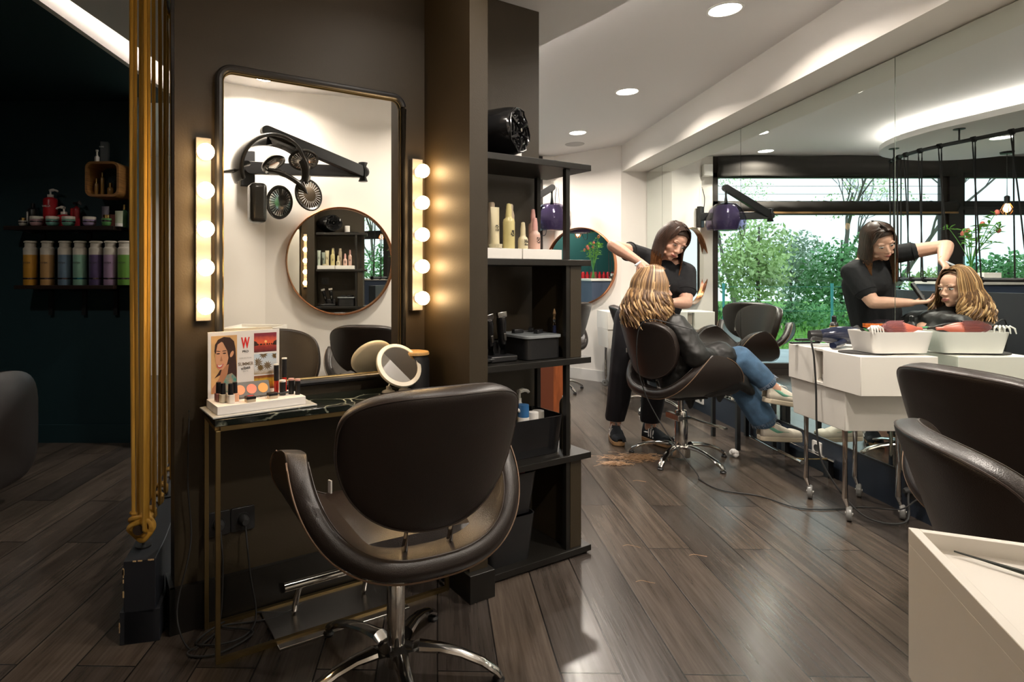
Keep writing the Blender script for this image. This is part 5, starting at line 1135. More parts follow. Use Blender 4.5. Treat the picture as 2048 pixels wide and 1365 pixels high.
# ------------------------------------------------------------------ round wall mirrors
def round_mirror(label, M, R_, rimm):
    t = thing('round_mirror', label, 'mirror', group='large round wall mirrors'); t.matrix_world = M
    RX = Matrix.Rotation(PI / 2, 4, 'X')
    MB().lathe([(R_, 0.0), (R_, 0.045), (R_ - 0.004, 0.048), (R_ - 0.012, 0.046), (R_ - 0.012, 0.0)], M=RX, seg=96).build('rim', rimm, t, angle=50)
    MB().lathe([(0, 0.012), (R_ - 0.012, 0.012), (R_ - 0.012, 0.016), (0, 0.016)], M=RX, seg=96).build('glass', mirror_w, t, angle=30)
fd = (FW1 - FW0).normalized(); fc = FW0 + fd * 0.475; fn = Vector((-fd.y, fd.x))
if fn.y > 0: fn = -fn
# local -Y must face into the room
def faceM(p, nrm, z): return TR((p.x, p.y, z)) @ Matrix.Rotation(math.atan2(nrm.y, nrm.x) + PI / 2, 4, 'Z')
round_mirror('round mirror with copper-brown rim on the slanted far wall', faceM(fc, fn, 1.27), 0.43, copper)
wa = st(0.89, 2.305); wb = st(2.47, 1.945); wdir = (wb - wa).normalized(); p_ = wa + wdir * 0.56; wn = Vector((-wdir.y, wdir.x)); round_mirror('round mirror with thin rim on the white wall opposite, seen inside the dressing mirror', faceM(p_, wn, 1.275), 0.415, copper)

# ------------------------------------------------------------------ hood dryers on jointed arms
def arm_bar(mb, a, b, w0, w1, th):
    a = Vector(a); b = Vector(b); d = (b - a).normalized(); side = d.cross(Vector((0, 0, 1)));
    if side.length < 1e-3: side = Vector((1, 0, 0))
    side.normalize(); up = side.cross(d).normalized(); n_ = 10; vs = []
    for s_, off in ((-1, -th / 2), (1, th / 2)):
        ring = []
        for k in range(n_ + 1): t_ = PI / 2 + PI * k / n_; ring.append(a + d * (math.cos(t_) * w0) + up * (math.sin(t_) * w0) + side * off)
        for k in range(n_ + 1): t_ = -PI / 2 + PI * k / n_; ring.append(b + d * (math.cos(t_) * w1) + up * (math.sin(t_) * w1) + side * off)
        vs += ring
    m = len(vs) // 2
    mb.add(vs, [tuple(range(m))[::-1], tuple(range(m, 2 * m))] + [(i, (i + 1) % m, m + (i + 1) % m, m + i) for i in range(m)])
def dryer_arm(t, br, elbow, top, head):
    b = MB(); arm_bar(b, br, elbow, 0.045, 0.04, 0.05); b.build('lower_arm', black_metal, t, bevel=.004)
    b = MB(); off = Vector((0, 0, 0)); arm_bar(b, elbow, top, 0.04, 0.036, 0.055); b.build('upper_arm', black_metal, t, bevel=.004)
    MB().cyl(Vector(elbow) + Vector((0, 0, -0.07)), Vector(elbow) + Vector((0, 0, 0.07)), 0.036, seg=20).build('elbow_joint', black_metal, t, bevel=.004)
    MB().cyl(Vector(top) + Vector((0, 0, 0.02)), Vector(head), 0.022, seg=16).build('drop_pole', black_metal, t)
# processor seen in the dressing mirror: local frame x = along wall (+s), y = out of the wall toward the station
def wallM(s, d, z): # local x=+s reversed so that -Y faces the station side
    p = st(s, d); return TR((p.x, p.y, z)) @ Matrix.Rotation(SR, 4, 'Z')
hp = thing('infrared_processor', 'black hair processor with four lamp heads, seen in the dressing mirror', 'hair processor'); hp.matrix_world = wallM(0.75, 2.28, 0)
# +y local is toward the station (direction -n)
dryer_arm(hp, (0.02, 0.06, 1.94), (0.76, 0.36, 1.93), (0.03, 0.42, 2.13), (0.05, 0.42, 2.04))
MB().box((0.0, 0.02, 1.94), (0.10, 0.04, 0.26)).build('wall_bracket', black_metal, hp, bevel=.006)
def shell(u, v):
    # visor: arc over the head, bulging, opening to the right (+x)
    a = math.radians(205 - 225 * u); rr = 0.215 + 0.03 * math.sin(v * PI)
    w_ = (0.055 + 0.13 * math.sin(PI * min(1, u * 1.15 + .12)) ** .8)
    return (0.07 + rr * math.cos(a) * 1.05, 0.42 + (v - .5) * 2 * w_, 1.86 + rr * math.sin(a) * 0.95 + 0.01)
MB().grid(shell, 36, 12).build('hood_shell', mat('graphite_gloss', (0.035, 0.033, 0.030), 0.22, coat=.4), hp, solid=0.02, bevel=.005)
MB().tube([Vector(shell(k / 40, 0)) + Vector((0, 0, 0)) for k in range(41)], 0.006, 6).build('silver_edge', brushed, hp)
MB().tube([(-0.10, 0.42, 1.90), (-0.20, 0.44, 1.84), (-0.29, 0.45, 1.82)], [0.06, 0.045, 0.010], 12, flat=.35).build('beak', mat('graphite_gloss', ()), hp)
def lamp_head(c, nrm, m_, r_=0.115):
    nrm = Vector(nrm).normalized(); q_ = nrm.to_track_quat('Z', 'Y').to_matrix().to_4x4(); M = TR(c) @ q_
    l = MB().lathe([(0, -0.045), (r_ * .6, -0.04), (r_ * .95, -0.01), (r_, 0.0), (r_ * .96, 0.008), (r_ * .9, 0.004)], M=M, seg=40).build('lamp_head', mat('graphite_gloss', ()), hp, angle=50)
    MB().lathe([(0, 0.012), (r_ * .5, 0.010), (r_ * .9, 0.002)], M=M, seg=40).build('lens', m_, l)
    b = MB()
    for k in range(28):
        a = 2 * PI * k / 28; b.box((r_ * .62 * math.cos(a), r_ * .62 * math.sin(a), 0.010), (r_ * .36, 0.0035, 0.004), a, M=M)
    b.build('ribs', mat('graphite_gloss', ()) if m_ is chrome else brushed, l, smooth=False)
lamp_head((0.12, 0.42, 1.66), (0.35, .75, -0.1), chrome); lamp_head((0.31, 0.46, 1.72), (0.3, .9, .15), mat('copper_dark_disc', (0.05, 0.032, 0.015), 0.35, 0.6), 0.115)
lamp_head((0.30, 0.38, 1.97), (-.1, .5, -0.8), chrome, 0.105); lamp_head((0.10, 0.34, 1.93), (0.3, .3, -.7), chrome, 0.09)
MB().tube(spline([(0.02, 0.46, 1.86), (0.12, 0.50, 1.84), (0.24, 0.49, 1.78), (0.30, 0.44, 1.72)], 5), [0.04] * 6 + [0.035] * 5 + [0.03] * 5, 12, flat=.5).build('lamp_arm', mat('graphite_gloss', ()), hp)
MB().box((-0.04, 0.46, 1.64), (0.11, 0.12, 0.26)).build('rear_housing', mat('graphite_gloss', ()), hp, bevel=.03, bseg=4)
# purple hood dryer near the far wall (direct glimpse and in the big mirror)
pd = thing('hood_dryer', 'purple transparent hood dryer on a black wall arm beside the window', 'hood dryer', (0, 0, 0))
dryer_arm(pd, (1.56, 6.60, 1.83), (0.90, 6.42, 1.83), (1.40, 6.40, 2.13), (1.40, 6.40, 1.95))
MB().box((1.575, 6.62, 1.83), (0.08, 0.05, 0.24), math.radians(-40)).build('wall_bracket', black_metal, pd, bevel=.006)
MB().lathe([(0.05, 0.24), (0.11, 0.225), (0.165, 0.17), (0.20, 0.08), (0.205, 0.0), (0.19, -0.05)], (1.40, 6.40, 1.72), 36, sy=.9).build('hood', smoke_purple, pd, solid=.006)
MB().lathe([(0, 0.23), (0.09, 0.215), (0.13, 0.15), (0.145, 0.05), (0.12, -0.06), (0, -0.07)], (1.40, 6.40, 1.72), 30).build('inner_dome', mat('plum_inner', (0.10, 0.085, 0.13), 0.2, coat=.5), pd)
MB().ball((1.40, 6.52, 1.80), 0.085, 20, (1, .8, 1)).build('motor_cover', mat('silver_cover', (0.6, 0.6, 0.62), 0.25, 0.5), pd)
MB().tube(spline([(1.24, 6.34, 1.70), (1.25, 6.30, 1.61), (1.30, 6.28, 1.60), (1.32, 6.28, 1.68)], 5), 0.004, 6).build('visor_wire', black_metal, pd)
tag(MB().tube(spline([(1.52, 6.70, 2.18), (1.50, 6.68, 2.05), (1.51, 6.68, 1.9), (1.50, 6.66, 1.84)], 6), 0.004, 6).build('dryer_lead', black_rubber), 'thin black lead running down the wall to the purple hood dryer', 'cable')
tag(MB().box((1.45, 6.72, 2.38), (0.11, 0.06, 0.14)).build('alarm_box', white_pl, bevel=.008), 'white plastic box high on the wall beside the blind', 'alarm box')

# ------------------------------------------------------------------ gold rope screen
gs = thing('rope_screen', 'curved divider with gold braided ropes above a low black wall', 'room divider', (-0.93, 1.90, 0)); GO = Vector((-0.93, 1.90, 0))
gp = [Vector((x, y, 0)) for x, y in ((-0.925, 1.87), (-0.965, 2.05), (-1.035, 2.30), (-1.115, 2.60), (-1.18, 2.95), (-1.22, 3.30), (-1.27, 3.65), (-1.30, 4.0))]
gpath = spline(gp, 8)
wallp = [Vector((x, y, 0)) for x, y in ((-0.905, 1.84), (-0.95, 2.03), (-1.03, 2.30), (-1.115, 2.60), (-1.18, 2.95), (-1.23, 3.3), (-1.28, 3.65), (-1.30, 4.05))]
wpath = spline(wallp, 8)
def strip_wall(path, th, z0, z1, M0):
    L_ = []; R_ = []
    for i, p in enumerate(path):
        t_ = (path[min(i + 1, len(path) - 1)] - path[max(i - 1, 0)]).normalized(); n_ = Vector((-t_.y, t_.x, 0)); L_.append(p + n_ * th / 2 - M0); R_.append(p - n_ * th / 2 - M0)
    return [(v.x, v.y) for v in L_ + R_[::-1]], z0, z1
o_, z0, z1 = strip_wall(wpath, 0.095, 0, 0.265, GO); MB().prism(o_, z0, z1).build('low_wall', mat('navy_black_paint', (0.012, 0.014, 0.019), 0.45), gs, smooth=False, bevel=.003)
o_, z0, z1 = strip_wall(wpath, 0.118, 0, 0.105, GO); MB().prism(o_, z0, z1).build('plinth', mat('navy_black_paint', ()), gs, smooth=False, bevel=.002)
chip = mat('chipped_plaster', (0.55, 0.38, 0.20), 0.8); r = random.Random(4)
pe = wpath[0] - GO; te = (wpath[1] - wpath[0]).normalized(); ne = Vector((-te.y, te.x, 0))
for k in range(9):
    z = r.uniform(0.01, 0.25); w_ = r.uniform(.002, .005); MB().box(pe + ne * (0.0475 if z > .105 else .059) + Vector((0, -0.0006, z)), (w_, 0.002, r.uniform(.006, .022))).build('paint_chip', chip, gs, smooth=False)
for k in range(5): MB().box(pe + ne * r.uniform(-.045, .045) + Vector((0, -0.0006, 0.262)), (0.010, 0.002, 0.004)).build('paint_chip', chip, gs, smooth=False)
ZR0, ZR1 = 0.345, 2.31
railm = mat('dark_wood_rail', (0.035, 0.022, 0.015), 0.5)
for nm, z in (('lower_rail', ZR0), ('upper_rail', ZR1)):
    MB().tube([p - GO + Vector((0, 0, z)) for p in gpath], 0.0165, 14).build(nm, railm, gs)
for i in (3, 18, 36, 52):
    p = gpath[i] - GO; bs = MB().cyl(p + Vector((0, 0, 0.265)), p + Vector((0, 0, ZR0)), 0.006, seg=10).lathe([(0, .265), (.026, .265), (.026, .270), (0, .270)], (p.x, p.y, 0), 20); bs.build('rail_foot', black_metal, gs)
    MB().cyl(p + Vector((0, 0, ZR1)), p + Vector((0, 0, CLZ)), 0.006, seg=10).lathe([(0, CLZ - .006), (.03, CLZ - .006), (.03, CLZ), (0, CLZ)], (p.x, p.y, 0), 20).build('ceiling_bracket', black_metal, gs)
def ropes(par, path, O_, idxs, z0, z1, rr, m, side=0.016, seed=1):
    r = random.Random(seed)
    for n_, i in enumerate(idxs):
        i = min(i, len(path) - 1)
        p = path[i] - O_; t_ = (path[min(i + 1, len(path) - 1)] - path[max(i - 1, 0)]).normalized(); nn = Vector((-t_.y, t_.x, 0)) * side
        j = min(i + 1 + (n_ % 2), len(path) - 1); q_ = path[j] - O_
        for s_ in (-1, 1):
            a = p + nn * s_ + Vector((0, 0, z1)); c_ = (q_ if s_ > 0 else p) + nn * s_ + t_ * r.uniform(-.012, .012) + Vector((0, 0, z0))
            mid = (a + c_) / 2 + nn * s_ * r.uniform(-.15, .25) + t_ * r.uniform(-.006, .006)
            MB().tube(spline([a, (a + mid) / 2, mid, (mid + c_) / 2, c_], 4), rr, 8).build('rope', m, par)
        for zz, pp in ((z1, p), (z0, q_)):
            cpts = []
            for k in range(22):
                a = 2 * PI * k / 7; cpts.append(pp + t_ * (k / 21 - .5) * rr * 6 + (nn.normalized() * math.cos(a) + Vector((0, 0, 1)) * math.sin(a)) * (0.0165 + rr * .8) + Vector((0, 0, zz)))
            MB().tube(cpts, rr * .9, 6).build('rope_coil', m, par)
ropes(gs, gpath, GO, [0, 2, 5, 9, 13, 17, 22, 27, 33, 39, 46, 53], ZR0, ZR1, 0.0065, rope_gold, 0.020, 3)
# end knot on the lower rail
b = MB(); p = gpath[0] - GO + Vector((0, 0.012, ZR0))
for k in range(3):
    pts = []
    for i in range(28):
        a = 2 * PI * i / 28; pts.append(p + Vector((0.034 * math.cos(a + k), 0.014 * math.sin(2 * a + k * 2) + .01 * k, 0.030 * math.sin(a + k * .5) + .012 * (k - .5))))
    b.tube(pts, 0.0075, 8, closed=True)
b.build('end_knot', rope_gold, gs)

# ------------------------------------------------------------------ black rope screen seen in the wall mirror
bs_ = thing('rope_screen', 'curved divider with black ropes above a dark panel wall, seen in the wall mirror', 'room divider', (0.2, 5.0, 0)); BO = Vector((0.2, 5.0, 0))
bp_ = spline([Vector((x, y, 0)) for x, y in ((0.20, 5.62), (0.31, 5.35), (0.33, 5.0), (0.25, 4.6), (0.17, 4.2), (0.15, 3.8), (0.22, 3.35))], 8)
dk = mat('dark_slate_panel', (0.020, 0.024, 0.030), 0.5)
o_, z0, z1 = strip_wall(bp_, 0.09, 0, 1.03, BO); MB().prism(o_, z0, z1).build('low_wall', dk, bs_, smooth=False)
for nm, z in (('lower_rail', 1.13), ('upper_rail', 2.27)): MB().tube([p - BO + Vector((0, 0, z)) for p in bp_], 0.0165, 12).build(nm, black_metal, bs_)
for i in (2, 20, 38):
    p = bp_[i] - BO; MB().cyl(p + Vector((0, 0, 1.03)), p + Vector((0, 0, 1.13)), 0.006, seg=8).build('rail_foot', black_metal, bs_)
    MB().cyl(p + Vector((0, 0, 2.27)), p + Vector((0, 0, CLZ)), 0.007, seg=8).lathe([(0, CLZ - .006), (.04, CLZ - .006), (.04, CLZ), (0, CLZ)], (p.x, p.y, 0), 18).build('ceiling_bracket', black_metal, bs_)
ropes(bs_, bp_, BO, [0, 3, 6, 9, 13, 17, 22, 27, 32, 37, 42, 46], 1.13, 2.27, 0.005, rope_black, 0.016, 8)

# reception counter, vase with flowers, pendant
rc = thing('reception_counter', 'blue-grey reception counter with white top behind the black rope screen', 'counter', (-0.75, 5.47, 0))
MB().box((0, 0, 0.54), (1.2, 0.56, 1.08)).build('front', mat('slate_blue_laminate', (0.06, 0.08, 0.13), 0.5), rc, smooth=False); MB().box((0, 0, 1.095), (1.24, 0.60, 0.03)).build('counter_top', white_lac, rc, bevel=.003)
tag(MB().box((-0.42, 5.30, 1.15), (0.16, 0.10, 0.08)).build('card_box', white_card, bevel=.003), 'white card box on the reception counter beside the vase', 'box')
def vase(label, loc, h, r_, seed, nstem, tulip=False):
    t = thing('flower_vase', label, 'vase', loc); r = random.Random(seed)
    MB().lathe([(0, 0.0), (r_, 0.0), (r_, h), (r_ - .004, h), (r_ - .004, 0.008), (0, 0.008)], seg=28).build('glass_vase', clear_glass, t, angle=40)
    f = thing('bouquet', ('bouquet of green branches and red tulips standing in the counter vase' if not tulip else 'pink tulips with long leaves standing in the vase by the partition end'), 'flowers', loc)
    st_m = mat('stem_green', (0.10, 0.28, 0.05), 0.5); S = MB(); Lf = MB(); B_ = []
    for k in range(nstem):
        a = r.uniform(0, 2 * PI); sp = r.uniform(.3, 1.0); hh = h + (r.uniform(.12, .30) if not tulip else r.uniform(.08, .16))
        top = Vector((math.cos(a) * sp * (0.22 if not tulip else 0.20), math.sin(a) * sp * (0.22 if not tulip else .20), hh + (0.12 if k == 0 and not tulip else 0)))
        pts = spline([(-math.cos(a) * r_ * .5, -math.sin(a) * r_ * .5, 0.012), (math.cos(a) * r_ * .5, math.sin(a) * r_ * .5, h), tuple(top * 0.8 + Vector((0, 0, hh * .18))), tuple(top)], 5)
        S.tube(pts, [0.004] * 6 + [0.003] * (len(pts) - 6), 6)
        for j in range(7 if not tulip else 3):
            q_ = pts[r.randint(7, len(pts) - 1)]; d_ = Vector((r.gauss(0, 1), r.gauss(0, 1), r.uniform(.1, 1.2))).normalized(); L_ = r.uniform(.05, .10) * (1.9 if tulip else 1); s_ = d_.cross(Vector((0, 0, 1))).normalized() * (0.012 if not tulip else .016)
            m1 = q_ + d_ * L_ * .5; m2 = q_ + d_ * L_ - Vector((0, 0, L_ * .25))
            Lf.add([q_, m1 + s_, m2, m1 - s_], [(0, 1, 2, 3)])
        if tulip or k % 3 == 0: B_.append(top)
    S.build('stems', st_m, f); Lf.build('leaves', mat('leaf_green', (0.14, 0.36, 0.05), 0.5), f, smooth=False, recalc=False, solid=.001)
    for p in B_:
        MB().lathe([(0.006, 0), (0.018, 0.010), (0.021, 0.026), (0.014, 0.046), (0.004, 0.052), (0, 0.050)], tuple(p), 10).build('blossom', mat('tulip_pink' if tulip else 'tulip_coral', (0.62, 0.20, 0.16) if tulip else (0.60, 0.14, 0.10), 0.5), f)
vase('glass vase of branches and tulips standing on the reception counter', (-0.55, 5.60, 1.1105), 0.24, 0.055, 5, 16)
sd = tag(MB().lathe([(0, 0), (0.16, 0), (0.16, 0.012), (0.02, 0.02), (0.02, 0.80), (0.17, 0.805), (0.17, 0.825), (0, 0.825)], seg=32).build('side_table', black_metal, angle=40), 'small round black side table beyond the end of the partition', 'table'); sd.location = (0.98, 2.95, 0)
bpy.data.objects.remove(sd)
pl = thing('pendant_lamp', 'small pendant lamp with copper cage hanging from the hanging ceiling panel behind the ropes', 'lamp', (-1.0, 5.7, CLZ))
MB().lathe([(0, -0.02), (0.05, -0.02), (0.055, 0), (0, 0)], seg=24).build('canopy', black_metal, pl); MB().cyl((0, 0, -0.02), (0, 0, -0.44), 0.003, seg=8).build('cord', black_rubber, pl)
MB().lathe([(0.022, -0.51), (0.022, -0.44), (0.008, -0.43), (0, -0.43)], seg=18).build('lamp_holder', black_metal, pl)
MB().lathe([(0, -0.60), (0.022, -0.585), (0.030, -0.56), (0.020, -0.52), (0.012, -0.51)], seg=18).build('bulb', mat('warm_filament_bulb', (1, .7, .4), 0.3, emit=9, ecol=(1, .55, .22)), pl)
cg = MB()
for k in range(6):
    a = k * PI / 3; cg.tube([(0.022 * math.cos(a), 0.022 * math.sin(a), -0.51), (0.05 * math.cos(a), 0.05 * math.sin(a), -0.57), (0.025 * math.cos(a), 0.025 * math.sin(a), -0.62)], 0.003, 6)
cg.build('cage', copper, pl)
# lounge shelf with red products (seen in the far round mirror)
ls = thing('wall_shelf', 'dark shelf with red products on the lounge wall, seen in the far round mirror', 'shelf', (-3.5, 4.62, 1.05))
MB().box((0.10, 0, -0.0125), (0.20, 0.9, 0.025)).build('board', black_metal, ls, smooth=False)
for i in range(9):
    o = MB().lathe([(0, 0), (0.035, 0), (0.035, 0.12 + .04 * (i % 3 == 1)), (0.02, 0.14 + .04 * (i % 3 == 1)), (0.02, 0.18), (0, 0.18)]).build('shampoo_bottle', red_pl, angle=40); o.location = (-3.39, 4.28 + .085 * i, 1.0505); tag(o, 'red shampoo bottle in the row on the lounge shelf', 'bottle', 'identical red bottles on the lounge shelf')
# wooden cabinet behind the shelf unit
wc = thing('wooden_cabinet', 'orange stained wooden cabinet glimpsed behind the shelf unit', 'cabinet', (0.86, 4.55, 0))
MB().box((0, 0, 0.37), (0.36, 0.5, 0.72)).build('carcass', redwood, wc, smooth=False, bevel=.004)
MB().box((0, -0.254, 0.37), (0.30, 0.010, 0.62)).build('door', redwood, wc, smooth=False, bevel=.003)
MB().box((0, -0.262, 0.37), (0.18, 0.008, 0.48)).build('door_panel', mat('dark_red_wood', (0.16, 0.04, 0.014), .5), wc, smooth=False, bevel=.003)
# ---- cut hair and fluff on the floor
def hairpile(name, c, rx, ry, n, label, seed):
    r = random.Random(seed); b = MB()
    for i in range(n):
        x = c[0] + r.gauss(0, rx); y = c[1] + r.gauss(0, ry); a = r.uniform(-.7, .7); L_ = r.uniform(.02, .06); z = 0.002 + abs(r.gauss(0, .006)); bend = r.uniform(-.02, .02)
        d_ = Vector((math.cos(a), math.sin(a), 0)); s_ = Vector((-math.sin(a), math.cos(a), 0))
        b.tube([Vector((x, y, z)) - d_ * L_, Vector((x, y, z + .004)) + s_ * bend, Vector((x, y, z * .5)) + d_ * L_], 0.0010, 4)
    tag(b.build(name, mat('cut_blond_hair', (0.38, 0.22, 0.11), 0.5)), label, 'hair', kind='stuff')
p = fl(1275, 917); hairpile('cut_hair', p, 0.085, 0.034, 150, 'larger tuft of cut blond hair on the floor by the chair base', 1)
p = fl(1232, 930); hairpile('cut_hair', p, 0.035, 0.012, 60, 'small tuft of cut blond hair at the left on the floor', 2)
o = MB(); r = random.Random(3)
for i in range(14): o.ball((r.uniform(-.022, .022), r.uniform(-.015, .015), 0.018 + r.uniform(-.004, .02)), r.uniform(.010, .018), 8)
o = o.build('crumpled_tissue', white_card); o.location = fl(1467, 914); tag(o, 'small crumpled white tissue on the floor beside the mirror', 'tissue')
r = random.Random(12)
for i, (px, py) in enumerate(((1278, 963), (1395, 1112), (1290, 1165), (1262, 1093))):
    p = fl(px, py); a = r.uniform(-.5, .5)
    tag(MB().tube(spline([p + Vector((-.035, 0, .001)), p + Vector((-.01, .01, .001)), p + Vector((.015, -.002, .001)), p + Vector((.035, -.012 + a * .02, .001))], 5), 0.0008, 4).build('hair_strand', mat('cut_blond_hair', ())), 'single blond hair strand on the floor, %s' % ['left of the chair base', 'in the middle of the aisle', 'nearest the camera', 'near the end of the shelf unit'][i], 'hair strand', 'single hair strands')
# ------------------------------------------------------------------ people
skin_a = mat('fair_skin', (0.62, 0.36, 0.26), 0.5, sss=0.10, var=(30, 0.06))
skin_b = mat('fair_skin_client', (0.60, 0.34, 0.24), 0.5, sss=0.10, var=(30, 0.06))
lip_m = mat('lip_rose', (0.42, 0.13, 0.11), 0.45)
eye_w = mat('eye_white', (0.7, 0.68, 0.65), 0.3); iris_m = mat('eye_dark', (0.02, 0.015, 0.012), 0.15)
brow_m = mat('eyebrow_brown', (0.06, 0.03, 0.018), 0.8)
blackcloth = mat('black_cotton', (0.007, 0.007, 0.009), 0.9, bump=(25, 0.3), bdist=.01)
blacktrou = mat('black_trouser_cloth', (0.008, 0.007, 0.011), 0.8)
cape_m = mat('black_cape_nylon', (0.009, 0.0085, 0.008), 0.5, bump=(11, 0.5), bdist=.03)
denim = mat('blue_denim', (0.060, 0.125, 0.215), 0.85, var=(14, 0.35), bump=(300, 0.4))
trainer_w = mat('cream_leather_trainer', (0.68, 0.62, 0.52), 0.5); mint_m = mat('mint_stripe', (0.16, 0.42, 0.30), 0.5); sole_w = mat('off_white_sole', (0.58, 0.50, 0.38), 0.6)
suede = mat('black_suede', (0.014, 0.018, 0.024), 0.85); gum = mat('gum_sole', (0.38, 0.22, 0.10), 0.6)

def remeshed(name, mb, vox, m, par, smooth=6, post=None, fac=.5):
    me = bpy.data.meshes.new(name + '_tmp'); mb.bm.to_mesh(me); mb.bm.free()
    o = bpy.data.objects.new(name + '_tmp', me); C.objects.link(o)
    rm = o.modifiers.new('r', 'REMESH'); rm.mode = 'VOXEL'; rm.voxel_size = vox
    sm = o.modifiers.new('s', 'SMOOTH'); sm.factor = fac; sm.iterations = smooth
    dg = bpy.context.evaluated_depsgraph_get(); dg.update()
    nm = bpy.data.meshes.new_from_object(o.evaluated_get(dg)); bpy.data.objects.remove(o); bpy.data.meshes.remove(me)
    nm.name = name; nm.materials.clear(); nm.materials.append(m)
    if post:
        for v in nm.vertices: v.co = post(v.co)
    for p in nm.polygons: p.use_smooth = True
    o = bpy.data.objects.new(name, nm); C.objects.link(o); o.parent = par
    return o
def limb(mb, pts, rs, sub=2):
    for i in range(len(pts) - 1): mb.capsule(pts[i], rs[i], pts[i + 1], rs[i + 1], sub)
def ellip(mb, c, sc_, M=None, rot=None, seg=24):
    m = TR(Vector(c)) @ (rot or Matrix()) @ Matrix.Diagonal((*sc_, 1))
    if M: m = M @ m
    bmesh.ops.create_uvsphere(mb.bm, u_segments=seg, v_segments=seg // 2, radius=1, matrix=m)
def basis(origin, fwd, up):
    f = Vector(fwd).normalized(); u = Vector(up); s = f.cross(u).normalized(); u = s.cross(f).normalized()
    m = Matrix((( s.x, f.x, u.x, 0), (s.y, f.y, u.y, 0), (s.z, f.z, u.z, 0), (0, 0, 0, 1)))   # local x = person's right, y = forward, z = up
    return TR(Vector(origin)) @ m
def head_shape(mb, M, k=1.0):
    # origin = centre of head; 0.225 tall
    def e(c, s): ellip(mb, [v * k for v in c], [v * k for v in s], M)
    e((0, -0.008, 0.030), (0.075, 0.092, 0.082)); e((0, 0.020, -0.020), (0.062, 0.072, 0.078)); e((0, 0.045, -0.066), (0.040, 0.042, 0.040))
    e((0, 0.072, -0.094), (0.017, 0.015, 0.014))                                   # chin
    for s in (-1, 1):
        e((s * 0.040, 0.050, -0.026), (0.022, 0.026, 0.024)); e((s * 0.030, 0.077, 0.024), (0.020, 0.012, 0.008)); e((s * 0.046, 0.030, -0.072), (0.017, 0.036, 0.015))
        e((s * 0.076, -0.006, -0.012), (0.010, 0.020, 0.031))                       # ear
        e((s * 0.011, 0.098, -0.030), (0.0085, 0.010, 0.007))                        # nostril
    mb.capsule(M @ Vector((0, 0.083 * k, 0.008 * k)), 0.0075 * k, M @ Vector((0, 0.107 * k, -0.026 * k)), 0.0095 * k)  # nose
    e((0, 0.090, -0.053), (0.021, 0.010, 0.006)); e((0, 0.088, -0.066), (0.019, 0.010, 0.007))
def face_parts(body, M, k=1.0, closed=False):
    for s in (-1, 1):
        e_ = MB().ball((s * 0.029 * k, 0.078 * k, 0.006 * k), 0.0125 * k, 16, (1.15, .75, .62 if not closed else .3), M).build('eye', eye_w, body)
        MB().ball((s * 0.029 * k, 0.0845 * k, (0.005 if not closed else .002) * k), 0.0058 * k, 12, (1, .6, 1 if not closed else .5), M).build('iris', iris_m, e_)
        MB().tube([M @ (Vector((s * x, y, z)) * k) for x, y, z in ((0.014, 0.0885, 0.013 - .004 * closed), (0.028, 0.0905, 0.0155 - .006 * closed), (0.043, 0.081, 0.011 - .004 * closed))], [0.0012, 0.0022, 0.0012], 6).build('eyelashes', iris_m, e_)
        MB().tube([M @ (Vector((s * x, y, z)) * k) for x, y, z in ((0.013, 0.0925, 0.026), (0.030, 0.0895, 0.033), (0.047, 0.074, 0.027))], [0.0022, 0.003, 0.0012], 6, flat=.5).build('eyebrow', brow_m, body)
    MB().tube([M @ (Vector(p) * k) for p in ((-0.022, 0.0885, -0.058), (-0.009, 0.1005, -0.0545), (0, 0.1015, -0.0560), (0.009, 0.1005, -0.0545), (0.022, 0.0885, -0.058))], [0.001, 0.004, 0.0036, 0.004, 0.001], 8).build('upper_lip', lip_m, body)
    MB().tube([M @ (Vector(p) * k) for p in ((-0.020, 0.0885, -0.0605), (0, 0.0985, -0.0655), (0.020, 0.0885, -0.0605))], [0.001, 0.0052, 0.001], 8).build('lower_lip', lip_m, body)
def hand(mb, wrist, d, palmn, thumb_side, curl=0.5, k=1.0):
    # wrist pos, direction of fingers, palm normal (towards palm side), thumb side +1/-1
    d = Vector(d).normalized(); pn = Vector(palmn); pn = (pn - d * pn.dot(d)).normalized(); sd = d.cross(pn).normalized() * thumb_side; w = Vector(wrist)
    pc = w + d * 0.045 * k
    for j, (o_, L_) in enumerate(((-0.5, 0), (0.5, 0))): mb.capsule(w + sd * o_ * 0.024 * k, 0.015 * k, w + d * 0.078 * k + sd * o_ * 0.05 * k, 0.0125 * k)
    mb.capsule(w, 0.019 * k, w + d * 0.055 * k, 0.015 * k)
    mb.capsule(w + d * 0.02 * k, 0.016 * k, w + d * 0.075 * k, 0.0125 * k)
    for j, L_ in enumerate((0.070, 0.078, 0.072, 0.056)):
        o_ = (1.5 - j) * 0.0205 * k; base = w + d * (0.082 - 0.004 * abs(j - 1.2)) * k + sd * o_; a = 0.0; p = base; dd = d.copy(); r0 = 0.0088 * k
        dd = (dd + sd * (1.5 - j) * 0.07).normalized()
        for s_, (fr, cu) in enumerate(((0.45, curl * .8), (0.32, curl * 1.1), (0.23, curl * .7))):
            dd = (dd * math.cos(cu) + pn * math.sin(cu)).normalized(); q = p + dd * L_ * fr * k; r1 = r0 * 0.90; mb.capsule(p, r0, q, r1, 1); p = q; r0 = r1
    p = w + d * 0.022 * k + sd * 0.022 * k; dd = (d * .75 + sd * .75 + pn * .35 * (curl + .5)).normalized()
    for L_, r0, r1 in ((0.034, 0.013, 0.0105), (0.028, 0.0105, 0.0095), (0.022, 0.0095, 0.008)):
        q = p + dd * L_ * k; mb.capsule(p, r0 * k, q, r1 * k, 1); p = q; dd = (dd + d * .35 * curl + pn * .3 * curl).normalized()
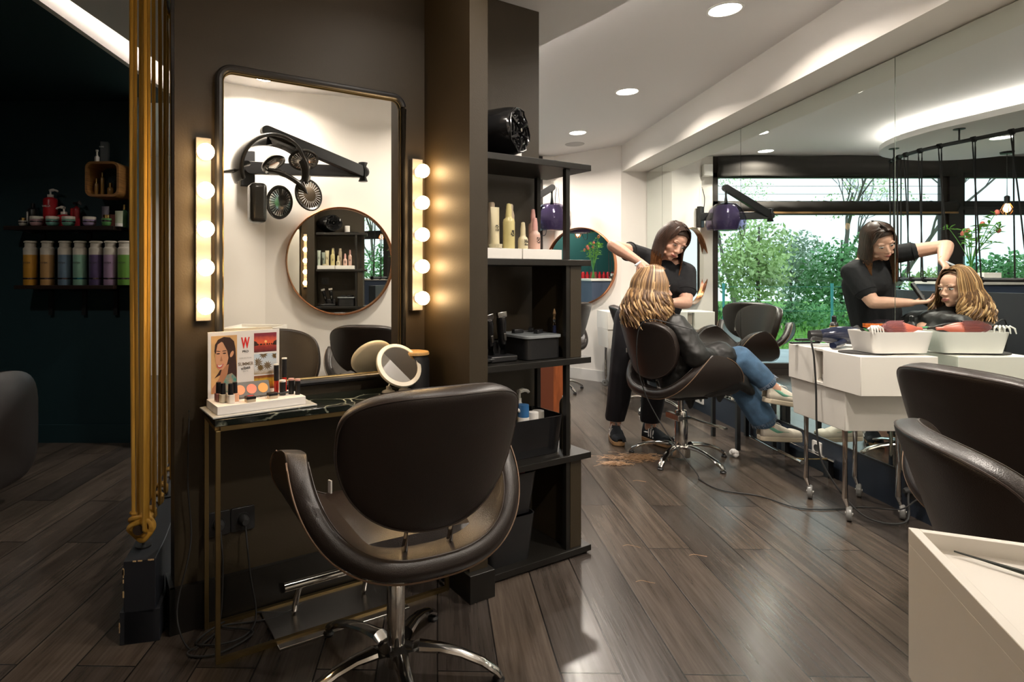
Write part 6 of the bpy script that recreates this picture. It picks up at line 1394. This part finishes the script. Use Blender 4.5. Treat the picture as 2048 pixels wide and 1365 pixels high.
def shoe(par, M, up_m, sole_m, stripe_m, style, L=0.27):
    # local: y forward, origin heel at sole bottom
    def prof(t):  # half width, height
        w_ = 0.034 + 0.014 * math.sin(min(1, t * 1.35) * PI * .62) - (0.012 * max(0, (t - .82) / .18) ** 2 * 1.5); return w_
    out = []
    n_ = 18
    R_ = [( prof(k / n_) * (1 if 0 < k < n_ else .55), L * k / n_) for k in range(n_ + 1)]
    pts = [(x, y) for x, y in R_] + [(-x * .88, y) for x, y in R_[::-1]]
    s = MB().prism(pts, 0.0, 0.030); t_ = s.build('sole', sole_m, par, bevel=.006, bseg=3); t_.matrix_local = M
    b = MB()
    def upper(u, v):
        t = v; w_ = prof(t) * (0.97) * (1 if 0.02 < t < .98 else .6); h = 0.085 if t < .28 else (0.085 - 0.052 * ((t - .28) / .5) if t < .78 else 0.033 + .012 * math.cos((t - .78) / .22 * PI / 2) - .004); 
        if t > .96: h *= .7
        a = PI * u; cx = math.cos(a); sx_ = math.sin(a)
        return Vector((math.copysign(abs(cx) ** .6, cx) * w_ * (1 - .28 * sx_ * (1 if t < .5 else .5)) - (0.003), L * (0.01 + .98 * t), 0.028 + h * sx_ ** .65))
    b.grid(upper, 16, 24); up_ = b.build('upper', up_m, par, solid=.004); up_.matrix_local = M
    # collar, tongue, laces
    tg_ = MB().tube([(0, L * .50, .072), (0, L * .38, .092), (0, L * .30, .112)], [0.018, .021, .019], 10, flat=.3).build('tongue', up_m, par); tg_.matrix_local = M
    b = MB()
    for i in range(5):
        y = L * (.36 + .062 * i); z = 0.108 - 0.0115 * i; b.tube([(-0.021, y, z - .012), (0, y - .006, z + .002), (0.019, y, z - .012)], 0.0022, 6)
    b.tube(spline([(0, L * .34, .110), (.028, L * .38, .112), (.03, L * .45, .098)], 4), .002, 6); b.tube(spline([(0, L * .34, .110), (-.028, L * .36, .112), (-.032, L * .44, .098)], 4), .002, 6)
    o = b.build('laces', white_card, par); o.matrix_local = M
    for sx_ in (-1, 1):
        b = MB()
        if style == 'stripes':
            for i in range(3):
                y0 = L * (.34 + .085 * i)
                P = [upper(0.02 if sx_ > 0 else .98, (y0 / L)), upper(.16 if sx_ > 0 else .84, (y0 / L) - .035), upper(.30 if sx_ > 0 else .70, (y0 / L) - .06)]
                b.tube([p + Vector((sx_ * .0032, 0, 0.001)) for p in P], 0.0052, 6, flat=.45, ref=Vector((1, 0, 0)))
        else:
            P = []; W_ = []
            for i in range(15):
                f = i / 14; P.append(upper((.22 - .16 * math.sin(min(1, f * 1.4) * PI / 2) + .20 * max(0, f - .45) ) if sx_ > 0 else 1 - (.22 - .16 * math.sin(min(1, f * 1.4) * PI / 2) + .20 * max(0, f - .45)), .10 + .52 * f) + Vector((sx_ * .0032, 0, 0))); W_.append(0.001 + 0.009 * math.sin(min(1, f * 1.15 + .12) * PI) ** 1.0 if f < .9 else .001)
            b.tube(P, W_, 6, flat=.4, ref=Vector((1, 0, 0)))
        o = b.build('side_stripe', stripe_m, par); o.matrix_local = M
def hair_strands(name, M, k, rootf, n, m, par, seed, length, wave, r0, gather, flare=0.0):
    r = random.Random(seed); b = MB()
    for i in range(n):
        pts, rad = rootf(r, i / n)
        b.tube(pts, rad, 6, flat=.55)
    return b.build(name, m, par)

# ---- hairdresser (standing, leaning over the client)
P = thing('person', 'standing person in black T-shirt and trousers with long brown hair styling the client hair', 'person', (1.47, 4.08, 0)); PO = Vector((1.47, 4.08, 0))
inv = TR(-PO)
def w2p(v): return Vector(v) - PO
hc = at(1346, 483, 3.90); chin_dir = (0.06, -0.86, -0.50); HMw = basis(hc, chin_dir, (0.34, -0.25, 0.90)); HM = inv @ HMw
neck = HMw @ Vector((0, -0.035, -0.13)); chest = at(1326, 560, 4.02); waist = at(1302, 640, 4.06); hipc = Vector((1.53, 4.09, 0.87))
shR = at(1282, 512, 4.05); shL = at(1372, 545, 3.98)      # viewer left / right
elR = at(1226, 492, 3.86); wrR = at(1279, 524, 3.74); elL = at(1372, 606, 3.86); wrL = at(1344, 606, 3.735)
hipA = Vector((1.455, 4.12, 0.84)); hipB = Vector((1.60, 4.07, 0.84)); knA = Vector((1.385, 4.08, 0.48)); knB = Vector((1.60, 4.03, 0.48)); anA = Vector((1.355, 4.135, 0.085)); anB = Vector((1.585, 4.085, 0.085))
body = MB(); head_shape(body, HM, 1.03)
L = [w2p(v) for v in (neck, HMw @ Vector((0, -0.02, -0.06)))]
limb(body, [w2p((shR + shL) / 2 + Vector((0, 0.0, 0.02))), L[0], L[1]], [0.062, 0.051, 0.050])
limb(body, [w2p(shR), w2p(shR + (elR - shR) * .5), w2p(elR), w2p(elR + (wrR - elR) * .3), w2p(wrR)], [0.056, 0.052, 0.041, 0.042, 0.025])
limb(body, [w2p(shL), w2p(shL + (elL - shL) * .5), w2p(elL), w2p(elL + (wrL - elL) * .3), w2p(wrL)], [0.056, 0.052, 0.041, 0.042, 0.026])
limb(body, [w2p(shR), w2p((shR + shL) / 2), w2p(shL)], [0.060, 0.08, 0.060]); limb(body, [w2p((shR + shL) / 2), w2p(chest), w2p(waist), w2p(hipc)], [0.074, 0.100, 0.10, 0.11])
limb(body, [w2p(hipA), w2p(knA), w2p(anA)], [0.085, 0.055, 0.037]); limb(body, [w2p(hipB), w2p(knB), w2p(anB)], [0.085, 0.055, 0.037])
for an, fd_ in ((anA, (-.15, -1, 0)), (anB, (.45, -.9, 0))):
    fd_ = Vector(fd_).normalized(); limb(body, [w2p(an), w2p(an + fd_ * .08 + Vector((0, 0, -.035))), w2p(an + fd_ * .13 + Vector((0, 0, -.045)))], [0.036, 0.028, 0.02])
hand(body, w2p(wrR), (0.25, -0.75, -0.60), (0.5, 0.1, -0.8), -1, 0.55, 1.0)
hand(body, w2p(wrL), (-0.85, -0.45, 0.10), (-.2, -.1, 1.0), 1, 0.6, 1.0)
bo = remeshed('body', body, 0.0048, skin_a, P, 4)
face_parts(bo, HM, 1.03, closed=True)
# T-shirt
ts = MB(); mid = (shR + shL) / 2
limb(ts, [w2p(mid + Vector((0, .0, -.02))), w2p(chest + Vector((0, -.02, 0))), w2p(waist), w2p(hipc)], [0.088, 0.122, 0.112, 0.118])
limb(ts, [w2p(shR), w2p(mid + Vector((0, .01, -.015))), w2p(shL)], [0.069, 0.088, 0.069])
for s_ in (-1, 1):
    sdv = (shL - shR).normalized() * s_
    limb(ts, [w2p(mid + sdv * .09 + Vector((0, 0, -.03))), w2p(chest + sdv * .085), w2p(waist + sdv * .065), w2p(hipc + sdv * .06 + Vector((0, 0, .02)))], [0.085, 0.105, 0.096, 0.108])
limb(ts, [w2p(chest + Vector((.0, -.06, -.03))), w2p(chest + Vector((.06, -.05, -.03)))], [0.09, 0.085])
limb(ts, [w2p(shR), w2p(shR + (elR - shR) * .42)], [0.068, 0.065]); limb(ts, [w2p(shL), w2p(shL + (elL - shL) * .60)], [0.068, 0.068])
remeshed('t_shirt', ts, 0.008, blackcloth, P, 5)
for sh_, el_, f in ((shR, elR, .455), (shL, elL, .64)):
    c_ = sh_ + (el_ - sh_) * f; d_ = (el_ - sh_).normalized()
    x_, y_ = frame_of(d_); MB().tube([w2p(c_) + x_ * (0.064 * math.cos(a * PI / 12)) + y_ * (0.064 * math.sin(a * PI / 12)) for a in range(24)], 0.004, 6, closed=True).build('sleeve_hem', blackcloth, P)
tro = MB()
limb(tro, [w2p(hipA + Vector((.02, 0, .04))), w2p(hipB + Vector((-.02, 0, .04)))], [0.112, 0.112])
limb(tro, [w2p(hipA + Vector((0, 0, .02))), w2p((hipA + knA) / 2), w2p(knA), w2p((knA + anA) / 2), w2p(anA + Vector((0, 0, .07)))], [0.108, 0.100, 0.086, 0.079, 0.070], 2)
limb(tro, [w2p(hipB + Vector((0, 0, .02))), w2p((hipB + knB) / 2), w2p(knB), w2p((knB + anB) / 2), w2p(anB + Vector((0, 0, .07)))], [0.108, 0.100, 0.086, 0.079, 0.070], 2)
def tcut(co):
    z = co.z
    if z < 0.135: co = Vector((co.x, co.y, 0.135 + (z - .135) * .1))
    return co
remeshed('trousers', tro, 0.009, blacktrou, P, 5, tcut)
for an in (anA, anB): MB().tube([w2p(an) + Vector((0, -0.004, -0.02)), w2p(an) + Vector((0, 0, 0.045))], [0.044, 0.043], 18).build('sock', white_card, P)
for an, ry, lb in ((anA, 180 - 8, 0), (anB, 180 + 26, 0)):
    shoe(P, TR((an.x - PO.x, an.y - PO.y, 0)) @ Matrix.Rotation(math.radians(ry), 4, 'Z') @ TR((0.003, -0.055, 0.001)), suede, gum, white_card, 'stripes', 0.245)
MB().tube([w2p(wrR + (elR - wrR) * .10) + Vector((0.027 * math.cos(a), 0.0, 0.027 * math.sin(a))) * 1.0 for a in [k * PI / 10 for k in range(20)]], 0.0016, 6, closed=True).build('bracelet', gold_m, P)
# brown hair
brown_h = mat('dark_brown_hair', (0.040, 0.019, 0.011), 0.46, var=(40, 0.5, (1, 1, .15)))
brown_t = mat('auburn_hair_tips', (0.16, 0.065, 0.022), 0.4)
hb = MB(); K = 1.03
def hscalp(u, v):
    # cap from crown down behind the ears: phi around, theta from top
    a = u * 2 * PI; fr = math.sin(a)      # +1 = front
    tmax = 1.02 + 0.95 * (1 - (fr + 1) / 2) ** .8
    th = v * tmax
    return HM @ (Vector((0.083 * math.sin(th) * math.cos(a), -0.012 + 0.101 * math.sin(th) * math.sin(a), 0.026 + 0.103 * math.cos(th))) * K)
hb.grid(hscalp, 48, 16, closed_u=True); hbase = hb.build('hair', brown_h, P, solid=.006)
r = random.Random(21); b = MB(); bt_ = MB()
def ringp(ph, rx, ry, z, cy=-0.016):
    return Vector((rx * math.sin(ph), cy + ry * math.cos(ph), z))
for i in range(460):
    ph = math.radians(r.uniform(50, 310)); side = 1 if ph < PI else -1; bk = -math.cos(ph)
    a0 = Vector((.008 - side * .004, max(-.085, min(.06, -0.01 + .085 * math.cos(ph) * 1.0)), 0.130 - .018 * max(0, bk)))
    a1 = ringp(ph, .066, .078, .098); a2 = ringp(ph, .086, .110, .035); a3 = ringp(ph, .090, .114, -.03)
    ln = r.uniform(.18, .29)
    p2 = HM @ (a3 * K); down = HM.to_3x3() @ Vector((0, -.12, -1)); down = (down.normalized() * .40 + Vector((0, 0, -1)) * .8).normalized()
    out_ = HM.to_3x3() @ Vector((math.sin(ph), math.cos(ph), 0))
    p4 = p2 + down * ln * .5 + out_ * .008; p5 = p2 + down * ln + Vector((r.uniform(-.012, .012), r.uniform(-.012, .012), 0))
    pts = spline([HM @ (a0 * K), HM @ (a1 * K), HM @ (a2 * K), p2, p4, p5], 3); nn_ = len(pts); w_ = r.uniform(.0045, .0075)
    b.tube(pts[:nn_ - 4], [w_ * (0.6 + .4 * min(1, j / 4)) for j in range(nn_ - 4)], 5, flat=.6)
    bt_.tube(pts[nn_ - 5:], [w_ * (1 - .2 * j) for j in range(5)], 5, flat=.6)
for i in range(64):  # fringe swept to the side
    f = i / 63; sd_ = 1 if i % 3 else -1
    pts = spline([HM @ (Vector((.006, 0.075 - 0.10 * ((i * 7) % 10) / 10, 0.121 + 0.012 * ((i * 7) % 10) / 10)) * K), HM @ (Vector((.006 + sd_ * (.034 + .012 * f), 0.076 - .030 * f - .02 * ((i * 7) % 10) / 10, 0.102)) * K), HM @ (Vector((sd_ * (.062 + .010 * f), 0.068 - .020 * f, 0.045 - .01 * f)) * K), HM @ (Vector((sd_ * (.084 + .004 * f), 0.034 - .01 * f, -0.03 - .05 * f)) * K)], 4)
    b.tube(pts, [0.004] * (len(pts) - 3) + [.0035, .0025, .001], 5, flat=.6)
b.build('hair_lengths', brown_h, hbase); bt_.build('hair_tips', brown_t, hbase)
# straightener in hand
si = thing('hair_straightener', 'black straightening iron held by the hairdresser at the client hair', 'hair straightener'); c_ = at(1316, 607, 3.60) 
si.location = wrL + Vector((-.075, 0.0, .03)); si.rotation_euler = (-0.45, 0.35, .3)
MB().box((0, 0, 0.03), (0.022, 0.020, 0.17)).build('arm', black_plastic, si, bevel=.005); MB().box((0, 0.018, 0.035), (0.020, 0.010, 0.15)).build('clamp', black_plastic, si, bevel=.003)
cm_ = thing('tail_comb', 'white and blue comb handle in the hairdresser right hand', 'comb'); cm_.location = wrR + Vector((-.02, -.03, -.012)); cm_.rotation_euler = (.3, -.5, .4)
MB().box((0, 0, 0), (0.055, 0.010, 0.012)).build('handle', mat('pale_blue_plastic', (.55, .65, .75), .3), cm_, bevel=.003)

# ---- client (seated, in cape)
Q = thing('person', 'seated person with wavy blond hair in a black cape, blue jeans and cream trainers', 'person', (1.60, 3.66, 0)); QO = Vector((1.60, 3.66, 0))
inv = TR(-QO)
def w2q(v): return Vector(v) - QO
hc = at(1307, 577, 3.60); HMw = basis(hc, (0.97, -0.14, -0.12), (0.12, 0.0, 1)); HM = inv @ HMw
neck = HMw @ Vector((0, -0.03, -0.125)); shN = Vector((1.51, 3.48, 0.862)); shF = Vector((1.47, 3.84, 0.862)); hipN = Vector((1.62, 3.56, 0.53)); hipF = Vector((1.60, 3.76, 0.53))
chest = (shN + shF) / 2 + Vector((.05, 0, -.10)); belly = Vector((1.60, 3.66, 0.63))
knN = Vector((1.91, 3.52, 0.665)); knF = Vector((1.90, 3.64, 0.60))
elN = Vector((1.60, 3.40, 0.69)); wrN = Vector((1.725, 3.48, 0.665)); elF = Vector((1.60, 3.92, 0.69)); wrF = Vector((1.80, 3.72, 0.68))
anUp = at(1548, 778, 3.47); anDn = at(1535, 852, 3.56)
body = MB(); head_shape(body, HM, 1.0)
limb(body, [w2q((shN + shF) / 2 + Vector((.02, 0, .01))), w2q(neck), w2q(HMw @ Vector((0, -0.02, -0.06)))], [0.062, 0.050, 0.048])
limb(body, [w2q(shN), w2q((shN + shF) / 2), w2q(shF)], [0.055, 0.075, 0.055]); limb(body, [w2q((shN + shF) / 2), w2q(chest), w2q(belly), w2q((hipN + hipF) / 2)], [0.075, 0.11, 0.115, 0.12])
limb(body, [w2q(shN), w2q(elN), w2q(wrN)], [0.052, 0.040, 0.026]); limb(body, [w2q(shF), w2q(elF), w2q(wrF)], [0.052, 0.040, 0.026])
hand(body, w2q(wrN), (.75, .65, .02), (0, 0, -1), 1, .35); hand(body, w2q(wrF), (1, -.25, -.1), (0, 0, -1), -1, .25)
limb(body, [w2q(hipN), w2q(knN), w2q(anUp)], [0.085, 0.055, 0.036]); limb(body, [w2q(hipF), w2q(knF), w2q(anDn)], [0.085, 0.055, 0.036])
for an, fd_ in ((anUp, Vector((1, .12, -.35))), (anDn, Vector((1, .08, -.06)))):
    fd_.normalize(); limb(body, [w2q(an), w2q(an + fd_ * .07 + Vector((0, 0, -.03)))], [0.036, 0.026])
bo = remeshed('body', body, 0.0048, skin_b, Q, 4); face_parts(bo, HM, 1.0)
# jeans
je = MB()
limb(je, [w2q(hipN), w2q((hipN + knN) / 2), w2q(knN), w2q(knN + (anUp - knN) * .50), w2q(knN + (anUp - knN) * .74)], [0.098, 0.090, 0.076, 0.070, 0.061])
limb(je, [w2q(hipF), w2q((hipF + knF) / 2), w2q(knF), w2q(knF + (anDn - knF) * .5), w2q(knF + (anDn - knF) * .86)], [0.098, 0.090, 0.078, 0.080, 0.080])
limb(je, [w2q(hipN), w2q(hipF)], [0.11, 0.11])
jo = remeshed('jeans', je, 0.008, denim, Q, 3, None)
for kn, an, f, rr in ((knN, anUp, .80, .061), (knF, anDn, .93, .078)):
    c_ = kn + (an - kn) * f; d_ = (an - kn).normalized(); x_, y_ = frame_of(d_); b = MB(); r = random.Random(6)
    for a in range(70):
        t_ = 2 * PI * a / 70; q_ = w2q(c_) + (x_ * math.cos(t_) + y_ * math.sin(t_)) * rr; b.tube([q_ - d_ * .008, q_ + d_ * r.uniform(.004, .014) + Vector((r.uniform(-.004, .004), r.uniform(-.004, .004), 0))], .0011, 4)
    b.build('frayed_hem', mat('frayed_denim', (0.40, 0.46, 0.55), .9), jo)
# cape: continuous mesh over torso, arms, lap
ca = MB()
limb(ca, [w2q(shN + Vector((0, .01, 0))), w2q((shN + shF) / 2 + Vector((0, 0, .015))), w2q(shF)], [0.070, 0.082, 0.070])
limb(ca, [w2q((shN + shF) / 2 + Vector((.02, 0, .02))), w2q(neck + Vector((.0, 0, -.012)))], [0.075, 0.060])
limb(ca, [w2q(shN), w2q(elN + Vector((-.01, 0, 0))), w2q(wrN + Vector((-.02, 0, .005)))], [0.074, 0.075, 0.058]); limb(ca, [w2q(shF), w2q(elF), w2q(wrF)], [0.074, 0.072, 0.055])
for s_ in (-.07, .07): limb(ca, [w2q((shN + shF) / 2 + Vector((0, s_, -.03))), w2q(chest + Vector((0, s_, 0))), w2q(belly + Vector((-.02, s_, 0))), w2q(belly + Vector((-.04, s_, -.12)))], [0.09, 0.115, 0.125, 0.11])
limb(ca, [w2q(belly + Vector((0, -.06, -.05))), w2q(knN + Vector((-.12, 0, .012)))], [0.125, 0.096]); limb(ca, [w2q(belly + Vector((0, .06, -.05))), w2q(knF + Vector((-.10, 0.02, .0)))], [0.125, 0.10])
limb(ca, [w2q(hipN + Vector((.10, -.03, -.02))), w2q(knN + Vector((-.02, -.03, -.13))), w2q(knN + Vector((0.06, -.01, -.20)))], [0.09, 0.055, 0.03])
limb(ca, [w2q(knN + Vector((-.10, -.02, -.05))), w2q(knN + Vector((-.12, .0, -.17))), w2q(knN + Vector((-.10, .04, -.27)))], [0.075, 0.05, 0.012])
limb(ca, [w2q(knF + Vector((-.22, .02, -.1))), w2q(knF + Vector((-.24, .0, -.26)))], [0.07, 0.016])
def fold(co):
    n_ = noise.noise(Vector((co.x * 9, co.y * 5, co.z * 14))) * .010 + noise.noise(Vector((co.x * 22, co.y * 16, co.z * 30))) * .004
    return co + Vector((n_ * .5, -n_, n_ * .6))
remeshed('cape', ca, 0.008, cape_m, Q, 6, fold)
# trainers
def shoeM(an, fwd, up, dz=0.075): 
    m = basis(an, fwd, up); return inv @ m @ TR((0, -0.055, -dz - .012))
shoe(Q, shoeM(anUp, (1, .12, -.16), (.16, 0, 1)), trainer_w, sole_w, mint_m, 'swoosh', 0.265)
shoe(Q, shoeM(anDn, (1, .06, -.045), (.045, 0, 1)), trainer_w, sole_w, mint_m, 'swoosh', 0.27)
# wavy blond hair
bl1 = mat('honey_blond_hair', (0.33, 0.185, 0.078), 0.38, var=(45, 0.5, (1, 1, .2))); bl2 = mat('light_blond_strands', (0.58, 0.38, 0.19), 0.38); bl0 = mat('brown_blond_roots', (0.12, 0.062, 0.030), 0.45)
hb = MB()
def hs2(u, v):
    a = u * 2 * PI; fr = math.sin(a); tmax = 0.62 + 1.33 * (1 - (fr + 1) / 2) ** .8; th = v * tmax
    return HM @ Vector((0.085 * math.sin(th) * math.cos(a), -0.016 + 0.103 * math.sin(th) * math.sin(a), 0.030 + 0.099 * math.cos(th)))
hb.grid(hs2, 48, 16, closed_u=True); hbase = hb.build('hair', bl0, Q, solid=.006)
r = random.Random(33); layers = [MB(), MB(), MB()]
for i in range(520):
    ph = math.radians(r.uniform(44, 316)); side = 1 if ph < PI else -1; bk = -math.cos(ph); back = -bk
    a0 = Vector((.014 - side * .005, max(-.088, min(.062, -0.01 + .088 * math.cos(ph))), 0.147 - 5.5 * (0.088 * math.cos(ph)) ** 2))
    a1 = ringp(ph, .060, .072, .118); a1b = ringp(ph, .092, .113, .045); a2 = ringp(ph, .098, .120, -.01)
    ln = r.uniform(.15, .25) * (1 if back < .3 else .85); ph2 = 0; amp = r.uniform(.014, .026); phw = r.uniform(0, 6.28)
    base = HM @ a2; out_ = (HM.to_3x3() @ Vector((a2.x, a2.y + .012, 0))).normalized(); tan_ = out_.cross(Vector((0, 0, 1)))
    pts = [HM @ a0, HM @ a1, HM @ a1b, base]
    for k in range(1, 8):
        f = k / 7; pts.append(base + Vector((-.03 * f * (back < 0), 0, -ln * f)) + out_ * (.022 * math.sin(f * 2.4) + amp * f * math.sin(phw + f * 7)) + tan_ * amp * f * math.cos(phw + f * 7.5) * 1.3)
    pts = spline(pts, 3); w_ = r.uniform(.004, .0075); n_ = len(pts)
    layers[r.choice((0, 1, 1, 2, 0)) if i % 5 else 0].tube(pts, [w_ * (.6 + .4 * min(1, j / 5)) * (1 if j < n_ - 4 else (n_ - j) / 4.5) for j in range(n_)], 5, flat=.55)
for mb_, m_, nm in zip(layers, (bl0, bl1, bl2), ('under_hair', 'hair_lengths', 'light_strands')): mb_.build(nm, m_, hbase)
